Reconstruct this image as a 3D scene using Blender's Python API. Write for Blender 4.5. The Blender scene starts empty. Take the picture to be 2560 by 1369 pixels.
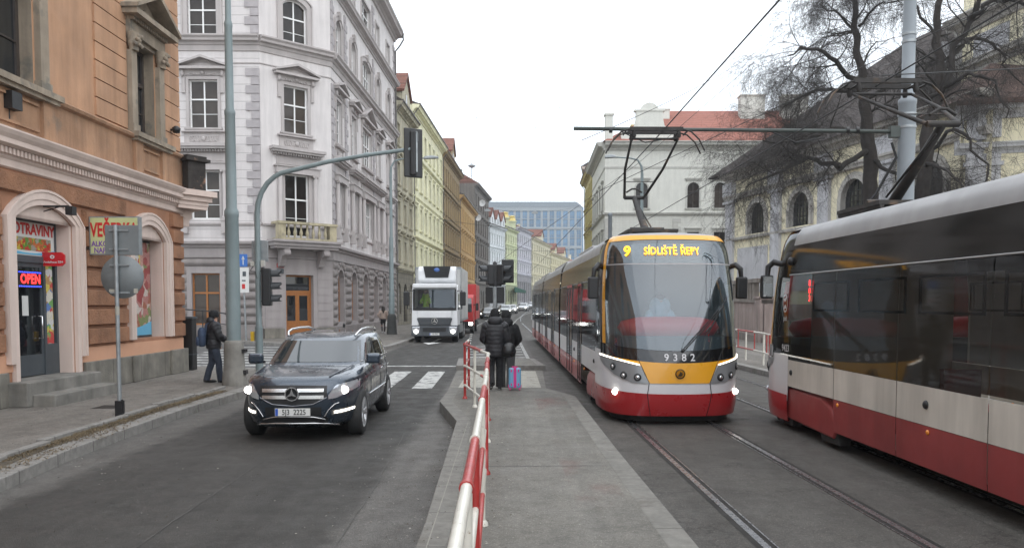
import bpy, math, random
from mathutils import Vector, Matrix
from math import sin, cos, pi, radians as R
S = bpy.context.scene
COL = S.collection
# ---------------- camera, sky, sun, exposure
cd = bpy.data.cameras.new("camera"); cam = bpy.data.objects.new("camera", cd); COL.objects.link(cam)
S.camera = cam
cam.location = (0, 0, 2.1); cam.rotation_euler = (R(90 - 2.877), 0, 0)
cd.sensor_width = 36; cd.lens = 27.42; cd.shift_y = 0.0668; cd.clip_end = 3000; cd.clip_start = 0.05
w = bpy.data.worlds.new("World"); S.world = w; w.use_nodes = True
nt = w.node_tree; nt.nodes.clear()
sky = nt.nodes.new('ShaderNodeTexSky'); sky.sky_type = 'NISHITA'; sky.sun_disc = False
sky.sun_elevation = R(48); sky.sun_rotation = R(150)
b1 = nt.nodes.new('ShaderNodeBackground'); b1.inputs[1].default_value = 0.05
nt.links.new(sky.outputs[0], b1.inputs[0])
b2 = nt.nodes.new('ShaderNodeBackground'); b2.inputs[1].default_value = 1.0
tc = nt.nodes.new('ShaderNodeTexCoord'); sep = nt.nodes.new('ShaderNodeSeparateXYZ')
nt.links.new(tc.outputs['Generated'], sep.inputs[0])
rmp = nt.nodes.new('ShaderNodeValToRGB'); nt.links.new(sep.outputs[2], rmp.inputs[0])
rmp.color_ramp.elements[0].position = 0.0; rmp.color_ramp.elements[0].color = (1.2, 1.24, 1.27, 1)
rmp.color_ramp.elements[1].position = 0.9; rmp.color_ramp.elements[1].color = (1.5, 1.56, 1.62, 1)
cn = nt.nodes.new('ShaderNodeTexNoise'); cn.inputs['Scale'].default_value = 2.2; cn.inputs['Detail'].default_value = 5
nt.links.new(tc.outputs['Generated'], cn.inputs[0])
cm = nt.nodes.new('ShaderNodeMapRange'); cm.inputs[1].default_value = .3; cm.inputs[2].default_value = .7
cm.inputs[3].default_value = .88; cm.inputs[4].default_value = 1.1; nt.links.new(cn.outputs[0], cm.inputs[0])
vm = nt.nodes.new('ShaderNodeVectorMath'); vm.operation = 'SCALE'
nt.links.new(rmp.outputs[0], vm.inputs[0]); nt.links.new(cm.outputs[0], vm.inputs['Scale'])
nt.links.new(vm.outputs[0], b2.inputs[0])
ad = nt.nodes.new('ShaderNodeAddShader'); nt.links.new(b1.outputs[0], ad.inputs[0]); nt.links.new(b2.outputs[0], ad.inputs[1])
wo = nt.nodes.new('ShaderNodeOutputWorld'); nt.links.new(ad.outputs[0], wo.inputs[0])
sd = bpy.data.lights.new("sun", 'SUN'); so = bpy.data.objects.new("sun", sd); COL.objects.link(so)
sd.energy = 0.8; sd.angle = R(80); sd.color = (1, .97, .93)
so.rotation_euler = (Vector((.5, -.87, 1.1)).to_track_quat('Z', 'Y')).to_euler()
S.view_settings.view_transform = 'Standard'; S.view_settings.look = 'None'; S.view_settings.exposure = 0.2; S.view_settings.gamma = 1
# ---------------- mesh builder
class MB:
    def __init__(s): s.v = []; s.f = []; s.m = []; s.s = []; s.M = Matrix.Identity(4)
    def add(s, vs, fs, mi=0, sm=False):
        o = len(s.v)
        s.v += [tuple(s.M @ Vector(p)) for p in vs]
        s.f += [tuple(o + i for i in f) for f in fs]; s.m += [mi] * len(fs); s.s += [sm] * len(fs)
        return s
    def bx(s, x0, x1, y0, y1, z0, z1, mi=0):
        v = [(x, y, z) for z in (z0, z1) for y in (y0, y1) for x in (x0, x1)]
        return s.add(v, [(0, 2, 3, 1), (4, 5, 7, 6), (0, 1, 5, 4), (2, 6, 7, 3), (0, 4, 6, 2), (1, 3, 7, 5)], mi)
    def cbx(s, c, d, mi=0, rz=0):
        k = s.M; s.M = s.M @ Matrix.Translation(c) @ Matrix.Rotation(rz, 4, 'Z')
        s.bx(-d[0] / 2, d[0] / 2, -d[1] / 2, d[1] / 2, -d[2] / 2, d[2] / 2, mi); s.M = k; return s
    def prism(s, poly, a, b, ax='z', mi=0):
        """poly of 2D points, extruded from a to b along ax. x: (y,z)  y: (x,z)  z: (x,y)"""
        n = len(poly)
        def mk(p, t): return {'x': (t, p[0], p[1]), 'y': (p[0], t, p[1]), 'z': (p[0], p[1], t)}[ax]
        v = [mk(p, a) for p in poly] + [mk(p, b) for p in poly]
        f = [tuple(range(n - 1, -1, -1)), tuple(range(n, 2 * n))] + [(i, (i + 1) % n, n + (i + 1) % n, n + i) for i in range(n)]
        ar = sum(poly[i][0] * poly[(i + 1) % n][1] - poly[(i + 1) % n][0] * poly[i][1] for i in range(n))
        if (ar < 0) ^ (ax == 'y') ^ (b < a): f = [tuple(reversed(q)) for q in f]
        return s.add(v, f, mi)
    def tube(s, pts, rad, n=8, mi=0, sm=True, cap=True, sq=1.0):
        pts = [Vector(p) for p in pts]
        if not hasattr(rad, '__len__'): rad = [rad] * len(pts)
        vs = []; fs = []; up = None
        for i, p in enumerate(pts):
            d = (pts[min(i + 1, len(pts) - 1)] - pts[max(i - 1, 0)])
            d = d.normalized() if d.length > 1e-9 else Vector((0, 0, 1))
            if up is None: up = Vector((0, 0, 1)) if abs(d.z) < .9 else Vector((0, 1, 0))
            a = d.cross(up)
            if a.length < 1e-6: a = d.orthogonal()
            a.normalize(); bb = a.cross(d).normalized(); up = bb
            for k in range(n):
                t = 2 * pi * k / n; vs.append(tuple(p + (a * cos(t) + bb * sin(t) * sq) * rad[i]))
        for i in range(len(pts) - 1):
            for k in range(n):
                fs.append((i * n + k, i * n + (k + 1) % n, (i + 1) * n + (k + 1) % n, (i + 1) * n + k))
        s.add(vs, fs, mi, sm)
        if cap:
            s.add(vs[:n], [tuple(reversed(range(n)))], mi); s.add(vs[-n:], [tuple(range(n))], mi)
        return s
    def lathe(s, prof, n=12, c=(0, 0, 0), mi=0, sm=True, ax='z', sx=1, sy=1, cap=True):
        vs = []; fs = []
        for r, z in prof:
            for k in range(n):
                t = 2 * pi * k / n; x, y = r * cos(t) * sx, r * sin(t) * sy
                p = {'z': (x, y, z), 'y': (x, z, y), 'x': (z, x, y)}[ax]
                vs.append((p[0] + c[0], p[1] + c[1], p[2] + c[2]))
        for i in range(len(prof) - 1):
            for k in range(n):
                q = (i * n + k, i * n + (k + 1) % n, (i + 1) * n + (k + 1) % n, (i + 1) * n + k)
                fs.append(q if ax != 'y' else tuple(reversed(q)))
        s.add(vs, fs, mi, sm)
        for ring, rv in ((0, True), (len(prof) - 1, False)):
            if cap and prof[ring][0] > 1e-4:
                q = tuple(range(n)); rr = rv ^ (ax == 'y')
                s.add(vs[ring * n:ring * n + n], [tuple(reversed(q)) if rr else q], mi)
        return s
    def grid(s, fn, nu, nv, mi=0, sm=True, flip=False):
        vs = [fn(i / nu, j / nv) for j in range(nv + 1) for i in range(nu + 1)]
        fs = []
        for j in range(nv):
            for i in range(nu):
                a = j * (nu + 1) + i; q = (a, a + 1, a + nu + 2, a + nu + 1)
                fs.append(tuple(reversed(q)) if flip else q)
        return s.add(vs, fs, mi, sm)
    def sphere(s, c, r, n=10, mi=0, sx=1, sy=1, sz=1):
        pr = [(max(1e-5, r * sin(pi * i / n)), -r * cos(pi * i / n) * sz) for i in range(n + 1)]
        return s.lathe(pr, n + 4, c, mi, True, 'z', sx, sy)
    def mesh(s, name, mats):
        me = bpy.data.meshes.new(name); me.from_pydata(s.v, [], s.f)
        for m in (mats if isinstance(mats, (list, tuple)) else [mats]): me.materials.append(m)
        me.polygons.foreach_set('material_index', s.m); me.polygons.foreach_set('use_smooth', s.s)
        me.update(); return me
    def build(s, name, mats, parent=None, loc=(0, 0, 0), rz=0, bevel=0, label=None, rx=0, ry=0):
        return put(name, s.mesh(name, mats), parent, loc, rz, bevel, label, rx, ry)
def put(name, me, parent=None, loc=(0, 0, 0), rz=0, bevel=0, label=None, rx=0, ry=0):
    o = bpy.data.objects.new(name, me); COL.objects.link(o)
    o.location = loc; o.rotation_euler = (rx, ry, rz)
    if parent: o.parent = parent
    if bevel:
        b = o.modifiers.new('bevel', 'BEVEL'); b.width = bevel; b.segments = 2; b.limit_method = 'ANGLE'; b.angle_limit = R(40)
    if label: o['label'] = label
    return o
def thing(name, label, cat, loc=(0, 0, 0), rz=0, group=None):
    o = bpy.data.objects.new(name, None); COL.objects.link(o); o.empty_display_size = .2
    o.location = loc; o.rotation_euler = (0, 0, rz); return tag(o, label, cat, group)
def tag(o, label=None, cat=None, group=None, kind=None):
    if label: o['label'] = label
    if cat: o['category'] = cat
    if group: o['group'] = group
    if kind: o['kind'] = kind
    return o
def struct(o): o['kind'] = 'structure'; return o
def copy_tree(o, parent=None, kids=None):
    c = o.copy(); COL.objects.link(c)
    if parent: c.parent = parent
    for ch in (KIDS(o) if kids is None else kids): copy_tree(ch, c)
    return c
def KIDS(o): return [x for x in bpy.data.objects if x.parent == o]
def text_mb(txt, size, bold=0.0, align='CENTER', extr=0, res=3, sp=1.0):
    cu = bpy.data.curves.new('t', 'FONT'); cu.body = txt; cu.size = size; cu.offset = bold; cu.align_x = align
    cu.align_y = 'CENTER'; cu.extrude = extr; cu.resolution_u = res; cu.space_character = sp
    o = bpy.data.objects.new('t', cu); COL.objects.link(o)
    dg = bpy.context.evaluated_depsgraph_get(); me = bpy.data.meshes.new_from_object(o.evaluated_get(dg))
    vs = [tuple(v.co) for v in me.vertices]; fs = [tuple(p.vertices) for p in me.polygons]
    bpy.data.objects.remove(o); bpy.data.curves.remove(cu); bpy.data.meshes.remove(me)
    return vs, fs
def write(mb, txt, size, c, rz=0, bold=0, mi=0, align='CENTER', sx=1.0, sp=1.0, fn=None):
    """lettering standing in a vertical plane whose reader looks along local +y"""
    vs, fs = text_mb(txt, size, bold, align, sp=sp)
    if fn: return mb.add([fn(v[0] * sx, v[1]) for v in vs], fs, mi)
    cr, sr = cos(rz), sin(rz)
    return mb.add([(c[0] + v[0] * sx * cr, c[1] + v[0] * sx * sr, c[2] + v[1]) for v in vs], fs, mi)
def boolcut(o, cutters):
    for c in cutters:
        m = o.modifiers.new('b', 'BOOLEAN'); m.operation = 'DIFFERENCE'; m.object = c; m.solver = 'EXACT'
    bpy.context.view_layer.update()
    dg = bpy.context.evaluated_depsgraph_get(); me = bpy.data.meshes.new_from_object(o.evaluated_get(dg))
    o.modifiers.clear(); o.data = me
    for c in cutters: bpy.data.objects.remove(c)
# ---------------- materials
def lin(c):
    return tuple(((x / 255) / 12.92 if x <= 10 else ((x / 255 + .055) / 1.055) ** 2.4) for x in c)
def M(name, col, rough=.8, metal=0, var=.12, scale=1.5, bump=0, bscale=60, streak=0, spec=.5, coat=0, groove=0, gdark=.5,
      emit=0, spots=0, spotc=None, objrand=0, brick=None, wear=None, alpha=None):
    m = bpy.data.materials.new(name); m.use_nodes = True; n = m.node_tree.nodes; L = m.node_tree.links
    p = n['Principled BSDF']; p.inputs['Roughness'].default_value = rough; p.inputs['Metallic'].default_value = metal
    p.inputs['Specular IOR Level'].default_value = spec; p.inputs['Coat Weight'].default_value = coat; p.inputs['Coat Roughness'].default_value = .04
    p.inputs['Base Color'].default_value = (*col, 1)
    if emit:
        p.inputs['Emission Color'].default_value = (*col, 1); p.inputs['Emission Strength'].default_value = emit; return m
    tc = n.new('ShaderNodeTexCoord'); out = tc.outputs['Object']; last = None
    def noise(sc, det=4, vec=out, rg=.55):
        t = n.new('ShaderNodeTexNoise'); t.inputs['Scale'].default_value = sc; t.inputs['Detail'].default_value = det
        t.inputs['Roughness'].default_value = rg; L.new(vec, t.inputs['Vector']); return t.outputs[0]
    def mr(v, a, b, c, d):
        t = n.new('ShaderNodeMapRange'); L.new(v, t.inputs[0])
        for i, x in enumerate((a, b, c, d)): t.inputs[i + 1].default_value = x
        return t.outputs[0]
    def scl(vec, k):
        t = n.new('ShaderNodeVectorMath'); t.operation = 'SCALE'
        if isinstance(vec, tuple): t.inputs[0].default_value = vec
        else: L.new(vec, t.inputs[0])
        L.new(k, t.inputs['Scale']); return t.outputs[0]
    def mix(f, a, b):
        t = n.new('ShaderNodeMix'); t.data_type = 'RGBA'; L.new(f, t.inputs[0])
        for s, i in ((a, 6), (b, 7)):
            if isinstance(s, tuple): t.inputs[i].default_value = (*s, 1)
            else: L.new(s, t.inputs[i])
        return t.outputs[2]
    c = tuple(col)
    if var: c = scl(c, mr(noise(scale, 6), .28, .72, 1 - var, 1 + var))
    if brick:
        mp = n.new('ShaderNodeMapping'); L.new(out, mp.inputs[0]); mp.inputs['Rotation'].default_value = brick.get('rot', (R(90), 0, 0))
        bt = n.new('ShaderNodeTexBrick'); L.new(mp.outputs[0], bt.inputs['Vector']); bt.inputs['Scale'].default_value = 1
        bt.inputs['Brick Width'].default_value = brick['w']; bt.inputs['Row Height'].default_value = brick['h']
        bt.inputs['Mortar Size'].default_value = brick.get('m', .01); bt.inputs['Mortar Smooth'].default_value = .2
        L.new(bt.outputs['Fac'], (q := n.new('ShaderNodeMath')).inputs[0]); q.operation = 'MULTIPLY'; q.inputs[1].default_value = brick.get('k', .7)
        c = mix(q.outputs[0], c, brick.get('c', tuple(x * .5 for x in col)))
    if streak:
        mp = n.new('ShaderNodeMapping'); L.new(out, mp.inputs[0]); mp.inputs['Scale'].default_value = (2.2, 2.2, .22)
        c = scl(c, mr(noise(1.3, 6, mp.outputs[0], .6), .35, .62, 1 - streak, 1.04))
    if spots:
        c = mix(mr(noise(spots, 5, out, .6), .56, .68, 0, .8), c, spotc)
    if wear:
        c = mix(mr(noise(wear[0], 8, out, .7), wear[1], wear[1] + .06, 0, 1), c, wear[2])
    if groove:
        sx = n.new('ShaderNodeSeparateXYZ'); L.new(out, sx.inputs[0])
        q = n.new('ShaderNodeMath'); q.operation = 'PINGPONG'; L.new(sx.outputs[2], q.inputs[0]); q.inputs[1].default_value = groove / 2
        gv = mr(q.outputs[0], .012, .03, gdark, 1); c = scl(c, gv)
    if objrand:
        oi = n.new('ShaderNodeObjectInfo'); c = scl(c, mr(oi.outputs['Random'], 0, 1, 1 - objrand, 1 + objrand))
    if not isinstance(c, tuple): L.new(c, p.inputs['Base Color'])
    if rough < .98 and var: L.new(mr(noise(scale * 3, 3), .3, .7, max(.02, rough * .85), min(1, rough * 1.15)), p.inputs['Roughness'])
    if bump or groove or brick:
        bp = n.new('ShaderNodeBump'); bp.inputs['Strength'].default_value = 1; bp.inputs['Distance'].default_value = bump or .01
        if groove: L.new(gv, bp.inputs['Height']); bp.inputs['Distance'].default_value = .02
        elif brick and not bump:
            iv = n.new('ShaderNodeMath'); iv.operation = 'SUBTRACT'; iv.inputs[0].default_value = 1; L.new(bt.outputs['Fac'], iv.inputs[1]); L.new(iv.outputs[0], bp.inputs['Height'])
        else: L.new(noise(bscale, 4), bp.inputs['Height'])
        L.new(bp.outputs[0], p.inputs['Normal'])
    return m
def glassy(name, tint, trans=.35, gloss=.09, rough=.02, base=(.01, .012, .014)):
    """tinted pane: some light through, the rest a mirror-like film over a dark body"""
    m = bpy.data.materials.new(name); m.use_nodes = True; n = m.node_tree.nodes; L = m.node_tree.links; n.clear()
    tr = n.new('ShaderNodeBsdfTransparent'); tr.inputs[0].default_value = (*[t * trans for t in tint], 1)
    df = n.new('ShaderNodeBsdfDiffuse'); df.inputs[0].default_value = (*base, 1)
    gl = n.new('ShaderNodeBsdfGlossy'); gl.inputs['Roughness'].default_value = rough; gl.inputs[0].default_value = (.9, .95, 1, 1)
    a = n.new('ShaderNodeAddShader'); L.new(tr.outputs[0], a.inputs[0]); L.new(df.outputs[0], a.inputs[1])
    fr = n.new('ShaderNodeFresnel'); fr.inputs[0].default_value = 1.5
    q = n.new('ShaderNodeMath'); q.operation = 'ADD'; q.use_clamp = True; q.inputs[1].default_value = gloss; L.new(fr.outputs[0], q.inputs[0])
    x = n.new('ShaderNodeMixShader'); L.new(q.outputs[0], x.inputs[0]); L.new(a.outputs[0], x.inputs[1]); L.new(gl.outputs[0], x.inputs[2])
    o = n.new('ShaderNodeOutputMaterial'); L.new(x.outputs[0], o.inputs[0]); return m
def gz(y): return 0.0 if y < 88 else (y - 88) * .0155
K = {}
def mt(key, *a, **k):
    if key not in K: K[key] = M(key, *a, **k)
    return K[key]
BLACK = mt('black_plastic', (.012, .012, .013), .45, var=.1); RUBBER = mt('rubber', (.018, .018, .018), .85, var=.2)
STEEL = mt('galvanised_steel', (.30, .32, .33), .45, .5, var=.18, scale=6); CHROME = mt('chrome', (.8, .8, .8), .12, 1, var=0)
WHITE = mt('white_paint', (.72, .72, .71), .45, var=.06); RED = mt('red_paint', (.42, .035, .03), .4, var=.12)
POLE = mt('grey_green_pole_paint', (.19, .235, .24), .5, .0, var=.14, scale=1.2, streak=.15, bump=.002, bscale=30)
CONC = mt('concrete', (.2, .19, .17), .95, var=.25, scale=3, bump=.006, bscale=40, streak=.3)
HEADL = mt('headlamp_glow', (1, .96, .88), emit=14); CLEAR = mt('lamp_glass', (.55, .57, .6), .1, .6, var=0, spec=.8)
WGLASS = M('window_glass', (.045, .036, .030), .05, var=.35, scale=.7, spec=.35, objrand=.7)
DGLASS = M('dark_glass', (.012, .013, .015), .03, var=0, spec=.9)
# ---------------- ground, roads, kerbs, rails, markings
def asphalt(name, base, lanes=(), cracks=.5, grain=.35, grit=0):
    m = bpy.data.materials.new(name); m.use_nodes = True; n = m.node_tree.nodes; L = m.node_tree.links
    p = n['Principled BSDF']; tc = n.new('ShaderNodeTexCoord'); out = tc.outputs['Object']
    def noise(sc, det=4, rg=.6, vec=None):
        t = n.new('ShaderNodeTexNoise'); t.inputs['Scale'].default_value = sc; t.inputs['Detail'].default_value = det
        t.inputs['Roughness'].default_value = rg; L.new(vec or out, t.inputs['Vector']); return t.outputs[0]
    def mr(v, a, b, c, d, sm=False):
        t = n.new('ShaderNodeMapRange'); L.new(v, t.inputs[0])
        if sm: t.interpolation_type = 'SMOOTHSTEP'
        for i, x in enumerate((a, b, c, d)): t.inputs[i + 1].default_value = x
        return t.outputs[0]
    def mul(a, b):
        t = n.new('ShaderNodeMath'); t.operation = 'MULTIPLY'; L.new(a, t.inputs[0]); L.new(b, t.inputs[1]); return t.outputs[0]
    k = mul(mr(noise(.35, 5), .3, .7, .82, 1.16), mr(noise(90, 2), .25, .75, 1 - grain, 1 + grain))
    k = mul(k, mr(noise(7, 5, .7), .3, .7, .86, 1.12)); k = mul(k, mr(noise(26, 3, .6), .3, .7, .84, 1.16)); k = mul(k, mr(noise(2.2, 6, .75), .5, .66, 1, .82))
    k = mul(k, mr(noise(55, 2, .5), .62, .68, 1, 1.9))          # pale chips
    st = n.new('ShaderNodeMapping'); L.new(out, st.inputs[0]); st.inputs['Scale'].default_value = (3.0, .18, 1)
    k = mul(k, mr(noise(1.2, 5, .6, st.outputs[0]), .3, .7, .86, 1.12))   # rubbed streaks along the street
    sx = n.new('ShaderNodeSeparateXYZ'); L.new(out, sx.inputs[0])
    for (c, hw, soft, val) in lanes:
        a = n.new('ShaderNodeMath'); a.operation = 'SUBTRACT'; L.new(sx.outputs[0], a.inputs[0]); a.inputs[1].default_value = c
        wob = n.new('ShaderNodeMath'); wob.operation = 'MULTIPLY_ADD'; L.new(noise(1.6, 7, .7), wob.inputs[0]); wob.inputs[1].default_value = .55; L.new(a.outputs[0], wob.inputs[2])
        ab = n.new('ShaderNodeMath'); ab.operation = 'SUBTRACT'; L.new(wob.outputs[0], ab.inputs[0]); ab.inputs[1].default_value = .275
        ac = n.new('ShaderNodeMath'); ac.operation = 'ABSOLUTE'; L.new(ab.outputs[0], ac.inputs[0])
        k = mul(k, mr(ac.outputs[0], hw - soft, hw + soft, val, 1, True))
    # cracks
    vn = n.new('ShaderNodeTexVoronoi'); vn.feature = 'DISTANCE_TO_EDGE'; vn.inputs['Scale'].default_value = .42
    ws = n.new('ShaderNodeVectorMath'); ws.operation = 'MULTIPLY_ADD'
    nz = n.new('ShaderNodeTexNoise'); nz.inputs['Scale'].default_value = 2.5; nz.inputs['Detail'].default_value = 6; L.new(out, nz.inputs['Vector'])
    L.new(nz.outputs[1], ws.inputs[0]); ws.inputs[1].default_value = (.9, .9, .9); L.new(out, ws.inputs[2]); L.new(ws.outputs[0], vn.inputs['Vector'])
    k = mul(k, mr(vn.outputs['Distance'], .002, .008, 1 - cracks, 1))
    v = n.new('ShaderNodeVectorMath'); v.operation = 'SCALE'; v.inputs[0].default_value = base; L.new(k, v.inputs['Scale'])
    L.new(v.outputs[0], p.inputs['Base Color'])
    L.new(mr(noise(2.5, 4), .3, .7, .55, .85), p.inputs['Roughness']); p.inputs['Specular IOR Level'].default_value = .22
    b = n.new('ShaderNodeBump'); b.inputs['Distance'].default_value = .006 + grit; L.new(noise(70, 3), b.inputs['Height']); L.new(b.outputs[0], p.inputs['Normal'])
    return m
A_ROAD = asphalt('road_asphalt', (.108, .102, .094), lanes=((-3.45, 1.85, .14, .48), (-2.6, .4, .3, .92), (-4.4, .4, .3, .92)), cracks=.15, grain=.5)
A_SIDE = asphalt('side_street_asphalt', (.10, .098, .095), cracks=.3)
A_TRACK = asphalt('track_bed_asphalt', (.090, .084, .076), lanes=((3.5, .5, .4, .85), (2.1, .5, .4, .9)), cracks=.3)
A_WALK = asphalt('pavement_asphalt', (.165, .152, .135), cracks=.4, grain=.3)
A_PLAT = asphalt('platform_asphalt', (.160, .152, .134), cracks=.12, grain=.25)
GRAN = mt('granite_kerb', (.21, .2, .185), .85, var=.22, scale=9, bump=.006, bscale=50, spots=2.5, spotc=(.12, .11, .09), brick=dict(w=1.0, h=60, m=.012, c=(.05, .045, .04), rot=(0, 0, R(90))))
PAINT = mt('road_paint', (.43, .43, .41), .7, var=.15, scale=4, wear=(3.5, .51, (.12, .118, .115)))
def txc(y, k=2.80): return k - .0155 * (y - 13.8) + (.0009 * (y - 80) ** 2 if y > 80 else 0)
def ys(a, b, st=6.0):
    n = max(1, int(abs(b - a) / st)); return [a + (b - a) * i / n for i in range(n + 1)]
def strip(fl, fr, Y, z, name, mat, th=0):
    mb = MB(); vs = []
    for y in Y: vs += [(fl(y), y, gz(y) + z), (fr(y), y, gz(y) + z)]
    mb.add(vs, [(2 * i, 2 * i + 1, 2 * i + 3, 2 * i + 2) for i in range(len(Y) - 1)]); return mb.build(name, mat)
YG = ys(-40, 90, 10) + ys(100, 420, 12)
struct(strip(lambda y: -400, lambda y: 400, [-60] + YG + [900], -.03, 'ground', asphalt('ground_earth', (.12, .11, .10))))
FACX = lambda y: (-12.83 + .042 * y if y < 143 else -6.8 + .042 * (y - 143) + .0021 * (y - 143) ** 2)
struct(strip(lambda y: (-9 if y < 40 else txc(y) - 11.5), lambda y: txc(y) - 1.62 if y > 30 else .8, YG, 0, 'road', A_ROAD))
struct(strip(lambda y: (.8 if y <= 30 else txc(y) - 1.62), lambda y: txc(y) + 5.2, YG, .002, 'track_bed', A_TRACK))
mb = MB(); mb.add([(-60, 24.3, .004), (-8.5, 24.3, .004), (-6.05, 22, .004), (-6.05, 37, .004), (-9, 37.5, .004), (-13, 41, .004), (-60, 41, .004)], [(0, 1, 2, 3, 4, 5, 6)])
struct(mb.build('side_street', A_SIDE))
# rails: a polished head beside a dark groove
RAILM = mt('rail_steel', (.34, .34, .35), .28, .85, var=.15, scale=8); GROOVE = mt('rail_groove', (.02, .018, .016), .9, var=.1)
def rail(off, sgn):
    mb = MB(); Y = ys(-30, 78, 4) + ys(82, 300, 5); 
    for (a, b, z, mi) in ((-.035, .035, .009, 0), (.035, .085, .006, 1), (.085, .10, .009, 0), (-.09, -.035, .0055, 1)):
        vs = []
        for y in Y:
            c = txc(y) + off; p, q = sorted((c + a * sgn, c + b * sgn)); vs += [(p, y, gz(y) + z), (q, y, gz(y) + z)]
        mb.add(vs, [(2 * i, 2 * i + 1, 2 * i + 3, 2 * i + 2) for i in range(len(Y) - 1)], mi)
    return mb
for i, (off, sgn) in enumerate(((-.7175, 1), (.7175, -1), (2.95 - .7175, 1), (2.95 + .7175, -1))):
    struct(rail(off, sgn).build('tram_rail', [RAILM, GROOVE]))
# kerbed slabs
def kerb(mb, pts, w, z, side, mi=1, proud=.004):
    """stones along pts, lying on the inner side (side=+1: left of the walking direction)"""
    n = len(pts); P = [Vector((*p, 0)) for p in pts]; off = []
    for i in range(n):
        d = Vector((0, 0, 0))
        if i: d += (P[i] - P[i - 1]).normalized()
        if i < n - 1: d += (P[i + 1] - P[i]).normalized()
        d.normalize(); nn = Vector((-d.y, d.x, 0)) * side; off.append(P[i] + nn * w)
    for i in range(n - 1):
        a, b, c, d = P[i], P[i + 1], off[i + 1], off[i]
        q = [(a.x - 0, a.y), (b.x, b.y), (c.x, c.y), (d.x, d.y)]
        mb.prism(q, -.05, z + proud, 'z', mi)
    return [(o.x, o.y) for o in off]
def lerp2(y):
    for a, b in zip(LK, LK[1:]):
        if b[1] >= y: return a[0] + (b[0] - a[0]) * (y - a[1]) / (b[1] - a[1])
def slab(name, poly, z, mat, kp, w, side, grow=.006):
    mb = MB(); mb.prism(poly, -.1, z, 'z', 0); o = struct(mb.build(name, mat))
    mb = MB(); kerb(mb, kp, w, z, side, 0); k = struct(mb.build('kerb', GRAN, bevel=.012)); return o
LK = [(-5.55, -25), (-5.58, 5), (-5.70, 8.7), (-5.9, 10.2), (-6.0, 11.8), (-6.08, 14.6), (-5.98, 17.4), (-6.0, 19.5), (-6.4, 21.6), (-7.4, 23.3), (-9.5, 24.2), (-14, 24.8), (-60, 25)]
slab('pavement', [(x - .02, y) if y < 24 else (x, y - .02) for x, y in LK] + [(-60, -25)], .15, A_WALK, LK, .3, 1)
FK = [(-60, 41), (-14, 40.2), (-10, 37.2), (-8.2, 35.3), (-6.8, 34.2), (-5.9, 34.4), (-5.55, 36), (-5.5, 40), (-5.55, 60), (-4.9, 80), (-4.2, 100)]
slab('pavement', [(x - .02, y + .02) for x, y in FK] + [(-12, 100), (-60, 70)], .15, A_WALK, FK, .3, 1)
struct(strip(lambda y: FACX(y) - 3, lambda y: txc(y) - 6.6 - (2.1 if y < 108 else 1.6), ys(100.02, 300, 8), .15, 'pavement', A_WALK))
RK = [(8.2, -25), (8.15, 10), (7.55, 24), (7.35, 30), (7.1, 60), (6.5, 95)]
slab('pavement', [(x + .02, y) for x, y in RK] + [(60, 95), (60, -25)], .15, A_WALK, list(reversed(RK)), .3, -1)
# the tram island
PL = [(-.72, -12), (-.757, 6.7), (-.90, 12.56), (-1.41, 15.1), (-1.40, 17.5), (.74, 17.5), (1.30, 15.9), (1.37, 10), (1.46, 6), (1.5, 0), (1.5, -12)]
mb = MB(); mb.prism([(x * .985, min(y, 17.45)) for x, y in PL], -.05, .2, 'z', 0); struct(mb.build('tram_platform', A_PLAT))
mb = MB(); kerb(mb, PL[:5], .24, .2, -1, 0); kerb(mb, PL[4:6], .22, .2, -1, 0, .009); kerb(mb, PL[5:], .24, .2, -1, 0); struct(mb.build('kerb', mt('grey_kerb', (.172, .165, .148), .88, var=.2, scale=7, bump=.005, bscale=50, spots=3, spotc=(.12, .11, .095), brick=dict(w=1.0, h=60, m=.010, c=(.06, .055, .05), rot=(0, 0, R(90)))), bevel=.012))
mb = MB(); mb.add([(-1.5, 17.5, .012), (.8, 17.5, .012), (.95, 24.3, .012), (-1.72, 24.3, .012)], [(0, 1, 2, 3)]); struct(mb.build('crossing_refuge', A_PLAT))
IS = [(-1.75, 24.4), (-1.9, 27.6), (.78, 27.6), (1.05, 24.4)]
mb = MB(); mb.prism([(x * .97, 26 + (y - 26) * .97) for x, y in IS], -.05, .15, 'z', 0); struct(mb.build('traffic_island', A_PLAT))
mb = MB(); kerb(mb, IS, .24, .15, -1, 0); kerb(mb, [IS[-1], IS[0]], .24, .15, -1, 0, .009); struct(mb.build('kerb', GRAN, bevel=.012))
TACT = mt('ribbed_paving', (.36, .345, .30), .85, var=.14, scale=4, spots=3, spotc=(.2, .19, .17))
mb = MB()
for (x0, x1, y0, y1) in ((-1.33, -.72, 17.6, 23.9), (.1, .72, 17.6, 23.9), (-.72, .1, 17.6, 18.7)):
    mb.bx(x0, x1, y0, y1, .012, .018); k = int((x1 - x0) / .075)
    for i in range(k):
        x = x0 + (i + .3) * (x1 - x0) / k; mb.bx(x, x + .035, y0 + .02, y1 - .02, .018, .026)
struct(mb.build('tactile_paving', TACT))
def quads(name, Q, z=.008, m=None):
    mb = MB()
    for q in Q:
        mb.add([(x, y, gz(y) + z) for x, y in q], [tuple(range(len(q)))])
        p = mb.f[-1]; a = sum(mb.v[p[i]][0] * mb.v[p[(i + 1) % len(p)]][1] - mb.v[p[(i + 1) % len(p)]][0] * mb.v[p[i]][1] for i in range(len(p)))
        if a < 0: mb.f[-1] = tuple(reversed(p))
    return struct(mb.build(name, m or PAINT))
quads('zebra_marking', [[(a, 19.1), (a + .5, 19.1), (a + .42, 23.9), (a - .1, 23.9)] for a in (-2.47, -3.5, -4.55, -5.6)])
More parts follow.
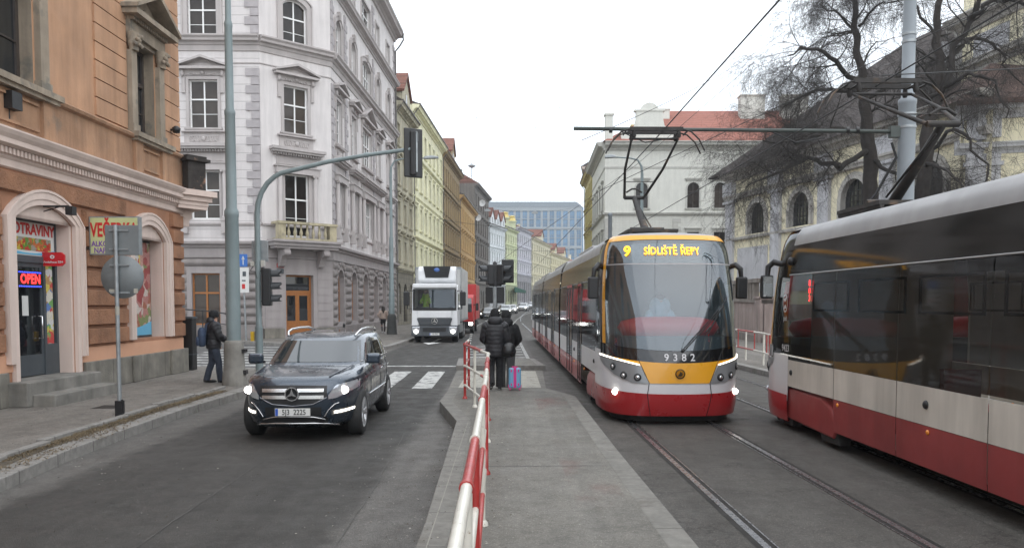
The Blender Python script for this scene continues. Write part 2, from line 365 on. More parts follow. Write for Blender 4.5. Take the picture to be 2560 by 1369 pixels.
quads('stop_line_marking', [[(-5.9, 25.75), (-1.8, 25.75), (-1.8, 26.15), (-5.9, 26.15)]])
quads('zebra_marking', [[(-13.2, y), (-8.3, y), (-8.3, y + .5), (-13.2, y + .5)] for y in (26.0, 27.2, 28.5, 29.9, 31.4, 33, 34.8, 36.8)], z=.009)
L = [(.60, 27.8), (.62, 28.6), (.45, 40), (.2, 55), (.04, 69), (.2, 82), (.6, 95), (1.6, 112), (3.4, 130)]
quads('edge_line_marking', [[(L[i][0] - .07, L[i][1]), (L[i][0] + .07, L[i][1]), (L[i + 1][0] + .07, L[i + 1][1]), (L[i + 1][0] - .07, L[i + 1][1])] for i in range(len(L) - 1)])
def lx(y, P):
    for (a, b) in zip(P, P[1:]):
        if b[1] >= y: return a[0] + (b[0] - a[0]) * (y - a[1]) / (b[1] - a[1])
    return P[-1][0]
DL = [(-1.75, 28), (-2.2, 40), (-2.9, 56), (-3.25, 73), (-3.1, 88), (-2.2, 110), (0, 135)]
quads('lane_line_marking', [[(lx(y, DL) - .08, y), (lx(y, DL) + .08, y), (lx(y + 1.6, DL) + .08, y + 1.6), (lx(y + 1.6, DL) - .08, y + 1.6)] for y in [37 + 3.1 * i for i in range(28)]])
quads('hatched_marking', [[(lx(y, DL) + .1, y + .1), (lx(y, L) - .1, y), (lx(y, L) - .1, y + .42), (lx(y, DL) + .1, y + .52)] for y in (28.3, 29.9, 31.6, 33.4, 35.3, 37.4)] +
      [[(lx(28, DL), 28), (lx(28, DL) + .12, 28), (lx(38, DL) + .12, 38), (lx(38, DL), 38)]])
quads('arrow_marking', [[(-4.35, 41.5), (-4.15, 41.5), (-4.15, 46), (-4.35, 46)], [(-4.75, 41.5), (-3.75, 41.5), (-4.25, 39.6)], [(-5.7, 43.6), (-4.35, 43.6), (-4.35, 43.9), (-5.7, 43.9)]], m=mt('fresh_road_paint', (.6, .6, .58), .7, var=.1))
# manhole covers, tar seams and patches
TAR = mt('tar_seam', (.035, .034, .034), .55, var=.2, scale=5); IRON = mt('cast_iron', (.07, .065, .06), .55, .4, var=.3, scale=14, bump=.006, bscale=60); 
def seam(pts, w=.022, z=.0065, m=None):
    rs = random.Random(len(pts) + int(pts[0][1] * 10)); P_ = []
    for a, b in zip(pts, pts[1:]):
        n = max(2, int(math.dist(a, b) / .35)); P_ += [(a[0] + (b[0] - a[0]) * i / n + rs.gauss(0, .007), a[1] + (b[1] - a[1]) * i / n) for i in range(n)]
    return [[(p[0] - w * rs.uniform(.3, 1), p[1]), (p[0] + w * rs.uniform(.3, 1), p[1]), (q[0] + w * .7, q[1]), (q[0] - w * .7, q[1])] for p, q in zip(P_, P_[1:])]
quads('scraped_line', seam([(-3.22, 6), (-3.34, 10.6)], .008) + seam([(-1.50, 5), (-1.55, 8), (-1.75, 13)], .008), z=.0065, m=mt('pale_scrape', (.085, .082, .076), .9, var=.3, scale=6))
quads('platform_joint', [[(-1.1, 15.55), (1.25, 15.55), (1.25, 15.575), (-1.1, 15.575)], [(-.62, -3), (-.61, -3), (-.70, 12.5), (-.71, 12.5)]], z=.2045, m=mt('pale_joint', (.24, .23, .2), .9))
quads('platform_joint', [[(-.45, 9.0), (1.2, 9.05), (1.2, 9.062), (-.45, 9.012)], [(-.45, 4.6), (1.3, 4.62), (1.3, 4.63), (-.45, 4.61)]], z=.2045, m=TAR)
def cover(x, y, z, r, square, l):
    m = MB()
    if square: m.bx(-r, r, -r, r, 0, .004); [m.bx(-r + .02, r - .02, -r + .03 + i * r / 4, -r + .05 + i * r / 4, .004, .008) for i in range(8)]
    else: m.lathe([(r, 0), (r, .004), (r * .9, .005), (r * .88, .002), (.001, .003)], 28); [m.bx(-r * .6, r * .6, -r * .6 + i * r * .3 - .01, -r * .6 + i * r * .3 + .01, .003, .007) for i in range(5)]
    return tag(m.build('manhole_cover', IRON, None, (x, y, z)), l, 'manhole cover')
cover(-7.6, 14.6, .152, .22, 1, 'small square iron cover in the left pavement')
# worn red paint along the boarding edge
def alpha_paint(name, col, sc, lo, hi, top):
    m = bpy.data.materials.new(name); m.use_nodes = True; n = m.node_tree.nodes; Lk = m.node_tree.links; p = n['Principled BSDF']
    p.inputs['Base Color'].default_value = (*col, 1); p.inputs['Roughness'].default_value = .8
    tc = n.new('ShaderNodeTexCoord'); t = n.new('ShaderNodeTexNoise'); t.inputs['Scale'].default_value = sc; t.inputs['Detail'].default_value = 9; t.inputs['Roughness'].default_value = .65
    Lk.new(tc.outputs['Object'], t.inputs['Vector']); r = n.new('ShaderNodeMapRange'); Lk.new(t.outputs[0], r.inputs[0])
    for i, x in enumerate((lo, hi, 0, top)): r.inputs[i + 1].default_value = x
    Lk.new(r.outputs[0], p.inputs['Alpha']); return m
mb = MB()
mb.add([(.62, 7.0, .205), (1.12, 7.0, .205), (1.05, 15.6, .205), (.45, 15.6, .205)], [(0, 1, 2, 3)])
struct(mb.build('worn_edge_paint', alpha_paint('worn_red_paint', (.34, .10, .09), .9, .52, .76, .35)))
# a second, sunken row of old kerb stones behind the first
rk = random.Random(9); mb = MB(); y = 5.0
while y < 17.2:
    l = rk.uniform(.7, 1.3); x = lerp2(y) - .62 + rk.uniform(-.02, .02)
    mb.cbx((x, y + l / 2, .135 + rk.uniform(0, .035)), (.13, l - .04, .11), 0, rk.uniform(-.02, .02) + .01); y += l
struct(mb.build('kerb', GRAN, bevel=.012))
mb = MB(); Y_ = ys(5, 17.2, .6); vs = []
for y in Y_: vs += [(lerp2(y) - .55 + rk.uniform(-.03, .03), y, .1545), (lerp2(y) - .31, y, .1545)]
mb.add(vs, [(2 * i, 2 * i + 1, 2 * i + 3, 2 * i + 2) for i in range(len(Y_) - 1)]); struct(mb.build('dirt_strip', mt('packed_dirt', (.085, .07, .05), .95, var=.35, scale=6, bump=.02, bscale=40)))
# dry grass and dirt in the gutter of the near pavement
random.seed(4)
mb = MB()
def tufts(mb, pts, n, spread, h):
    for _ in range(n):
        i = random.randrange(len(pts) - 1); t = random.random()
        x = pts[i][0] * (1 - t) + pts[i + 1][0] * t + random.gauss(0, spread); y = pts[i][1] * (1 - t) + pts[i + 1][1] * t + random.gauss(0, spread); z = .155
        for _ in range(5):
            a = random.uniform(0, 6.3); l = random.uniform(.3, 1) * h; e = random.uniform(.4, 1.6)
            dx, dy = cos(a) * l * e, sin(a) * l * e; wx, wy = -sin(a) * .004, cos(a) * .004
            mb.add([(x - wx, y - wy, z), (x + wx, y + wy, z), (x + dx, y + dy, z + l * random.uniform(.1, .7))], [(0, 1, 2)], random.randrange(2))
tufts(mb, [(-6.3, 9.5), (-6.42, 11.8), (-6.5, 14.5), (-6.42, 17.3)], 2200, .07, .06)
tufts(mb, [(-6.15, 11), (-6.55, 13.4), (-6.5, 16.5)], 900, .16, .06); tufts(mb, [(-5.95, 8.5), (-6.05, 10.5)], 250, .08, .05)
tag(mb.build('dry_grass', [mt('dry_grass', (.20, .15, .085), .9, var=.3), mt('dry_stalks', (.10, .075, .045), .9, var=.3)]), 'dry dead grass and twigs lining the kerb of the left pavement', 'dead grass', kind='stuff')
mb = MB()
def litter(mb, n, x0, x1, y0, y1, z, s):
    for _ in range(n):
        x, y, a, r = random.uniform(x0, x1), random.uniform(y0, y1), random.uniform(0, 6.3), random.uniform(.3, 1) * s
        mb.add([(x + r * cos(a + t), y + r * .6 * sin(a + t * 1.1), z + random.uniform(.001, .012)) for t in (0, 1.3, 2.8, 4.4)], [(0, 1, 2, 3)], random.randrange(2))
litter(mb, 500, -5, -1.5, 4, 18, .004, .009); litter(mb, 240, -.42, .0, 2.5, 16, .2, .014); litter(mb, 90, 0, 1.2, 2.5, 16, .2, .007); litter(mb, 160, -.95, -.6, 5, 12.5, .205, .012); litter(mb, 260, -2.0, -.8, 3, 14, .004, .014)
litter(mb, 260, -8.8, -6.2, 8, 18, .15, .012); litter(mb, 160, -6, -5.0, 8, 18, .004, .013)
tag(mb.build('leaf_litter', [mt('litter_brown', (.07, .05, .03), .9), mt('litter_pale', (.35, .33, .29), .9)]), 'scattered leaf crumbs and grit on the asphalt', 'litter', kind='stuff')
# ---------------- facades
class Fac:
    """local frame of one facade: x along it, y into the building, z up"""
    def __init__(s, root, p0, p1):
        s.root = root; s.p0 = Vector((p0[0], p0[1])); d = Vector((p1[0], p1[1])) - s.p0
        s.L = d.length; s.a = math.atan2(d.y, d.x); s.d = d.normalized(); s.base = root.location.z
    def loc(s, x=0, z=0, y=0):
        n = Vector((-s.d.y, s.d.x)); p = s.p0 + s.d * x + n * y - Vector(s.root.location[:2]); return (p.x, p.y, z)
    def put(s, name, mb, mats, x=0, z=0, y=0, label=None, bevel=0, rz=0):
        me = mb.mesh(name, mats) if isinstance(mb, MB) else mb
        return put(name, me, s.root, s.loc(x, z, y), s.a + rz, bevel, label)
def arcpts(x0, x1, zs, za, n=8):
    """points of a segmental or round arch from (x0,zs) over the crown za to (x1,zs)"""
    w = (x1 - x0) / 2; h = za - zs; c = (x0 + x1) / 2
    if h < 1e-4: return [(x0, zs), (x1, zs)]
    r = (w * w + h * h) / (2 * h); zc = za - r; t = math.asin(min(1, w / r))
    if h > w: t = pi / 2; return [(c - w * cos(pi * i / n), zs + h * sin(pi * i / n)) for i in range(n + 1)]
    return [(c + r * sin(-t + 2 * t * i / n), zc + r * cos(-t + 2 * t * i / n)) for i in range(n + 1)]
def wall(mb, L, z0, z1, ops, dep=.3, mi=0, x0=0, y=0, rmi=None):
    xs = sorted({x0, L} | {o[0] for o in ops} | {o[1] for o in ops}); zs = sorted({z0, z1} | {o[2] for o in ops} | {o[3] for o in ops})
    for a, b in zip(xs, xs[1:]):
        run = None
        for c, d in zip(zs, zs[1:]):
            mx, mz = (a + b) / 2, (c + d) / 2
            if any(o[0] < mx < o[1] and o[2] < mz < o[3] for o in ops):
                if run is not None: mb.add([(a, y, run), (b, y, run), (b, y, c), (a, y, c)], [(0, 1, 2, 3)], mi); run = None
            elif run is None: run = c
        if run is not None: mb.add([(a, y, run), (b, y, run), (b, y, z1), (a, y, z1)], [(0, 1, 2, 3)], mi)
    rm = mi if rmi is None else rmi
    for o in ops:
        a, b, c, d = o[:4]; ar = o[4] if len(o) > 4 else 0
        pts = arcpts(a, b, d - ar, d)
        loop = [(a, c)] + pts + [(b, c)]
        for (p, q) in zip(loop, loop[1:] + loop[:1]):
            mb.add([(p[0], y, p[1]), (q[0], y, q[1]), (q[0], y + dep, q[1]), (p[0], y + dep, p[1])], [(0, 1, 2, 3)], rm)
        if ar:
            m = len(pts) // 2
            mb.add([(a, y, d)] + [(p[0], y, p[1]) for p in pts[:m + 1]], [tuple(range(m + 2))], mi)
            mb.add([(b, y, d)] + [(p[0], y, p[1]) for p in reversed(pts[m:])], [tuple(reversed(range(len(pts) - m + 1)))], mi)
def profile(mb, x0, x1, z, pr, mi=0, ends=True):
    """a moulding: pr = [(outward, up)...] from the wall bottom to the wall top; runs x0..x1"""
    pts = [(-o, z + u) for o, u in pr]; pts = [(.05, pts[0][1])] + pts + [(.05, pts[-1][1])]
    mb.prism(pts, x0, x1, 'x', mi)
CORN = [(0, 0), (.08, .02), (.10, .18), (.16, .22), (.2, .32), (.42, .36), (.45, .5), (.52, .6), (.52, .66), (.1, .72)]
def corn(k=1.0, h=1.0): return [(o * k, u * h) for o, u in CORN]
def frame_mesh(w, h, arch=0, key='w', bars=(.62,), mat=None, t=.07, mul=2, low=True, dep=.16, pane=None):
    """casement window: outer frame, mullion, transom, thin lower bars; its glass is a separate mesh"""
    k = ('fr', round(w, 2), round(h, 2), round(arch, 2), key)
    if k in K: return K[k]
    f = MB(); y0, y1 = dep, dep + .07
    hs = h - arch
    f.bx(-w / 2, -w / 2 + t, y0, y1, 0, hs); f.bx(w / 2 - t, w / 2, y0, y1, 0, hs); f.bx(-w / 2 + t, w / 2 - t, y0, y1, 0, t)
    if arch:
        P = arcpts(-w / 2, w / 2, hs, h); Q = arcpts(-w / 2 + t, w / 2 - t, hs, h - t)
        for i in range(len(P) - 1): f.prism([P[i], P[i + 1], Q[i + 1], Q[i]], y0, y1, 'y')
    else: f.bx(-w / 2 + t, w / 2 - t, y0, y1, h - t, h)
    tz = [h * b for b in bars]
    for z in tz: f.bx(-w / 2 + t, w / 2 - t, y0 - .02, y1, z - t * .55, z + t * .55)
    for i in range(1, mul): x = -w / 2 + w * i / mul; f.bx(x - t * .5, x + t * .5, y0 - .012, y1 - .003, t, h - t * (1.2 if not arch else 1.1) - (0 if not arch else (arch * .25 if mul > 2 else 0)))
    if low and tz: f.bx(-w / 2 + t, w / 2 - t, y0 + .01, y1 - .006, tz[0] * .5 - .014, tz[0] * .5 + .014)
    g = MB(); pts = [(-w / 2, 0)] + arcpts(-w / 2, w / 2, hs, h) + [(w / 2, 0)]
    g.add([(p[0], dep + .045, p[1]) for p in pts], [tuple(range(len(pts)))], 0)
    q = g.f[0]; g.f[0] = tuple(reversed(q))
    K[k] = (f.mesh('window_frame', mat), g.mesh('window_pane', pane or WGLASS)); return K[k]
def ring(mb, w, h, arch, t, out, mi=0, foot=0):
    """architrave round an opening w x h, t wide, standing out of the wall"""
    hs = h - arch
    for s in (-1, 1): mb.bx(*sorted((s * w / 2, s * (w / 2 + t))), -out, .02, -foot, hs, mi)
    if arch:
        P = arcpts(-w / 2 - t, w / 2 + t, hs, h + t); Q = arcpts(-w / 2, w / 2, hs, h)
        for i in range(len(P) - 1): mb.prism([P[i], P[i + 1], Q[i + 1], Q[i]], -out, .02, 'y', mi)
    else: mb.bx(-w / 2 - t, w / 2 + t, -out - .003, .02, h, h + t, mi)
def pedi(mb, w, z, rise, out, th=.12, mi=0, deco=True):
    """triangular pediment: raking cornices over a bed moulding"""
    mb.bx(-w / 2, w / 2, -out, 0, z, z + th, mi)
    mb.prism([(-w / 2 - .06, z + th), (0, z + th + rise), (0, z + rise + 2 * th), (-w / 2 - .06, z + 1.7 * th)], -out - .06, 0, 'y', mi)
    mb.prism([(w / 2 + .06, z + th), (w / 2 + .06, z + 1.7 * th), (0, z + rise + 2 * th), (0, z + th + rise)], -out - .06, 0, 'y', mi)
    mb.prism([(-w / 2, z + th), (w / 2, z + th), (0, z + th + rise)], -.05, 0, 'y', mi)
    if deco: mb.prism([(-w * .25, z + th + .04), (w * .25, z + th + .04), (0, z + th + rise * .55)], -.10, -.05, 'y', mi)
def sill(mb, w, z=0, out=.16, mi=0): 
    mb.bx(-w / 2, w / 2, -out, .02, z - .09, z, mi); mb.bx(-w / 2 + .05, w / 2 - .05, -out + .05, .02, z - .17, z - .09, mi)
def window(F, x, z, w, h, arch=0, style='plain', mats=None, key='w', frame=None, gl=None, pane=None, **kw):
    """one window of a facade: surround (the part) > window_frame, window_pane"""
    k = ('sur', round(w, 2), round(h, 2), round(arch, 2), style, key)
    if k not in K:
        m = MB()
        if style == 'none': ring(m, w, h, arch, .03, .012)
        else:
            ring(m, w, h, arch, .16 if style != 'big' else .24, .06); sill(m, w + .5, 0)
            if style == 'lintel': m.bx(-w / 2 - .25, w / 2 + .25, -.2, 0, h + .32, h + .44); m.bx(-w / 2 - .16, w / 2 + .16, -.1, 0, h + .17, h + .318)
            if style == 'pedi': m.bx(-w / 2 - .14, w / 2 + .14, -.08, 0, h + .17, h + .4); pedi(m, w + .55, h + .4, w * .26, .22, .09)
            if style in ('big', 'bigp'):
                for sgn in (-1, 1):
                    m.bx(*sorted((sgn * (w / 2 + .18), sgn * (w / 2 + .36))), -.1, 0, h * .72, h + .45)
                    m.lathe([(.001, h + .12), (.09, h + .16), (.1, h + .3), (.07, h + .44)], 8, (sgn * (w / 2 + .29), -.14, 0))
                m.bx(-w / 2 - .3, w / 2 + .3, -.07, 0, h + .22, h + .5); m.sphere((0, -.1, h + .36), .11, 6, sy=.6)
                for t in range(-4, 5):
                    if t: m.sphere((t * w * .105, -.08, h + .34 - .08 * sin(pi * (abs(t)) / 4.5)), .055, 5, sy=.8)
                pedi(m, w + 1.15, h + .5, w * .30, .36, .13)
                m.bx(-w / 2 - .42, w / 2 + .42, -.22, 0, -.23, -.17); m.bx(-w / 2 - .3, w / 2 + .3, -.05, 0, -.95, -.235)
                m.bx(-w / 2 + .02, w / 2 - .02, -.075, -.052, -.82, -.36)
                for t in range(-5, 6):
                    cx = t * w * .09; m.tube([(cx + .07 * cos(q), -.09, -.59 + .15 * sin(q * (1 if t % 2 else -1))) for q in (0, 1, 2, 3, 4, 5)], .022, 5)
                m.sphere((0, -.1, -.58), .13, 6, sy=.7)
        K[k] = m.mesh('window_surround', mats)
    o = F.put('window', K[k], None, x, z)
    fm, pm = frame_mesh(w, h, arch, key, mat=frame, pane=pane, **kw)
    put('window_frame', fm, o); put('window_pane', pm, o); return o
def quoins(mb, x, z0, z1, s=1, w1=.62, w2=.42, h=.47, out=.07, mi=0):
    z = z0; i = 0
    while z + h < z1: 
        ww = w1 if i % 2 else w2; a, b = sorted((x, x + s * ww)); mb.bx(a, b, -out, .02, z + .02, z + h - .02, mi); z += h; i += 1
def rusti(mb, x0, x1, z0, z1, rows, ops, out=.09, mi=0, bulge=False, gap=.02):
    """courses of boss-faced blocks, interrupted by the openings"""
    h = (z1 - z0) / rows
    for r in range(rows):
        a, b = z0 + r * h + gap, z0 + (r + 1) * h - gap; cuts = []
        for o in ops:
            if o[2] - .1 < b and o[3] + (.1) > a: cuts.append((o[0] - .28, o[1] + .28))
        x = x0; segs = []
        for c in sorted(cuts):
            if c[0] > x: segs.append((x, c[0]))
            x = max(x, c[1])
        if x < x1: segs.append((x, x1))
        for p, q in segs:
            if q - p < .12: continue
            if bulge:
                n = 6; k = [(-out * sin(pi * i / n), a + (b - a) * i / n) for i in range(n + 1)]
                e = min(.1, (q - p) / 4); P0 = [(p, y * .3, z) for y, z in k]; P1 = [(p + e, y, z) for y, z in k]; P2 = [(q - e, y, z) for y, z in k]; P3 = [(q, y * .3, z) for y, z in k]
                for A, B in ((P0, P1), (P1, P2), (P2, P3)):
                    mb.add(A + B, [(i, n + 1 + i, n + 2 + i, i + 1) for i in range(n)], mi, True)
                mb.add(P0 + [(p, 0, b), (p, 0, a)], [tuple(reversed(range(n + 3)))], mi); mb.add(P3 + [(q, 0, b), (q, 0, a)], [tuple(range(n + 3))], mi)
            else:
                c = .035
                v = [(p, 0, a), (q, 0, a), (q, 0, b), (p, 0, b), (p + c, -out, a + c), (q - c, -out, a + c), (q - c, -out, b - c), (p + c, -out, b - c)]
                mb.add(v, [(4, 5, 6, 7), (0, 1, 5, 4), (1, 2, 6, 5), (2, 3, 7, 6), (3, 0, 4, 7)], mi)
def dentils(mb, x0, x1, z0, z1, out, w=.09, gap=.09, base=0, mi=0):
    n = int((x1 - x0) / (w + gap))
    for i in range(n): x = x0 + i * (w + gap) + gap / 2; mb.bx(x, x + w, -out, -base, z0, z1, mi)
def roof_mb(L, D, z, rise, over=.5):
    m = MB(); y0 = -over
    P = [(y0, z), (D * .5, z + rise), (D + .3, z), (D + .3, z - .1), (y0, z - .1)]
    m.prism(P, 0, L, 'x'); return m
def shell(F, L, D, z, mat, name='back_wall'):
    m = MB(); m.add([(0, 0, 0), (0, D, 0), (0, D, z), (0, 0, z), (L, 0, 0), (L, D, 0), (L, D, z), (L, 0, z)], [(0, 3, 2, 1), (4, 5, 6, 7), (1, 2, 6, 5)])
    m.add([(0, .5, 0), (L, .5, 0), (L, .5, z - .2), (0, .5, z - .2)], [(0, 1, 2, 3)]); return F.put(name, m, mat)
ROOFR = mt('red_roof_tiles', (.20, .085, .06), .9, var=.22, scale=2, brick=dict(w=.3, h=.32, m=.03, c=(.09, .035, .025)), spots=1.2, spotc=(.14, .07, .05))
ROOFD = mt('dark_roof', (.06, .052, .048), .85, var=.25, scale=1.5)
TIN = mt('tin_gutter', (.17, .16, .15), .5, .4, var=.2)
ROOM = mt('room_dark', (.012, .011, .01), .95, var=.1)
FAC_GAIN = 1.14
def rowhouse(label, p0, p1, H, nf, nc, up, lo, D=12, gf=4.8, roof=ROOFD, rise=3, style='lintel', z=0, frame=None, dirt=.3, gb=None, dorm=0, chim=2, key='', wf=.42, arches=True, band=None, last='plain', gcut=.9, group='houses along the street'):
    up = tuple(min(.8, c * FAC_GAIN) for c in up); base = gz((p0[1] + p1[1]) / 2) if z is None else z
    t = thing('row_house', label, 'house', (p0[0], p0[1], base), 0, group); F = Fac(t, p0, p1); L = F.L
    mu = mt('render_' + key, up, .85, var=.16, scale=.6, streak=dirt, spots=.8, spotc=tuple(c * .7 for c in up)); ml = mt('base_' + key, lo, .9, var=.2, scale=.8, streak=dirt, groove=.42, gdark=.6)
    md = mt('trim_' + key, tuple(min(.8, c * 1.06) for c in up), .85, var=.18, streak=dirt * 1.2); fr = frame or mt('house_frames', (.42, .4, .37), .6, var=.2)
    sp = L / nc; w = sp * wf; fh = (H - gf - .9) / nf; ops = []; go = []
    for c in range(nc):
        x = sp * (c + .5)
        for f in range(nf): ops.append((x - w / 2, x + w / 2, gf + fh * f + fh * .25, gf + fh * f + fh * .80, 0, f))
        gw = w * 1.25; go.append((x - gw / 2, x + gw / 2, .25 if c == nc // 2 else 1.0, gf * .78, gw * .5 if arches else 0))
    m = MB(); wall(m, L, gf, H, [o[:5] for o in ops]); F.put('upper_wall', m, mu)
    m = MB(); wall(m, L, 0, gf, go); F.put('ground_floor_wall', m, ml); shell(F, L, D, H, mu)
    for o in ops:
        st = style if o[5] < nf - 1 else last
        window(F, (o[0] + o[1]) / 2, o[2], o[1] - o[0], o[3] - o[2], 0, st, md, key, fr)
    for o in go: window(F, (o[0] + o[1]) / 2, o[2], o[1] - o[0], o[3] - o[2], o[4], 'none', ml, key + 'g', ROOM if o[2] < .5 else fr)
    m = MB(); profile(m, -.02, L + .02, H - .72, corn(1.35, 1.0)); dentils(m, .1, L - .1, H - .5, H - .38, .4, .14, .28, .1); F.put('cornice', m, md)
    m = MB(); profile(m, 0, L, gf - .1, corn(.55, .5)); F.put('string_course', m, md)
    for f in range(1, nf): m = MB(); profile(m, 0, L, gf + fh * f - .08, corn(.5 if (band is None or f in band) else .28, .35)); F.put('string_course', m, md)
    F.put('gutter', (lambda q: (q.tube([(0, -.72, H + .02), (L, -.72, H + .02)], .08, 6), q)[1])(MB()), TIN)
    m = MB(); m.tube([(.25, -.7, H), (.25, -.5, H - .4), (.25, -.1, H - .9), (.25, -.12, .3)], .06, 6); F.put('downpipe', m, TIN)
    F.put('roof', roof_mb(L, D, H, rise, .75), roof)
    for i in range(chim):
        m = MB(); cx = L * (i + .6) / chim; m.bx(cx - .6, cx + .6, D * .42, D * .42 + .7, H, H + rise + 1.3); m.bx(cx - .7, cx + .7, D * .42 - .08, D * .42 + .78, H + rise + 1.3, H + rise + 1.45)
        F.put('chimney', m, md)
    for i in range(dorm):
        cx = L * (i + .5) / dorm; m = MB(); hw = min(2.0, L / dorm * .32)
        m.prism([(cx - hw, H), (cx + hw, H), (cx + hw, H + 1.5), (cx, H + 3.2), (cx - hw, H + 1.5)], -.2, 4, 'y'); F.put('gable', m, mu)
        m = MB(); m.prism([(cx - hw - .2, H + 1.4), (cx, H + 3.35), (cx + hw + .2, H + 1.4), (cx + hw + .2, H + 1.62), (cx, H + 3.6), (cx - hw - .2, H + 1.62)], -.4, 4.2, 'y'); F.put('gable_roof', m, ROOFR)
        m = MB(); m.bx(cx - .35, cx + .35, -.22, -.19, H + .5, H + 1.6); F.put('gable_window', m, WGLASS)
    return t, F
# ---------------- the orange corner house with the grocery
ORB = mt('rough_ochre_blocks', (.29, .142, .078), .95, var=.28, scale=2, bump=.03, bscale=26, streak=.12)
ORG = mt('ochre_joints', (.34, .17, .10), .95, var=.15, scale=2)
ORU = mt('weathered_orange_render', (.46, .265, .158), .9, var=.18, scale=.8, streak=.24, bump=.004, bscale=12)
ORD = mt('stained_ochre_render', (.38, .22, .13), .9, var=.25, scale=.9, streak=.32, spots=1.1, spotc=(.17, .14, .11), bump=.005, bscale=15)
PCH = mt('peach_plinth_render', (.60, .33, .21), .9, var=.07, scale=1)
PNK = mt('pale_pink_render', (.62, .50, .44), .85, var=.06, scale=1, streak=.08)
STN = mt('weathered_stone_trim', (.30, .245, .185), .92, var=.25, scale=1.3, streak=.35, spots=1.6, spotc=(.12, .115, .10), bump=.006, bscale=20)
PLI = mt('granite_plinth', (.21, .195, .165), .92, var=.25, scale=3, streak=.3, bump=.01, bscale=30, brick=dict(w=1.35, h=1.2, m=.012, c=(.05, .05, .045)))
DBR = mt('dark_brown_joinery', (.055, .042, .035), .5, var=.25, scale=5)
DGR = mt('dark_grey_joinery', (.06, .07, .078), .5, var=.1)
oh = thing('corner_house', 'weathered orange corner house with rough ochre blocks and a grocery on its ground floor', 'house', (-9.45, -6, .15))
F = Fac(oh, (-9.6, -6), (-9.42, 22.3)); X = lambda y: y + 6; T = 13.5; z_ = lambda z: z - .15
SHOP = (X(14.85), X(16.85), z_(.25), z_(4.06), .32); SHW = (X(19.45), X(21.2), z_(1.2), z_(4.12), .38)
SH0 = (X(10.0), X(12.2), z_(1.2), z_(4.12), .38); SH9 = (X(5.4), X(7.3), z_(1.2), z_(4.12), .38)
go = [SHOP, SHW, SH0, SH9]
m = MB(); wall(m, F.L, z_(1.12), z_(4.62), go, .55, 0); m.bx(0, SHOP[0] - .1, -.02, .3, z_(.8), z_(1.12), 1); m.bx(SHOP[1] + .1, F.L, -.02, .3, z_(.8), z_(1.12), 1)
F.put('ground_floor_wall', m, [ORG, PCH])
m = MB(); rusti(m, 0, F.L, z_(1.14), z_(4.6), 8, [(a - .1, b + .1, c, d) for a, b, c, d, e in go], .10); F.put('block_courses', m, ORB)
m = MB(); m.bx(0, SHOP[0] - .3, -.07, .3, 0, z_(.8)); m.bx(SHOP[1] + .3, F.L, -.07, .3, 0, z_(.8)); m.bx(SHW[0] - .25, SHW[0] + .05, -.13, -.07, 0, z_(.8)); m.bx(SHW[1] + .1, F.L + .05, -.14, -.07, 0, z_(.82)); F.put('plinth', m, PLI, bevel=.015)
for o, dep in ((SHOP, 1), (SHW, 0), (SH0, 0), (SH9, 0)):
    m = MB(); k = m.M; m.M = Matrix.Translation(((o[0] + o[1]) / 2, 0, 0)); w_ = o[1] - o[0]
    zb = z_(.95) if dep else z_(1.2)
    for t, out in ((.12, .085), (.26, .105), (.31, .125)):
        a = {.12: 0, .26: .12, .31: .26}[t]
        hs = o[3] - o[4]
        for s in (-1, 1): m.bx(*sorted((s * (w_ / 2 + a), s * (w_ / 2 + t))), -out, .0, (0.12 if dep and t == .12 else zb), hs)
        P = arcpts(-w_ / 2 - t, w_ / 2 + t, hs, o[3] + t, 12); Q = arcpts(-w_ / 2 - a, w_ / 2 + a, hs, o[3] + a, 12)
        for i in range(12): m.prism([P[i], P[i + 1], Q[i + 1], Q[i]], -out, 0, 'y')
    hs2 = z_(3.80)   # flat lintel panel filling the arch
    m.prism([(-w_ / 2, hs2)] + arcpts(-w_ / 2, w_ / 2, o[3] - o[4], o[3]) + [(w_ / 2, hs2)], .02, .35, 'y')
    for s in (-1, 1): m.bx(*sorted((s * w_ / 2, s * (w_ / 2 - .07))), .02, .5, (0.12 if dep else z_(1.2)), hs2 - .003)
    F.put('shop_arch', m, PNK, label='pale pink arched surround of the shop door' if dep else None)
# shop door: dark grey frame, poster transom, glazed leaf, side panel of stickers
m = MB(); c = (SHOP[0] + SHOP[1]) / 2; x0, x1 = SHOP[0] + .07, SHOP[1] - .07
m.bx(x0, x1, .30, .38, z_(3.74), z_(3.82)); m.bx(x0, x0 + .06, .30, .38, .45, z_(3.74)); m.bx(x1 - .07, x1, .30, .38, .45, z_(3.74))
m.bx(x0 + .06, x1 - .07, .28, .38, z_(2.92), z_(3.06)); m.bx(x0 + 1.34, x0 + 1.42, .285, .38, .45, z_(2.92)); m.bx(x0 + 1.42, x1 - .07, .30, .36, .45, z_(1.25))
sdoor = F.put('shop_door', m, DGR)
m = MB(); m.bx(.0, 1.22, 0, .05, 0, .42); m.bx(0, .07, 0, .05, .42, 2.28); m.bx(1.15, 1.22, 0, .05, .42, 2.28); m.bx(.07, 1.15, 0, .05, 2.2, 2.28)
m.build('door_leaf', DGR, sdoor, (x0 + .12, .31, .48))
m = MB(); m.bx(.07, 1.15, .02, .03, .42, 2.2); m.build('door_glass', DGLASS, sdoor, (x0 + .12, .31, .48))
m = MB(); m.tube([(1.05, -.01, 1.2), (1.05, -.08, 1.2), (1.05, -.08, .75), (1.05, -.01, .75)], .014, 6); m.build('door_handle', CHROME, sdoor, (x0 + .12, .31, .48))
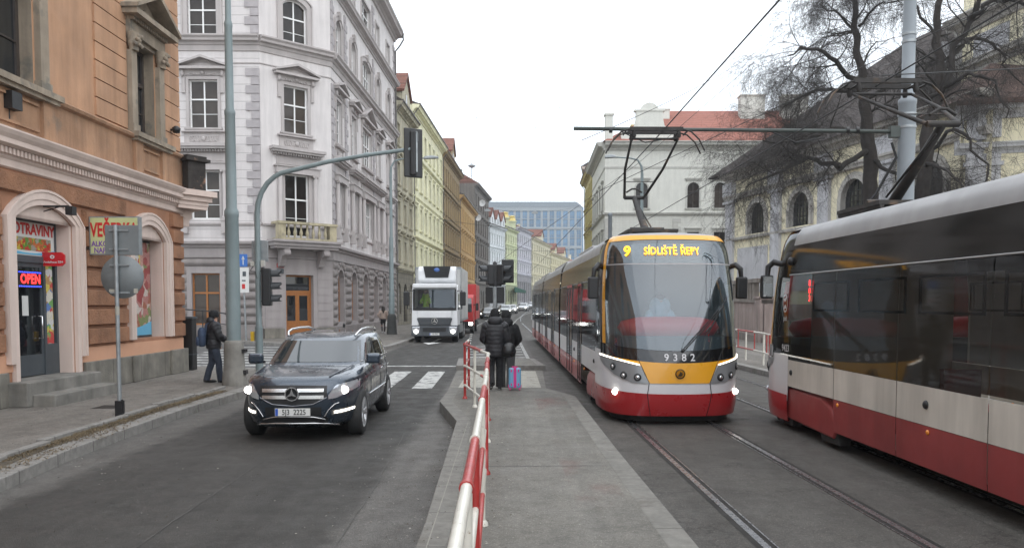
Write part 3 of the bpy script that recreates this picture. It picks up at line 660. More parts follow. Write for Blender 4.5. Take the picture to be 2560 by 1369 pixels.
def pic_mat(name, cols, sc, bg=None, k=1.0):
    """a printed photo collage: patches of the listed inks"""
    m = bpy.data.materials.new(name); m.use_nodes = True; n = m.node_tree.nodes; L = m.node_tree.links; p = n['Principled BSDF']; p.inputs['Roughness'].default_value = .3
    tc = n.new('ShaderNodeTexCoord'); nz = n.new('ShaderNodeTexNoise'); nz.inputs['Scale'].default_value = sc * .8; nz.inputs['Detail'].default_value = 3; L.new(tc.outputs['Object'], nz.inputs[0])
    va = n.new('ShaderNodeVectorMath'); va.operation = 'MULTIPLY_ADD'; L.new(nz.outputs[1], va.inputs[0]); va.inputs[1].default_value = (.25, .25, .25); L.new(tc.outputs['Object'], va.inputs[2])
    v = n.new('ShaderNodeTexVoronoi'); v.inputs['Scale'].default_value = sc; L.new(va.outputs[0], v.inputs['Vector'])
    sp = n.new('ShaderNodeSeparateColor'); L.new(v.outputs['Color'], sp.inputs[0]); r = n.new('ShaderNodeValToRGB'); r.color_ramp.interpolation = 'CONSTANT'; L.new(sp.outputs[0], r.inputs[0])
    e = r.color_ramp.elements
    while len(e) < len(cols): e.new(.5)
    for i, c in enumerate(cols): e[i].position = i / len(cols); e[i].color = (*c, 1)
    n2 = n.new('ShaderNodeTexNoise'); n2.inputs['Scale'].default_value = sc * 5; L.new(tc.outputs['Object'], n2.inputs[0])
    mr = n.new('ShaderNodeMapRange'); L.new(n2.outputs[0], mr.inputs[0]); mr.inputs[3].default_value = .55; mr.inputs[4].default_value = 1.35
    s = n.new('ShaderNodeVectorMath'); s.operation = 'SCALE'; L.new(r.outputs[0], s.inputs[0]); L.new(mr.outputs[0], s.inputs['Scale']); L.new(s.outputs[0], p.inputs['Base Color']); return m
SWHITE = mt('poster_white', (.62, .62, .6), .4, var=.04); SRED = mt('poster_red', (.5, .02, .02), .4, var=.05); SBLUE = mt('poster_blue', (.12, .42, .62), .4, var=.05)
VEG = pic_mat('printed_vegetables', [(.1, .25, .04), (.45, .03, .02), (.5, .4, .05), (.25, .1, .03), (.5, .12, .03), (.3, .3, .25)], 11)
MEAT = pic_mat('printed_food', [(.38, .13, .12), (.5, .3, .25), (.32, .12, .07), (.55, .5, .45), (.42, .2, .18), (.2, .25, .1), (.3, .06, .06)], 5)
STICK = pic_mat('printed_stickers', [(.6, .58, .5), (.5, .05, .05), (.6, .5, .1), (.1, .2, .45), (.6, .6, .6), (.15, .35, .1), (.45, .25, .1)], 7)
pw = x1 - x0 - .13
m = MB(); m.bx(0, pw, 0, .02, 0, .70, 0); m.bx(.1, pw - .12, -.004, 0, .10, .36, 1)
m.prism([(0, .02)] + [(pw * i / 8, .14 - .09 * sin(pi * i / 8)) for i in range(9)] + [(pw, .02)], -.008, -.004, 'y', 2)
write(m, 'POTRAVINY', .30, (pw / 2 + .12, -.006, .52), bold=.012, mi=3, sx=.92)
m.build('shop_poster', [SWHITE, VEG, SBLUE, SRED], sdoor, (x0 + .06, .31, z_(3.065)))
m = MB(); m.bx(0, .28, 0, .02, .42, 2.25); m.build('sticker_panel', STICK, sdoor, (x0 + 1.43, .32, .48))
m = MB(); m.bx(.36, 1.14, -.03, .0, 1.78, 2.12, 0); 
for i in range(14): m.bx(.38 + i * .053, .41 + i * .053, -.034, -.03, 2.08, 2.10, 1); m.bx(.38 + i * .053, .41 + i * .053, -.034, -.03, 1.80, 1.82, 1)
write(m, 'OPEN', .27, (.75, -.034, 1.95), bold=.006, mi=2, sx=.92)
m.build('open_sign', [BLACK, mt('blue_led', (.05, .08, 1), emit=3), mt('red_led', (1, .03, .03), emit=3)], sdoor, (x0 + .12, .29, .48), label='glowing red OPEN display inside the shop door glass')
m = MB(); m.bx(.1, .3, -.004, 0, .6, 1.0); m.bx(.12, .28, -.008, -.004, .75, .95); m.build('door_notice', SWHITE, sdoor, (x0 + .55, .31, 1.1))
m = MB(); m.bx(x0, x1, 1.3, 1.35, 0, 4); m.bx(SHW[0], SHW[1], .6, .62, 0, 4); m.bx(SHOP[0] - .3, SHOP[1] + .3, .5, 1.4, .02, .10); F.put('shop_interior', m, ROOM)
# poster window
m = MB(); a, b = SHW[0] + .07, SHW[1] - .07; m.bx(a, b, .34, .38, z_(1.2), z_(3.75), 0); m.bx(a + .05, b - .05, .325, .34, z_(1.26), z_(3.7), 1)
m.prism([(a + .05, z_(1.26)), (b - .05, z_(1.26)), (b - .05, z_(1.62))] + [(b - .05 - (b - a - .1) * i / 6, z_(1.62) - .16 * sin(pi * i / 8)) for i in range(1, 7)], .318, .325, 'y', 2)
m.bx(a + .05, a + 1.0, .318, .325, z_(3.0), z_(3.45), 3)
F.put('poster_window', m, [DGR, MEAT, SBLUE, STICK], label='shop window filled by a printed poster of food')
for o in (SH0, SH9): m = MB(); m.bx(o[0] + .07, o[1] - .07, .34, .38, o[2], z_(3.76)); F.put('shop_window', m, DGLASS)
# red sign of the mobile operator, a small bracket lamp
m = MB(); pts = [(0, 0), (.50, 0), (.58, .08), (.58, .34), (.50, .42), (0, .42)]; m.prism(pts, -.03, .03, 'y', 0)
m.lathe([(.06, -.034), (.06, -.031)], 16, (.27, 0, .28), 1, ax='y'); m.lathe([(.022, -.037), (.022, -.035)], 10, (.275, 0, .275), 0, ax='y'); write(m, 'Vodafone SIM', .095, (.285, -.034, .12), mi=1, bold=.002)
m.build('red_shop_sign', [mt('operator_red', (.52, .015, .02), .35, var=.05), SWHITE], oh, (-9.77 + 9.45, 16.3 + 6, z_(2.87)), rz=R(0)).scale = (.8, .8, .68)
m = MB(); m.tube([(0, 0, 0), (0, -.5, .0)], .022, 6); m.tube([(0, -.35, 0), (0, .0, -.10)], .012, 5); m.cbx((0, -.55, -.09), (.16, .14, .17)); F.put('bracket_lamp', m, BLACK, X(15.7), z_(4.03), -.1)
# two steps
m = MB(); m.bx(SHOP[0] - .35, SHOP[1] + .25, -.42, .5, 0, .46); m.bx(SHOP[0] - .2, SHOP[1] + .2, -.85, -.42, -.02, .22); F.put('door_steps', m, CONC, bevel=.02)
# entablature and upper storey
m = MB(); profile(m, 0, F.L + .1, z_(4.62), [(.02, 0), (.06, .03), (.06, .16), (.10, .2), (.10, .24)]); profile(m, 0, F.L + .2, z_(4.98), [(.22, 0), (.3, .04), (.3, .13), (.36, .2), (.40, .27), (.40, .3), (.1, .36)])
dentils(m, .05, F.L, z_(4.86), z_(4.97), .20, .06, .055, .08); m.bx(0, F.L, -.09, 0, z_(4.86), z_(4.98)); F.put('entablature', m, PNK)
W1 = (X(14.2), X(15.66), z_(6.28), z_(9.3)); W2 = (X(19.75), X(20.85), z_(6.3), z_(8.62)); W3 = (X(8.3), X(9.9), z_(6.28), z_(9.3)); W0 = (X(2.5), X(4), z_(6.28), z_(9.3))
m = MB(); wall(m, F.L, z_(5.3), T, [W1, W2, W3, W0], .4, rmi=1)
F.put('upper_wall', m, [ORU, STN])
m = MB(); rows = 16; h0 = z_(6.35); hh = .415
ops2 = [(W2[0] - .33, W2[1] + .33, W2[2] - 1, W2[3] + 1.5)]
for r in range(rows):
    a, b = h0 + r * hh + .014, h0 + (r + 1) * hh - .014
    segs = [(X(17.9), W2[0] - .42), (W2[1] + .42, F.L)] if b < ops2[0][3] else [(X(17.9), F.L)]
    for p, q in segs: m.bx(p, q, -.045, .0, a, b)
F.put('grooved_courses', m, ORU)
m = MB(); m.bx(0, F.L, -.12, 0, z_(5.32), z_(6.12)); profile(m, 0, F.L, z_(6.12), [(.12, 0), (.2, .04), (.22, .1), (.14, .16)])
for W in (W1, W2, W3, W0):
    for s in (W[0] - .36, W[1] - .02): m.bx(s, s + .38, -.2, -.12, z_(5.32), z_(6.1))
    m.bx(W[0] + .1, W[1] - .1, -.17, -.12, z_(5.45), z_(5.5)); m.bx(W[0] + .1, W[1] - .1, -.17, -.12, z_(5.95), z_(6.0))
F.put('pedestal_course', m, ORD)
for i, W in enumerate((W1, W2, W3, W0)):
    w_, h_ = W[1] - W[0], W[3] - W[2]; m = MB(); cx = (W[0] + W[1]) / 2
    m.bx(-w_ / 2 - .48, w_ / 2 + .48, -.34, 0, -.12, .0); m.bx(-w_ / 2 - .42, w_ / 2 + .42, -.28, 0, -.2, -.12)
    for s in (-1, 1):
        a = s * (w_ / 2 + .02); m.bx(*sorted((a, a + s * .36)), -.16, 0, .0, .22); m.bx(*sorted((a + s * .04, a + s * .32)), -.13, 0, .22, h_ - .32)
        c_ = a + s * .18; m.lathe([(.14, h_ - .32), (.15, h_ - .22), (.2, h_ - .12), (.17, h_ - .1), (.24, h_ + .04), (.24, h_ + .09)], 8, (c_, -.12, 0), sy=.75)
        for q in range(7): m.sphere((c_ - .15 + q * .05, -.24 - .03 * (q % 2), h_ - .18 + .11 * (q % 3)), .055, 5)
    m.bx(-w_ / 2 - .4, w_ / 2 + .4, -.14, 0, h_ + .09, h_ + .38); m.bx(-w_ / 2 - .02, w_ / 2 + .02, -.04, 0, h_, h_ + .09)
    dentils(m, -w_ / 2 - .42, w_ / 2 + .42, h_ + .38, h_ + .47, .24, .06, .05, .1); m.bx(-w_ / 2 - .42, w_ / 2 + .42, -.12, 0, h_ + .382, h_ + .47)
    pedi(m, w_ + 1.2, h_ + .47, .62, .42, .13)
    sm = m.mesh('window_surround', STN); o = F.put('window', sm, None, cx, W[2])
    fm, pm = frame_mesh(w_, h_, 0, 'oh%d' % i, mat=DBR, bars=(.62,), t=.09, mul=2, dep=.26, pane=glassy('old_glass', (.5, .55, .6), .1, .12) if i == 0 else K['ohg'])
    if i == 0: K['ohg'] = pm.materials[0]
    put('window_frame', fm, o); put('window_pane', pm, o)
m = MB(); m.lathe([(.001, 0), (.09, .02), (.12, .14), (.05, .2)], 8, (0, -.2, 0)); m.tube([(0, 0, .1), (0, -.2, .1)], .03, 5); F.put('wall_bracket', m, BLACK, X(21.7), z_(6.75))
m = MB(); m.cbx((0, -.18, 0), (.3, .2, .32)); m.tube([(0, -.1, -.1), (0, -.1, -.4)], .03, 5); F.put('wall_lamp_box', m, BLACK, X(14.7), z_(5.85))
# bodies behind and the corner balcony
m = MB(); m.bx(-9.2, -.85, 0, 28.3, 0, T); oh2 = m.build('house_body', [ORU], oh, (0, 0, 0))
m = MB(); m.bx(-.86, 0, 27.6, 28.29, z_(.8), T); m.build('corner_pier', [ORB], oh, (0, 0, 0))
m = MB(); m.bx(-9, .04, 28.3, 28.42, 0, z_(.82)); m.build('plinth', PLI, oh)
m = MB(); rusti(m, 0, 8, z_(1.14), z_(4.6), 8, [], .075); m.build('block_courses', ORB, oh, (0, 28.3, 0), rz=pi)
m = MB()
k = m.M; m.M = Matrix.Translation((-.35, 28.2, 0)) @ Matrix.Rotation(R(-35), 4, 'Z')
m.bx(-.4, .75, 0, 1.0, z_(4.98), z_(5.12), 0); m.bx(-.4, .68, 0, .92, z_(4.86), z_(4.98), 0); m.bx(-.4, .85, 0, 1.1, z_(5.12), z_(5.28), 0)
dentils(m, -.4, .7, z_(4.76), z_(4.86), .0, .07, .05, -.9, 0)
m.M = k; m.build('corner_balcony', PNK, oh)
m = MB(); k = m.M; m.M = Matrix.Translation((-.18, 28.3, 0)) @ Matrix.Rotation(R(-35), 4, 'Z'); m.bx(-.13, .13, 0, .42, z_(4.3), z_(4.86)); m.lathe([(.19, -.14), (.19, .14)], 14, (0, .32, z_(4.62)), ax='x'); m.lathe([(.11, -.16), (.11, .16)], 12, (0, .32, z_(4.62)), ax='x')
m.tube([(0, .42, z_(4.7)), (0, .6, z_(4.82))], .1, 8); m.M = k; m.build('scroll_bracket', PNK, oh)
DST = mt('soot_blackened_stone', (.035, .03, .027), .95, var=.3, scale=3, spots=2.2, spotc=(.40, .22, .14), bump=.01, bscale=20)
m = MB(); k = m.M; m.M = Matrix.Translation((-.35, 28.2, 0)) @ Matrix.Rotation(R(-35), 4, 'Z')
m.bx(.25, .68, .3, .85, z_(5.28), z_(6.1)); m.bx(.15, .78, .2, .95, z_(6.1), z_(6.18)); m.bx(.22, .70, .28, .88, z_(6.18), z_(6.26)); m.bx(-.5, .3, .4, .8, z_(5.28), z_(5.42)); m.bx(-.5, .3, .42, .78, z_(5.98), z_(6.12))
for q in (-.35, -.12, .1): m.lathe([(.05, z_(5.42)), (.1, z_(5.55)), (.05, z_(5.78)), (.07, z_(5.9)), (.06, z_(5.98))], 8, (q, .6, 0))
m.M = k; m.build('balustrade', DST, oh)
# grocery sign board hung from the facade
vb = thing('shop_sign_board', 'pale green box sign reading VEČERKA above violet small print, hanging off the orange wall', 'sign', (-9.40, 17.4, 3.17))
SGR = mt('sign_pale_green', (.50, .52, .26), .4, var=.08); 
m = MB(); m.bx(.06, 1.16, -.07, .07, 0, .84, 0); m.bx(.09, 1.13, -.075, -.07, .03, .81, 1)
write(m, 'VEČERKA', .42, (.61, -.08, .53), bold=.014, mi=2, sx=.58); write(m, 'ALKOHOL', .16, (.11, -.08, .235), mi=3, align='LEFT', bold=.005, sx=.85); write(m, 'NAPOJE', .16, (.16, -.08, .09), mi=3, align='LEFT', bold=.005, sx=.85)
m.build('sign_panel', [STEEL, SGR, SRED, mt('violet_letters', (.16, .06, .30), .5)], vb)
m = MB(); m.tube([(-.08, 0, .7), (.1, 0, .7)], .02, 6); m.tube([(-.08, 0, .15), (.1, 0, .15)], .02, 6); m.build('sign_bracket', STEEL, vb)
# ---------------- the pale grey corner palace
GW = mt('pale_grey_render', (.62, .588, .578), .85, var=.06, scale=.8, streak=.13)
GT = mt('grey_trim', (.42, .388, .378), .85, var=.07, scale=1, streak=.08, bump=.003, bscale=40); GQ = mt('grey_boss_stone', (.37, .345, .35), .95, var=.12, scale=3, bump=.02, bscale=24)
GB = mt('dark_grey_base', (.235, .21, .20), .92, var=.15, scale=1.2, streak=.14, bump=.018, bscale=22); GBS = mt('smooth_grey_base', (.33, .30, .295), .88, var=.08, scale=1, streak=.1)
GWG = M('grooved_grey_render', (.585, .555, .547), .85, var=.05, scale=.8, groove=.46, gdark=.72, streak=.07)
WF = mt('white_window_frame', (.80, .80, .79), .5, var=.03); OAK = mt('orange_oak_joinery', (.33, .125, .03), .45, var=.2, scale=9)
gp = thing('corner_palace', 'tall pale grey corner apartment palace with pediments, white windows and dark rough stone base', 'building', (-13.8, 43, .15))
CORN2 = [(0, 0), (.06, .03), (.08, .3), (.14, .34), (.18, .46), (.36, .5), (.38, .62), (.48, .72), (.48, .8), (.1, .88)]
def palace_side(F, cols, left=False, chamfer=False, right=False):
    L = F.L; z1 = 5.35; ops = []
    rows = ((6.55, 2.62, 0), (11.45, 2.6, 0), (16.25, 2.55, .35), (20.9, 1.9, 0))
    for (cx, cw, kind) in cols:
        for r, (z, h, ar) in enumerate(rows): 
            zz = 5.7 if (r == 0 and chamfer) else z
            ops.append((cx - cw / 2, cx + cw / 2, zz, z + h, ar, r, kind))
    m = MB(); wall(m, L, z1, 24.6, [o[:5] for o in ops], .3); F.put('upper_wall', m, GW if not left else GWG)
    for o in ops:
        st = {0: 'col', 1: 'bigp', 2: 'archd', 3: 'plain'}[o[5]]; w_, h_ = o[1] - o[0], o[3] - o[2]
        if st == 'bigp': q = window(F, (o[0] + o[1]) / 2, o[2], w_, h_, 0, 'bigp', GT, 'gp', WF, bars=(.6,), mul=2 if o[6] == 0 else 4)
        elif st == 'plain': q = window(F, (o[0] + o[1]) / 2, o[2], w_, h_, 0, 'plain', GT, 'gp', WF)
        else:
            k = ('gps', st, round(w_, 2), round(h_, 2))
            if k not in K:
                m = MB()
                if st == 'col':
                    ring(m, w_, h_, 0, .14, .05); 
                    for s in (-1, 1):
                        x_ = s * (w_ / 2 + .34); m.lathe([(.17, .0), (.17, .12), (.13, .18), (.125, h_ - .2), (.10, h_ - .15), (.17, h_ - .02), (.17, h_)], 12, (x_, -.16, 0)); m.bx(x_ - .2, x_ + .2, -.34, .0, -.12, 0)
                        for e in (-1, 1): m.lathe([(.07, -.1), (.07, .1)], 8, (x_ + e * .14, -.22, h_ - .05), ax='y')
                        m.bx(x_ - .2, x_ + .2, -.3, 0, -.80, -.12)
                    m.bx(-w_ / 2 - .58, w_ / 2 + .58, -.3, 0, h_, h_ + .35); m.bx(-w_ / 2 - .66, w_ / 2 + .66, -.36, 0, h_ + .35, h_ + .42); m.bx(-w_ / 2 - .5, w_ / 2 + .5, -.06, 0, h_ + .5, h_ + .95)
                    dentils(m, -w_ / 2 - .7, w_ / 2 + .7, h_ + 1.0, h_ + 1.12, .3, .08, .07, .1); m.bx(-w_ / 2 - .72, w_ / 2 + .72, -.15, 0, h_ + .98, h_ + 1.12); m.bx(-w_ / 2 - .8, w_ / 2 + .8, -.42, 0, h_ + 1.12, h_ + 1.24); m.bx(-w_ / 2 - .88, w_ / 2 + .88, -.5, 0, h_ + 1.24, h_ + 1.4)
                else:
                    ring(m, w_, h_, .35, .3, .08); ring(m, w_ + .5, h_ + .25, .38, .08, .13); m.bx(-w_ / 2 - .35, w_ / 2 + .35, -.14, 0, -.12, 0); m.prism([(-.1, h_ + .02), (.1, h_ + .02), (.16, h_ + .5), (-.16, h_ + .5)], -.22, 0, 'y')
                K[k] = m.mesh('window_surround', GT)
            q = F.put('window', K[k], None, (o[0] + o[1]) / 2, o[2])
            fm, pm = frame_mesh(w_, h_, o[4], 'gp' + st, mat=WF, bars=(.60,), mul=2 if o[6] == 0 else 4); put('window_frame', fm, q); put('window_pane', pm, q)
    for q in ((-.05, L + .05, 15.55, CORN2), (-.05, L + .05, 24.0, corn(1.7, 1.0)), (0, L, 20.0, corn(1.0, .8)), (0, L, 14.9, [(0, 0), (.05, .02), (.05, .07)]), (0, L, 6.2, [(0, 0), (.1, .02), (.12, .12), (.06, .16)])): m = MB(); profile(m, *q); F.put('cornice', m, GT)
    m = MB(); m.bx(-.03, L + .03, -.04, 0, 4.55, 5.0); profile(m, -.06, L + .06, 4.98, [(.04, 0), (.14, .03), (.16, .14), (.34, .2), (.36, .32), (.3, .37)]); profile(m, -.03, L + .03, 4.42, [(0, 0), (.1, .04), (.1, .12)]); F.put('base_cornice', m, GBS)
    return ops
PA, PB, PC, PD = (-25, 42.85), (-13.7, 43.0), (-10.5, 45.85), (-10.0, 67.3)
F1 = Fac(gp, PA, PB); F2 = Fac(gp, PB, PC); F3 = Fac(gp, PC, PD)
palace_side(F1, [(F1.L - 3.05, 1.55, 0), (F1.L - 7.1, 1.55, 0)], left=True); palace_side(F2, [(F2.L / 2 - .05, 1.45, 0)], chamfer=True)
RC = [(1.8, 1.3, 0), (5.75, 1.3, 0), (9.9, 2.9, 1), (14.0, 1.3, 0), (18.3, 1.3, 0)]
palace_side(F3, RC, right=True)
for F, xs in ((F1, ((F1.L, -1),)), (F3, ((0, 1), (3.3, 1), (12.0, 1), (F3.L, -1)))):
    for x, s in xs:
        for a_, b_ in ((6.4, 15.0), (16.5, 20), (20.8, 24)): m = MB(); quoins(m, x, a_, b_, s, .75, .45, .46, .07); F.put('quoins', m, GQ)
# ground floor
o1 = [(F1.L - 3.9, F1.L - 2.35, .75, 3.6, 0), (F1.L - 8, F1.L - 6.4, .75, 3.6, 0)]; m = MB(); wall(m, F1.L, 0, 4.45, o1, .35); F1.put('ground_floor_wall', m, GBS)
m = MB(); rusti(m, 0, F1.L - .05, .75, 4.4, 8, [(a, b, c, d) for a, b, c, d, e in o1], .13, bulge=True); m.bx(0, F1.L, -.1, 0, 0, .75); F1.put('boss_courses', m, GB)
for o in o1: window(F1, (o[0] + o[1]) / 2, o[2], o[1] - o[0], o[3] - o[2], 0, 'none', GBS, 'gg', OAK, bars=(.62,), low=False, t=.09)
dx = F2.L / 2 + .05; o2 = [(dx - .85, dx + .85, .15, 3.55, 0)]; m = MB(); wall(m, F2.L, 0, 4.45, o2, .5)
for r in range(8):
    z = .6 + r * .45
    if z < 4.3:
        m.bx(.1, dx - 1.1, -.03, 0, z + .012, z + .438); m.bx(dx + 1.1, F2.L - .1, -.03, 0, z + .012, z + .438)
F2.put('ground_floor_wall', m, GBS)
for a_, b_ in ((0, dx - 1.0), (dx + 1.0, F2.L)): m = MB(); m.bx(a_, b_, -.12, 0, 0, .55); F2.put('plinth', m, PLI)
m = MB(); a, b = dx - .85, dx + .85
for (p, q, r, s) in ((a, a + .1, 0, 3.4), (b - .1, b, 0, 3.4), (a + .1, b - .1, 3.3, 3.4), (a + .1, b - .1, 2.36, 2.52)): m.bx(p, q, .33, .42, .15 + r, .15 + s)
dr = F2.put('front_door', m, OAK)
for s in (0, 1):
    m = MB(); u = a + .1 + s * .75
    m.bx(u, u + .12, .35, .40, .15, 2.51); m.bx(u + .63, u + .74, .35, .40, .15, 2.51); m.bx(u + .12, u + .63, .35, .40, .15, .95); m.bx(u + .12, u + .63, .35, .40, 2.38, 2.51); m.bx(u + .18, u + .57, .335, .35, .3, .82)
    m.build('door_leaf', OAK, dr); m = MB(); m.bx(u + .12, u + .63, .37, .38, .95, 2.38); m.build('door_glass', DGLASS, dr)
m = MB(); m.bx(a + .1, b - .1, .37, .38, 2.67, 3.45); m.build('transom_glass', DGLASS, dr)
# balcony
BAL = mt('yellowed_balcony_stone', (.42, .37, .25), .9, var=.2, scale=2.5, streak=.3, spots=2, spotc=(.22, .2, .15))
m = MB(); bw = 2.0
m.bx(dx - bw, dx + bw, -1.15, -.36, 5.1, 5.3); m.bx(dx - bw - .1, dx + bw + .1, -1.28, -.36, 5.3, 5.42); m.bx(dx - bw + .1, dx + bw - .1, -1.05, -.36, 4.96, 5.1); bal = F2.put('balcony', m, GBS)
m = MB()
for (p, q, r, s) in ((dx - 1.75, dx + 1.75, -1.13, -.83), ): m.bx(p, q, r, s, 5.42, 5.53); m.bx(p - .05, q + .05, r - .04, s + .04, 6.28, 6.42)
for s in (-1, 1): a = dx + s * 1.75; m.bx(*sorted((a, a - s * .3)), -.83, -.3, 5.42, 5.53); m.bx(*sorted((a + s * .05, a - s * .33)), -.79, -.3, 6.283, 6.42); m.bx(*sorted((a, a - s * .42)), -1.12, -.72, 5.53, 6.28)
m.build('balcony_rail', BAL, bal)
for i in range(7): m = MB(); m.lathe([(.07, 5.53), (.05, 5.6), (.105, 5.76), (.1, 5.85), (.045, 6.05), (.06, 6.18), (.07, 6.28)], 8); m.build('baluster', BAL, bal, (dx - 1.11 + i * .37, -.98, 0))
for s in (-1, 1):
    m = MB()
    m.prism([(-.1, 4.95), (-1.0, 4.95), (-1.0, 4.75), (-.75, 4.6), (-.5, 4.35), (-.3, 4.0), (-.1, 3.95)], -.16, .16, 'x'); m.lathe([(.17, -.19), (.17, .19)], 12, (0, -.88, 4.72), ax='x'); m.lathe([(.12, -.18), (.12, .18)], 12, (0, -.25, 4.12), ax='x')
    m.build('console', GBS, bal, (dx + s * 1.2, 0, 0))
o3 = [(cx - .80, cx + .80, (.15 if i == 4 else .8), 4.0, .80) for i, cx in enumerate((2.0, 5.6, 9.2, 12.8, 16.2, 19.6))]
m = MB(); wall(m, F3.L, 0, 4.45, o3, .5); F3.put('ground_floor_wall', m, GBS)
m = MB(); rusti(m, 0, F3.L, .6, 4.4, 8, [(a, b, c, d) for a, b, c, d, e in o3], .11, bulge=True); m.bx(0, F3.L, -.14, 0, 0, .55)
for a, b, c, d, e in o3:
    for i in range(9):
        t = pi * (i + .5) / 9; cx = (a + b) / 2; m.sphere((cx - 1.16 * cos(t), -.02, d - e + 1.16 * sin(t)), .17, 6, sy=.6)
F3.put('boss_courses', m, GB)
for o in o3: window(F3, (o[0] + o[1]) / 2, o[2], o[1] - o[0], o[3] - o[2], o[4], 'none', GBS, 'g3', OAK, bars=(.6,), low=False, t=.08, dep=.3)
m = MB(); m.prism([(PA[0], PA[1] + .6), (PB[0] - .3, PB[1] + .6), (PC[0] - .6, PC[1] + .4), (PD[0] - .7, PD[1]), (PD[0] - 16, PD[1]), (PA[0], PD[1])], 0, 24.3, 'z'); m.build('house_body', GW, gp, (13.8, -43, 0))
m = MB(); m.prism([(PA[0], PA[1] - .7), (PB[0] + .2, PB[1] - .75), (PC[0] + .75, PC[1] - .35), (PD[0] + .8, PD[1]), (PD[0] - 16, PD[1]), (PA[0], PD[1])], 24.72, 24.95, 'z'); m.build('roof_edge', TIN, gp, (13.8, -43, 0))
m = MB(); m.tube([(F3.L - .3, -.8, 24.6), (F3.L - .3, -.85, 24.1), (F3.L - .2, -.5, 23.6), (F3.L - .15, -.14, 23.2), (F3.L - .15, -.14, 5.4)], .07, 6); F3.put('downpipe', m, TIN)
# small signs on it
m = MB(); m.bx(-.2, .2, -.03, 0, -.12, .12, 0); m.bx(-.2, .2, -.03, 0, -.45, -.2, 1); F2.put('house_number_plates', m, [SRED, DGR], 1.0, 4.05, -.05)
# ---------------- the left row along the bending street
def fx(y): return (-12.83 + .042 * y, y)
P = [(-10.0, 67.35), fx(76.5), fx(98.5), fx(118), (-6.8, 143), (-4.9, 165), (-1.6, 178), (1.2, 190), (5.1, 208), (11.7, 240), (19.7, 275), (34, 320)]
rowhouse('dirty cream house with a small red gable right beside the pale grey palace', P[0], P[1], 19.2, 4, 3, (.42, .39, .29), (.22, .20, .155), key='cream', dirt=.45, dorm=1, style='pedi', chim=1, z=.15, rise=4)
rowhouse('pale yellow-green house with very deep eaves and tall ribbed windows', P[1], P[2], 21.2, 4, 7, (.64, .625, .44), (.46, .45, .33), key='lemon', dirt=.06, style='lintel', z=.15, gf=4.4, band=(1, 3), rise=2.5)
rowhouse('dirty brown-ochre house with a red gable, next after the pale yellow-green one', P[2], P[3], 20.9, 4, 8, (.30, .22, .115), (.17, .14, .10), key='brown', dirt=.4, dorm=1, style='lintel', z=.2, rise=4, roof=ROOFR)
rowhouse('bright ochre-orange house in the row, one storey lower than its neighbours', P[3], P[4], 17.8, 3, 8, (.44, .29, .12), (.30, .21, .11), key='ochre', dirt=.15, style='pedi', z=.6)
rowhouse('sooty dark grey-brown house with satellite dishes and a siren on its roof', P[4], P[5], 23.0, 4, 6, (.13, .115, .10), (.12, .11, .095), key='soot', dirt=.3, style='pedi', z=.9, rise=4, roof=ROOFR)
rowhouse('white and pale blue house with small dormer gables behind the traffic signals', P[5], P[6], 17.6, 3, 7, (.52, .55, .56), (.35, .36, .37), key='paleblue', dirt=.08, style='lintel', z=1.2, dorm=3, wf=.36)
rowhouse('lime green house with two yellow attic turrets', P[6], P[7], 18.0, 4, 5, (.48, .51, .33), (.36, .38, .24), key='lime', dirt=.08, style='lintel', z=1.4, chim=1)
rowhouse('pale lilac house on the bend of the street with a dark grooved base', P[7], P[8], 19.0, 3, 7, (.42, .42, .46), (.25, .245, .26), key='lilac', dirt=.15, style='pedi', z=1.6, gf=7.5, roof=ROOFR, arches=False, band=())
rowhouse('creamy yellow house just beyond the pale lilac one', P[8], P[9], 17.6, 4, 9, (.50, .47, .34), (.34, .32, .23), key='creamy', dirt=.1, style='lintel', z=2, roof=ROOFR, dorm=1)
rowhouse('yellow house above the tram roof, second beyond the pale lilac one', P[9], P[10], 15, 3, 10, (.52, .48, .32), (.34, .32, .2), key='yellowish', dirt=.1, style='lintel', z=2.5, roof=ROOFR, dorm=2)
rowhouse('cream house at the far end of the visible row', P[10], P[11], 13.2, 3, 12, (.52, .48, .36), (.4, .36, .26), key='farcream', dirt=.05, style='plain', z=3, roof=ROOFR, chim=3)
# things standing on the roofs
rt = thing('roof_siren', 'mushroom shaped siren on the roof of the sooty dark house', 'siren', (-7.6, 149, 27.0)); m = MB(); m.tube([(0, 0, -2.5), (0, 0, 1.2)], .08, 6); m.lathe([(.15, .6), (.75, .95), (.7, 1.1), (.3, 1.25), (.05, 1.5)], 12); m.build('siren_horn', STEEL, rt)
for (x, y, z, l) in ((-6.9, 146, 17.9, 'satellite dish on the sooty house below its top storey'), (-6.3, 150.5, 21.1, 'satellite dish on the sooty house at its top storey')):
    d = thing('satellite_dish', l, 'satellite dish', (x, y, z)); m = MB(); m.lathe([(.001, .15), (.35, .06), (.6, -.1), (.62, -.1), (.36, .09), (.001, .18)], 16, (.6, -.7, 0), ax='y'); m.build('dish', WHITE, d); m = MB(); m.tube([(0, 0, 0), (.6, -.5, 0)], .04, 5); m.build('dish_arm', STEEL, d)
for i, (y, h) in enumerate(((179.5, 0), (187.5, 0))):
    pass
tur = mt('turret_yellow', (.60, .47, .16), .8, var=.1)
for x, y in ((-1.0, 179.5), (.6, 187.2)):
    t = thing('attic_turret', 'yellow capped attic turret at the %s corner of the lime green house' % ('near' if y < 183 else 'far'), 'turret', (x - .6, y, 19.2)); m = MB(); m.bx(-.9, .9, -.9, .9, 0, 2.1); m.bx(-1.1, 1.1, -1.1, 1.1, 2.1, 2.4); m.build('turret_body', mt('render_lime', (.5, .55, .22)), t)
    m = MB(); m.lathe([(.9, 2.4), (.85, 2.9), (.6, 3.3), (.7, 3.35), (.7, 3.6), (.2, 3.75)], 8); m.build('turret_cap', tur, t)
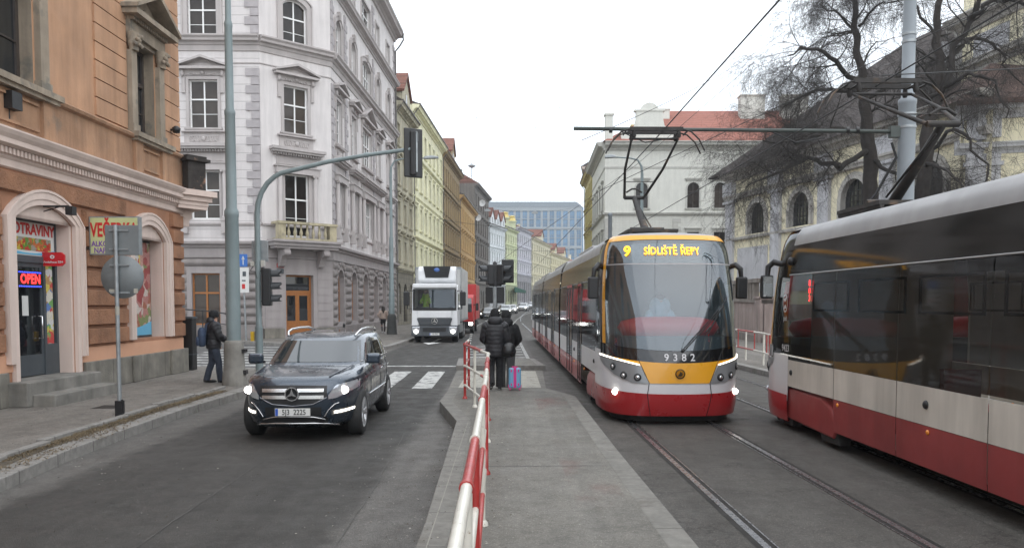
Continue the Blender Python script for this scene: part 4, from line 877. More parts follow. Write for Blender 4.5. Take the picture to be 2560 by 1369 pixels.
# green shop awning far down the left row
aw = thing('shop_awning', 'dark green awning on the ground floor of the lime green house', 'awning', (.6, 184, 5.0)); m = MB(); m.prism([(0, .9), (2.6, 0), (2.6, -.5), (0, -.3)], -4, 4, 'y'); m.build('awning_cloth', mt('green_cloth', (.05, .13, .10), .9), aw)
# ---------------- glass office block at the end
ob = thing('office_block', 'large modern glass office block with a pale stone grid closing the street', 'office building', (-22, 335, 0))
OC = mt('office_stone', (.28, .31, .33), .8, var=.06, scale=.3); OG = M('office_glass', (.06, .18, .33), .1, var=.35, scale=.25, spec=1.0, objrand=.25); OR_ = mt('office_roof_band', (.20, .23, .26), .7, var=.05)
W_, x1_, zt = 4.4, 52.0, 43.0
m = MB(); F = Fac(ob, (-22, 335), (30, 335)); ops = []
nc = 18; cw = F.L / nc
for c in range(nc):
    for f in range(10):
        z = zt - 1.6 - (f // 2) * 8.0 - (f % 2) * 3.5; ops.append((c * cw + .45, (c + 1) * cw - .45, z - 3.3, z, 0))
wall(m, F.L, 0, zt, ops, .7); m.bx(-.2, F.L, .8, 30, 0, zt - .1); F.put('facade_grid', m, OC)
m = MB(); m.prism([(-.0, zt), (0, zt + .3), (F.L - 5, zt + 4.4), (F.L, zt + .3), (F.L, zt)], -.1, 30, 'y') if False else m.prism([(-.4, zt), (F.L + .2, zt), (F.L - 2.5, zt + 2.2), (-.4, zt + 2.2)], -.15, 30, 'y'); F.put('roof_band', m, OR_)
pm = MB(); pm.add([(0, .55, 0), (cw - .9, .55, 0), (cw - .9, .55, 3.3), (0, .55, 3.3)], [(0, 1, 2, 3)]); pm = pm.mesh('window', OG)
fmz = MB(); fmz.bx(0, .12, .4, .54, 0, 3.3); fmz.bx(cw * .3, cw * .3 + .08, .4, .54, 0, 3.3); fmz.bx(0, cw - .9, .4, .54, 1.0, 1.12); fmz = fmz.mesh('window_frame', OR_)
k_ = 0
for o in ops:
    if k_ < 100 and o[0] > 12 and o[2] > 16: w0 = F.put('window', pm, None, o[0], o[2]); put('window_frame', fmz, w0); k_ += 1
m = MB()
for o in ops:
    if not (o[0] > 12 and o[2] > 16): m.add([(o[0], .55, o[2]), (o[1], .55, o[2]), (o[1], .55, o[3]), (o[0], .55, o[3])], [(0, 1, 2, 3)])
tag(F.put('lower_windows', m, OG), kind='stuff')
F.put('side_wall', (lambda q: q.bx(F.L, F.L + .5, .5, 30, 0, zt))(MB()), OG)
lb = thing('office_annex', 'low stepped white-grey modern annex in front of the glass office block', 'office building', (17, 315, 3)); m = MB(); m.bx(-6, 4, 0, 10, 0, 20); m.bx(4, 14, 1, 10, 0, 16.5); m.build('annex_walls', mt('annex_panel', (.42, .44, .46), .7, var=.05), lb)
m = MB(); m.bx(-5.5, 3.8, -.1, 0, 17, 19); m.bx(4.2, 13, .9, 1.0, 12.5, 15.5); m.bx(-5.5, 3.8, -.1, 0, 12, 15); m.build('annex_glazing', OG, lb); m = MB(); m.bx(-1, 1.4, 2, 5, 20, 22); m.tube([(2, 1, 20), (2, 1, 23)], .1, 5); m.build('roof_plant', DGR, lb)
# ---------------- right side: the white brick corner house and those beyond
WB = mt('white_painted_brick', (.60, .60, .55), .8, var=.05, scale=1, streak=.06, brick=dict(w=.36, h=.155, m=.012, c=(.40, .40, .37), k=.6)); WS = mt('white_smooth_render', (.60, .60, .55), .85, var=.05, streak=.05); WT = mt('white_house_trim', (.46, .455, .42), .85, var=.08, streak=.1)
wh = thing('corner_house', 'white painted brick corner house with arched upper windows and a red tiled roof', 'house', (9.45, 80, .15))
Fw = Fac(wh, (9.45, 80), (36, 80)); Fs = Fac(wh, (9.9, 97), (9.45, 80))
C1 = [3.75, 9.0, 11.75, 14.5, 17.25, 20, 22.75, 25.2]; HZ = 16.4
def wcol(F, cols):
    L = F.L; op = []; 
    for c in cols: op += [(c - .62, c + .62, 6.4, 9.2, 0), (c - .62, c + .62, 11.6, 14.2, .62), (c - .62, c + .62, 1.3, 4.2, 0)]
    m = MB(); wall(m, L, 0, 10.9, [o for o in op if o[3] < 10], .3); F.put('brick_wall', m, WB); m = MB(); wall(m, L, 10.9, 18.2, [o for o in op if o[3] > 10], .3); F.put('upper_wall', m, WS)
    for o in op: window(F, (o[0] + o[1]) / 2, o[2], 1.24, o[3] - o[2], o[4], 'lintel' if o[4] == 0 else 'lintel', WT, 'wh', DBR, bars=(.66,), low=False)
    for q in ((-.03, L + .03, 10.8, corn(.5, .5)), (-.05, L + .05, 17.4, corn(1.7, 1.25)), (0, L, 15.6, [(0, 0), (.06, .02), (.06, .2)])): m = MB(); profile(m, *q); F.put('cornice', m, WT)
    return L
wcol(Fw, C1); Ls = wcol(Fs, [2.0, 5.0, 8.0, 11.2, 14.6])
for F, x, s in ((Fw, 0, 1), (Fw, 6.9, 1), (Fs, Ls, -1)): m = MB(); quoins(m, x, .5, 10.6, s, .85, .55, .42, .06); F.put('quoins', m, WT)
m = MB(); m.bx(.6, 26.8, .6, 14, 0, 18); m.build('house_body', WS, wh)
m = MB()
x0, x1 = 9.2 - 9.45, 38 - 9.45
m.add([(x0, -.7, 18.25), (x1, -.7, 18.25), (x1, 17.3, 18.25), (x0, 17.3, 18.25), (x0 + 7.5, 8, 23.3), (x1, 8, 23.3)], [(0, 1, 5, 4), (3, 0, 4), (2, 3, 4, 5), (0, 3, 2, 1)]); m.build('tiled_roof', M('roof_tiles_rows', (.27, .10, .07), .9, var=.14, scale=1.2, groove=.32, gdark=.55), wh)
m = MB(); m.bx(1.6, 7.2, -.25, .5, 18.2, 19.2); m.bx(1.5, 7.3, -.35, .5, 19.2, 19.35)
m.prism([(1.9, 19.35), (2.6, 19.5), (2.95, 19.9), (3.1, 20.6), (3.1, 21.3), (5.8, 21.3), (5.8, 20.6), (5.95, 19.9), (6.3, 19.5), (7.0, 19.35)][::-1], -.2, .45, 'y'); m.bx(2.9, 6.0, -.28, .5, 21.3, 21.45); m.prism(arcpts(3.5, 5.4, 21.45, 22.15), -.2, .45, 'y'); F2_ = Fw.put('roof_gable', m, WS)
m = MB(); m.bx(.0, .75, -.2, .55, 18.2, 20.9); m.bx(-.1, .85, -.3, .65, 20.9, 21.1); Fw.put('corner_pinnacle', m, WS)
for a, b, z in ((5.9, 7.6, 22.4), (15.3, 17.9, 23.9), (19.8, 22.6, 23.9)): m = MB(); m.bx(a, b, 5.5, 6.6, 19, z + .4); m.bx(a - .1, b + .1, 5.4, 6.7, z + .4, z + .55); Fw.put('chimney', m, WS)
rowhouse('narrow dull yellow house with deep eaves, behind the white corner house', (10.4, 112), (9.95, 97.4), 18.8, 4, 5, (.44, .38, .16), (.3, .26, .14), key='dull', dirt=.2, style='lintel', z=.3, roof=ROOFR, rise=4)
rowhouse('pinkish grey house beyond the dull yellow one on the tram side', (13, 132), (10.6, 112.4), 21, 4, 6, (.42, .36, .32), (.3, .26, .22), key='pinkish', dirt=.2, style='lintel', z=.6, roof=ROOFD, rise=4)
# ---------------- the yellow church
CY = mt('pale_yellow_church_render', (.77, .71, .52), .88, var=.05, scale=.5, streak=.08); CG = mt('grey_church_pilaster', (.50, .50, .52), .88, var=.1, scale=1, streak=.15); CS = mt('grey_church_moulding', (.42, .40, .37), .9, var=.12, scale=1, streak=.15)
CR = mt('dark_brown_church_roof', (.040, .028, .024), .9, var=.25, scale=1.5, brick=dict(w=.25, h=.35, m=.03, c=(.035, .028, .025), rot=(R(55), 0, 0)))
BARS = mt('church_lattice', (.03, .028, .026), .7, var=0)
ch = thing('church', 'pale yellow baroque church with grey pilasters, barred arched windows and a huge dark brown roof', 'church', (17.7, 64.5, .15))
def cpt(y): return (31.9 - .22 * y, y)
A, B = cpt(64.6), cpt(38.5); Fc = Fac(ch, A, B); H = 12.4
wy = [60.0, 54.4, 48.7, 42.6]; sd = 1.0239
xs_ = [(64.6 - y) * sd for y in wy]; op = [(x - 1.2, x + 1.2, 7.3, 9.65, 1.2) for x in xs_]
m = MB(); wall(m, Fc.L, -1, H, op, .28, rmi=1); Fc.put('nave_wall', m, [CY, CS])
for o in op:
    k = 'chsur'
    if k not in K:
        m = MB(); ring(m, 2.4, 2.35, 1.2, .26, .12); ring(m, 2.96, 2.62, 1.48, .16, .05); K[k] = m.mesh('arched_window', CS)
        m = MB()
        for i in range(1, 6): x = (-1 + i / 3) * 1.2; m.bx(x - .03, x + .03, .22, .25, 0, 2.35 - (1.2 - (1.44 - x * x) ** .5) - .02)
        for i in range(1, 6): m.bx(-1.15 if i < 5 else -.9, 1.15 if i < 5 else .9, .222, .245, i * .33 - .02, i * .33 + .02)
        K['chb'] = m.mesh('window_bars', BARS); m = MB(); pts = [(-1.2, 0)] + arcpts(-1.2, 1.2, 1.15, 2.35) + [(1.2, 0)]; m.add([(p[0], .265, p[1]) for p in pts], [tuple(reversed(range(len(pts))))]); K['chg'] = m.mesh('window_pane', DGLASS)
    q = Fc.put('arched_window', K[k], None, (o[0] + o[1]) / 2, o[2]); put('window_bars', K['chb'], q); put('window_pane', K['chg'], q)
mids = [.7] + [(a + b) / 2 for a, b in zip(xs_, xs_[1:])] + [xs_[-1] + 3.0]
for x in mids:
    m = MB(); m.bx(x - .6, x + .6, -.22, 0, -1, 10.0); m.bx(x - .85, x + .85, -.35, 0, 10.0, 10.2); m.bx(x - .62, x + .62, -.28, 0, 9.7, 9.8); m.bx(x - .75, x + .75, -.42, 0, 10.6, 11.6); Fc.put('pilaster', m, CG)
for q in ((0, Fc.L, 10.2, [(.1, 0), (.3, .04), (.34, .2), (.42, .26), (.42, .4), (.15, .45)]), (-.1, Fc.L, 11.7, corn(1.6, 1.0)), (0, Fc.L, 6.95, [(.05, 0), (.22, .04), (.24, .2), (.1, .26)])): m = MB(); profile(m, *q); Fc.put('cornice', m, CS)
for a, b in zip(mids, mids[1:]): m = MB(); m.bx(a + 1.2, b - 1.2, -.06, 0, 2.8, 6.3); Fc.put('wall_panel', m, CG)
# end wall facing the street corner
Fe = Fac(ch, (A[0] + 9, A[1] + 2.5), A); m = MB(); wall(m, Fe.L, -1, H, [(3.4, 5.8, 7.3, 9.65, 1.2)], .5); Fe.put('end_wall', m, CY); m = MB(); profile(m, 0, Fe.L + .1, 11.7, corn(1.6, 1.0)); profile(m, 0, Fe.L, 10.2, [(.1, 0), (.3, .04), (.34, .2), (.42, .26), (.42, .4), (.15, .45)]); Fe.put('cornice', m, CS)
m = MB(); q = lambda x, y, z: (x - 17.7, y - 64.5, z - .15)
def off(y, o): p = cpt(y); return (p[0] + o * .977, p[1] + o * .215)
e0, e1 = off(66.2, -1.0), off(43.5, -1.0); r0, r1 = off(57.5, 10.5), off(53.5, 10.5); b0, b1 = off(66.2, 21), off(45, 21)
m.add([q(*e0, 12.45), q(*e1, 12.45), q(*r1, 21.6), q(*r0, 21.6), q(*b0, 12.45), q(*b1, 12.45)], [(0, 1, 2, 3), (0, 3, 4), (3, 2, 5, 4), (1, 5, 2)]); m.build('nave_roof', CR, ch)
# tower block at the right with its own cornices
Ft = Fac(ch, (26.1, 46), (28.6, 28)); Ft2 = Fac(ch, (37, 48), (26.1, 46))
for F in (Ft, Ft2):
    m = MB(); wall(m, F.L, -1, 27, [], .5); F.put('tower_wall', m, CY)
    for q in ((15.0, corn(1.2, .9)), (17.3, corn(2.0, 1.35)), (21.5, corn(1.7, 1.2))): m = MB(); profile(m, -.4, F.L + .4, *q); F.put('cornice', m, CS)
    for q in ((1.0, 3.6, 15.6, 17.0), (4.6, 8.4, 15.6, 17.0), (9.4, 12.4, 15.6, 17.0), (1.2, 5, 18.9, 21.2), (6.4, 11, 18.9, 21.2)): m = MB(); m.bx(q[0], q[1], -.08, 0, q[2], q[3]); F.put('wall_panel', m, CG)
m = MB(); m.prism([(26.5 - 17.7, 46.2 - 64.5), (29 - 17.7, 28 - 64.5), (42 - 17.7, 28 - 64.5), (38 - 17.7, 48.3 - 64.5)], -1, 26.9, 'z'); m.build('tower_body', CY, ch)
# side chapel with a low hipped roof in front of the tower
Fh = Fac(ch, (22.5, 39.3), (33, 36.4)); m = MB(); wall(m, Fh.L, -1, 11.6, [(3.2, 5.6, 7.3, 9.65, 1.2)], .28); m.bx(.02, Fh.L, .6, 4, -1, 11.6); Fh.put('chapel_wall', m, CY)
for q in ((11.0, corn(1.5, 1.1)), (9.3, corn(.8, .8))): m = MB(); profile(m, -.4, Fh.L, *q); Fh.put('cornice', m, CG)
for x in (.1, 6.4): m = MB(); m.bx(x, x + 1.5, -.25, 0, -1, 9.3); m.bx(x - .1, x + 1.6, -.35, 0, 8.7, 8.9); m.bx(x, x + 1.5, -.2, 0, 10.1, 11.0); Fh.put('pilaster', m, CG)
q4 = Fh.put('arched_window', K['chsur'], None, 4.4, 7.3); put('window_bars', K['chb'], q4); put('window_pane', K['chg'], q4)
m = MB(); q = lambda x, y, z: (x - 17.7, y - 64.5, z - .15)
m.add([q(21.6, 45, 11.95), q(21.7, 38.6, 11.95), q(34, 35.2, 11.95), q(25.6, 42.4, 14.9), q(34, 43, 11.95), q(21.7, 38.6, 11.7), q(34, 35.2, 11.7)], [(0, 1, 3), (1, 2, 3), (2, 4, 3), (1, 5, 6, 2)]); m.build('chapel_roof', mt('brown_tiles', (.10, .062, .05), .9, var=.2, brick=dict(w=.2, h=.25, m=.02, c=(.05, .03, .025), rot=(R(40), 0, 0))), ch)
# ---------------- terrace wall with balusters
TW = mt('pinkish_terrace_wall', (.34, .27, .245), .92, var=.14, scale=1, streak=.35, spots=1.5, spotc=(.42, .38, .36), bump=.004, bscale=20); TS = mt('grey_terrace_stone', (.24, .21, .185), .92, var=.22, scale=2, streak=.3)
tw_ = thing('terrace_wall', 'stained pinkish terrace wall with a stone balustrade on top, below the church', 'wall', (12.5, 38.0, .15))
Fr = Fac(tw_, (12.9, 62), (12.35, 38.4)); m = MB(); L_ = Fr.L
zt_ = lambda x: 2.0
m.prism([(0, -.1), (L_, -.1), (L_, 1.95), (0, 2.35)], 0, .6, 'y'); Fr.put('wall_body', m, TW)
m = MB(); m.prism([(0, -.1), (L_, -.1), (L_, .28), (0, .95)], -.1, 0, 'y'); Fr.put('wall_plinth', m, TS)
m = MB(); m.prism([(0, 2.35), (L_, 1.95), (L_, 2.12), (0, 2.52)], -.08, .5, 'y'); m.prism([(0, 3.06), (L_ - .9, 3.0), (L_ - .9, 3.2), (0, 3.26)], -.06, .4, 'y'); Fr.put('coping', m, TS)
for i in range(44):
    x = .3 + i * .5
    if x > L_ - 1.6: break
    zb = 2.52 - .4 * x / L_; m = MB(); m.bx(-.13, .13, 0, .28, zb - .02, 3.04 - .06 * x / L_ - .0); Fr.put('baluster', m, TS, x)
m = MB(); m.bx(L_ - 1.0, L_ + .0, -.14, .75, -.1, 2.3); m.bx(L_ - 1.05, L_ + .06, -.2, .8, 2.18, 2.3); Fr.put('end_pier', m, TW)
m = MB()
for i in range(4): m.tube([(L_ - .85, .1, 2.35 + i * .22), (L_ - .1, .1, 2.35 + i * .22)], .018, 5)
for s in (.85, .1): m.tube([(L_ - s, .1, 2.25), (L_ - s, .1, 3.15)], .022, 5)
Fr.put('iron_railing', m, BLACK)
m = MB(); m.bx(0, 14, 0, .6, -.1, 1.9); m.build('wall_return', TW, tw_, (-.1, .35, 0))
struct((lambda q: q.prism([(12.9, 62), (12.4, 38.8), (60, 38.8), (60, 75), (13, 75)], .1, 1.9, 'z'))(MB()).build('terrace_ground', asphalt('terrace_gravel', (.15, .14, .12))))
# ---------------- the two trams. local frame: +y runs from the nose to the tail
T_RED = mt('tram_red', (.36, .018, .022), .3, var=.08, scale=1, coat=.5, spec=.5); T_REDD = mt('tram_red_dusty', (.25, .035, .034), .5, var=.16, scale=1.2, streak=.15, coat=.15)
T_WHT = mt('tram_white', (.62, .61, .62), .35, var=.04, coat=.4); T_WHD = mt('tram_white_dusty', (.54, .50, .44), .5, var=.12, scale=1.1, streak=.2)
T_YEL = mt('tram_yellow', (.72, .33, .01), .3, var=.05, coat=.5); T_SIL = mt('tram_silver', (.30, .295, .295), .42, .25, var=.1, scale=.8, streak=.1); T_POD = mt('tram_pod_grey', (.27, .28, .29), .35, .4, var=.05)
T_BLK = mt('tram_gloss_black', (.008, .008, .009), .08, var=0, coat=.6); T_BEL = mt('bellows_rubber', (.02, .02, .021), .8, var=.2); T_UND = mt('tram_underframe', (.015, .014, .013), .8, var=.3)
T_WIN = glassy('tram_side_glass', (.62, .58, .52), .72, -.022, .05, (.008, .007, .006)); T_WSC = glassy('tram_windscreen', (.62, .75, .80), .95, .075, .01, (.012, .016, .018))
T_BND = M('tram_smoked_band', (.014, .012, .010), .10, var=.15, spec=.22); T_LED = mt('led_orange', (1, .46, .02), emit=2.6); T_LEDR = mt('led_red_dots', (1, .03, .03), emit=3)
T_INT = mt('tram_interior', (.22, .21, .20), .7, var=.05); T_SEAT = mt('tram_seat', (.10, .02, .02), .7, var=.1); T_LITE = mt('tram_ceiling_light', (1, .93, .75), emit=1.3); T_PAN = mt('pantograph_steel', (.028, .025, .023), .6, .3, var=.4, scale=3, spots=2, spotc=(.16, .10, .06))
def lerp(P, t):
    if t <= P[0][0]: return P[0][1]
    for a, b in zip(P, P[1:]):
        if t <= b[0]: return a[1] + (b[1] - a[1]) * (t - a[0]) / (b[0] - a[0])
    return P[-1][1]
def sm(P, t):
    """smooth interpolation through the points"""
    if t <= P[0][0]: return P[0][1]
    if t >= P[-1][0]: return P[-1][1]
    n = len(P)
    for i in range(n - 1):
        if t <= P[i + 1][0]:
            def sl(j):
                if j <= 0: return (P[1][1] - P[0][1]) / (P[1][0] - P[0][0])
                if j >= n - 1: return (P[-1][1] - P[-2][1]) / (P[-1][0] - P[-2][0])
                return (P[j + 1][1] - P[j - 1][1]) / (P[j + 1][0] - P[j - 1][0])
            h = P[i + 1][0] - P[i][0]; u = (t - P[i][0]) / h
            return (2 * u ** 3 - 3 * u * u + 1) * P[i][1] + (u ** 3 - 2 * u * u + u) * h * sl(i) + (-2 * u ** 3 + 3 * u * u) * P[i + 1][1] + (u ** 3 - u * u) * h * sl(i + 1)
SX = [(.1, 1.19), (.3, 1.22), (.6, 1.23), (2.0, 1.23), (2.5, 1.215), (2.93, 1.175), (3.12, 1.14), (3.25, 1.08), (3.33, .97), (3.39, .66), (3.42, .0)]
Y0 = [(.1, .10), (.3, .03), (.55, -.01), (.8, .0), (1.1, .04), (1.3, .08), (1.8, .2), (2.3, .36), (2.8, .56), (3.1, .70), (3.3, .86), (3.36, 1.0), (3.42, 1.45)]
NB = 1.75; NE = 3.5
def nose(a, z, o=0):
    """a = -1..1 across the nose, at height z, lifted o off the skin"""
    def raw(a, z):
        s = max(-1, min(1, a)); W = sm(SX, z); c = (max(0, 1 - abs(s) ** NE)) ** (1 / NE); y0 = sm(Y0, z)
        return Vector((W * s, NB - (NB - y0) * c, z))
    p = raw(a, z)
    if o:
        e = .004; a1 = min(1, a + e); a0 = max(-1, a - e); n = (raw(a1, z) - raw(a0, z)).cross(raw(a, z + .01) - raw(a, z - .01)).normalized(); p = p + n * o
    return p
def amap(t):
    """even steps round the curve for t in -1..1"""
    s = 1 if t >= 0 else -1; return s * abs(sin(abs(t) * pi / 2)) ** (2 / NE) if abs(t) > 0 else 0
def ainv(a): return (1 if a >= 0 else -1) * math.asin(min(1, abs(a) ** (NE / 2))) / (pi / 2)
def npatch(mb, a0, a1, lo, hi, o=0, nu=40, nv=8, mi=0):
    t0, t1 = ainv(a0), ainv(a1); f = lambda g, a: g(abs(a)) if callable(g) else g
    def fn(u, v):
        a = amap(t0 + (t1 - t0) * u); z0, z1 = f(lo, a), f(hi, a); return tuple(nose(a, z0 + (z1 - z0) * v, o))
    return mb.grid(fn, nu, nv, mi)
def spatch(mb, y0, y1, z0, z1, side, o=0, nz=2, mi=0, ny=1):
    f = (lambda u, v: ((sm(SX, z0 + (z1 - z0) * v) + o) * side, y0 + (y1 - y0) * u, z0 + (z1 - z0) * v))
    return mb.grid(f, ny, nz, mi, True, flip=side < 0)
def pantograph(root, yb, yk, yh, zt=5.5, zk=4.5):
    """single-arm current collector: lower arm, upper frame, head with two strips"""
    m = MB(); zr = 3.5
    m.bx(-.5, .5, yb - .7, yb + .7, zr + .02, zr + .08)
    for s in (-.45, .45): m.tube([(s, yb - .7, zr), (s, yb + .7, zr)], .035, 6)
    m.tube([(-.35, yb, zr + .12), (.35, yb, zr + .12)], .06, 8); t = m.build('pantograph', T_PAN, root)
    m = MB(); m.tube([(0, yb, zr + .05), (0, (yb + yk) / 2, (zr + zk) / 2), (0, yk, zk)], [.085, .07, .055], 10); m.tube([(.1, yb + .1, zr + .2), (.06, yk - .05, zk - .12)], .018, 5); m.build('lower_arm', T_PAN, t)
    m = MB(); m.tube([(-.22, yk, zk), (.22, yk, zk)], .045, 8); m.tube([(-.18, yk, zk + .12), (-.05, yk, zk + .2), (.05, yk, zk + .2), (.18, yk, zk + .12)], .022, 6)
    dy, dz = yh - yk, zt - .16 - zk
    m.tube([(-.22, yk, zk), (-.40, yk + dy * .5, zk + dz * .52), (-.46, yh, zt - .16)], [.032, .028, .022], 7); m.tube([(.22, yk, zk), (.40, yk + dy * .5, zk + dz * .52), (.46, yh, zt - .16)], [.032, .028, .022], 7)
    m.tube([(-.3, yk + dy * .3, zk + dz * .3), (.3, yk + dy * .3, zk + dz * .3)], .008, 4); m.tube([(-.46, yh, zt - .16), (.46, yh, zt - .16)], .024, 7); m.build('upper_frame', T_PAN, t)
    m = MB()
    for e in (-.16, .16):
        m.tube([(-.95, yh + e, zt - .42), (-.84, yh + e, zt - .2), (-.68, yh + e, zt - .05), (-.5, yh + e, zt), (0, yh + e, zt + .01), (.5, yh + e, zt), (.68, yh + e, zt - .05), (.84, yh + e, zt - .2), (.95, yh + e, zt - .42)], .022, 6, sq=.7)
        m.bx(-.52, .52, yh + e - .03, yh + e + .03, zt - .035, zt + .035)
        for s in (-.44, .44): m.lathe([(.03, -.02), (.045, .02), (.03, .12)], 8, (s, yh + e, zt - .15))
    for s in (-.44, .44, -.6, .6): m.tube([(s, yh - .16, zt - .05), (s, yh + .16, zt - .05)], .018, 5)
    m.build('collector_head', T_PAN, t)
def bogie(root, y, side_fairing=True, red=None):
    m = MB()
    for s in (-1, 1):
        for e in (-.9, .9): m.lathe([(.30, -.06), (.31, -.02), (.29, .0), (.2, .03)], 18, (s * .72, y + e, .31), ax='x')
    m.bx(-.95, .95, y - 1.25, y + 1.25, .16, .42); root_b = m.build('bogie', T_UND, root)
def tram(label, loc, rz, door_side, num, dest, line, dusty=False, panto=(3.1, 4.7, 2.35), group='two trams'):
    t = thing('tram', label, 'tram', loc, rz, group); red, wht = (T_REDD, T_WHD) if dusty else (T_RED, T_WHT)
    mods = ((NB, 10.5), (11.05, 20.4), (20.95, 31.2)); D = door_side
    cutA, cutB = 2.0, 4.25      # wheel opening behind the nose
    # nose skin
    m = MB(); npatch(m, -1, 1, .50, lambda a: 1.12 + .14 * a * a, 0, 48, 6); m.build('nose_panel', T_WHT, t)
    m = MB(); npatch(m, -1, 1, .17, lambda a: .55 + .05 * a * a, .012, 48, 5); m.grid(lambda u, v: tuple(nose(amap(-1 + 2 * u), .17, .012 - .2 * v)), 48, 1, 0)
    m.build('bumper', T_RED, t)
    m = MB(); npatch(m, -.98, .98, .06, .18, -.10, 30, 1); m.build('bumper_apron', T_UND, t)
    m = MB(); npatch(m, -.97, .97, lambda a: (.735 if a < .42 else .735 + (a - .42) * 2.7 if a < .52 else 1.03 + (a - .52) * .29), lambda a: 1.075 + .115 * a * a, .016, 60, 4); m.build('bonnet', T_YEL, t)
    m = MB(); npatch(m, -.985, .985, lambda a: 1.07 + .115 * a * a, lambda a: 1.28 + .12 * a * a, .010, 48, 3); m.build('number_band', T_BLK, t)
    def zt(a): return 3.26 - .03 * a * a
    m = MB(); npatch(m, -.945, .945, lambda a: 1.285 + .12 * a * a, zt, .004, 56, 26); m.build('windscreen', T_WSC, t)
    m = MB(); npatch(m, -.97, .97, lambda a: 3.235 - .03 * a * a, lambda a: 3.315, .010, 48, 3)
    for s in (-1, 1): npatch(m, s * .945, s * .972, 1.25, 3.24, .008, 2, 22) if s > 0 else npatch(m, -.972, -.945, 1.25, 3.24, .008, 2, 22)
    m.build('windscreen_frame', T_YEL, t)
    m = MB(); npatch(m, -.97, .97, lambda a: 2.78, lambda a: 2.80, .008, 30, 1); m.build('display_trim', T_SIL, t)
    m = MB(); npatch(m, -.9, .9, lambda a: 2.84, lambda a: 3.2, -.05, 30, 3); m.build('display_backing', T_BLK, t)
    # cab sides of the nose
    for s in (-1, 1):
        m = MB(); A = (.972, 1) if s > 0 else (-1, -.972)
        npatch(m, A[0], A[1], 2.45, 3.24, 0, 6, 10, 0); m.build('cab_pillar', T_BND, t)
        m = MB(); npatch(m, A[0], A[1], 1.26, 2.45, 0, 6, 10); m.build('cab_side_window', T_WIN, t)
        pod = MB(); a0, a1 = (.42, .985) if s > 0 else (-.985, -.42)
        npatch(pod, a0, a1, lambda a: lerp([(.42, .73), (.65, .745), (.85, .86), (.96, 1.0), (.99, 1.1)], a), lambda a: lerp([(.42, .74), (.54, 1.03), (.985, 1.16)], a), .022, 26, 6)
        po = pod.build('headlight_pod', T_POD, t)
        for k, (a, z) in enumerate(((.86, 1.0), (.74, .86), (.57, .835))):
            p = nose(s * a, z, .02); q = nose(s * a, z, .06); d = (q - p).normalized(); lm = MB(); lm.M = Matrix.Translation(p) @ d.to_track_quat('Z', 'Y').to_matrix().to_4x4()
            lm.lathe([(.062, 0), (.066, .018), (.055, .024)], 16, mi=0); lm.lathe([(.054, .016), (.03, .026), (.001, .03)], 14, mi=1); lm.lathe([(.026, .026), (.022, .034), (.001, .036)], 10, mi=2)
            lm.build('headlight', [BLACK, CLEAR, CHROME], t)
        ld = MB(); npatch(ld, *((.54, .985) if s > 0 else (-.985, -.54)), lambda a: 1.035 + (a - .54) * .30, lambda a: 1.055 + (a - .54) * .31, .032, 16, 1); ld.build('running_light', mt('led_white_strip', (1, .95, .85), emit=3.5) if not dusty else CLEAR, t)
        p = nose(s * .84, .56, .015); fm = MB(); fm.sphere(tuple(p), .052, 8, sx=1.2, sy=.5); fm.build('front_lamp', HEADL if not dusty else CLEAR, t)
        # mirrors
        m = MB(); y = 1.15; x = s * 1.20; m.tube([(x - s * .06, y + .1, 2.75), (x + s * .06, y - .05, 2.80), (x + s * .14, y - .1, 2.72), (x + s * .16, y - .08, 2.56)], [.05, .055, .05, .04], 8)
        mo = m.build('mirror_arm', BLACK, t); m = MB(); m.bx(x + s * .16 - .10, x + s * .16 + .10, y - .16, y - .04, 2.18, 2.58); m.build('mirror_housing', BLACK, mo, bevel=.03)
        m = MB(); m.bx(x + s * .16 - .08, x + s * .16 + .08, y - .039, y - .034, 2.21, 2.55); m.build('mirror_glass', CHROME, mo)
    m = MB(); write(m, num, .17, None, fn=lambda x, z: tuple(nose(x / 1.23, 1.165 + z, .032)), sp=1.75 if not dusty else 1.2, bold=.003); m.build('fleet_number', T_WHT, t)
    m = MB(); m.lathe([(.066, -.03), (.085, -.03), (.085, -.02)], 20, (0, .0, .90), ax='y', cap=False); m.lathe([(.06, -.026), (.001, -.026)], 20, (0, 0, .90), 1, ax='y')
    m.prism([(-.045, .86), (.02, .86), (.05, .90), (.02, .905), (.045, .93), (.01, .925), (.0, .945), (-.01, .91)], -.034, -.026, 'y', 0); m.build('emblem', [mt('emblem_dark', (.05, .035, .02), .4, .5, var=0), T_YEL], t, (0, -.012, 0))
    m = MB(); disp = lambda x, z: tuple(nose((x) / 1.15, 3.005 + z, .03))
    write(m, line, .245, None, fn=lambda x, z: disp(x - .78, z), bold=.006, sx=.95); write(m, dest, .185, None, fn=lambda x, z: disp(x - .02, z), bold=.002, sx=.78, sp=1.06); m.build('destination_display', T_LED, t)
    m = MB()
    for dy in (0, .035): m.tube([tuple(nose(.04 + dy + .58 * u, 1.29 + .74 * u, .04)) for u in (0, .2, .4, .6, .8, 1)], .010, 5)
    m.tube([tuple(nose(.38 + .06 * u, 1.60 + .08 * u - .0, .04)) for u in (0, 1)], .014, 5); m.tube([tuple(nose(.52 + .22 * u, 1.78 + .42 * u, .022)) for u in (-.6, 0, .5, 1)], .012, 5); m.sphere(tuple(nose(.05, 1.285, .03)), .032, 6); m.build('wiper', BLACK, t)
    # seams of the nose panels
    for s in (-1, 1): m = MB(); m.tube([tuple(nose(s * (.40 + .12 * (z - .17)) if z < .74 else s * (.42 + (z - .74) * .35), z, .017)) for z in (.18, .35, .54, .74, .9, 1.03, 1.2, 1.27)], .006, 4); m.build('panel_seam', BLACK, t)
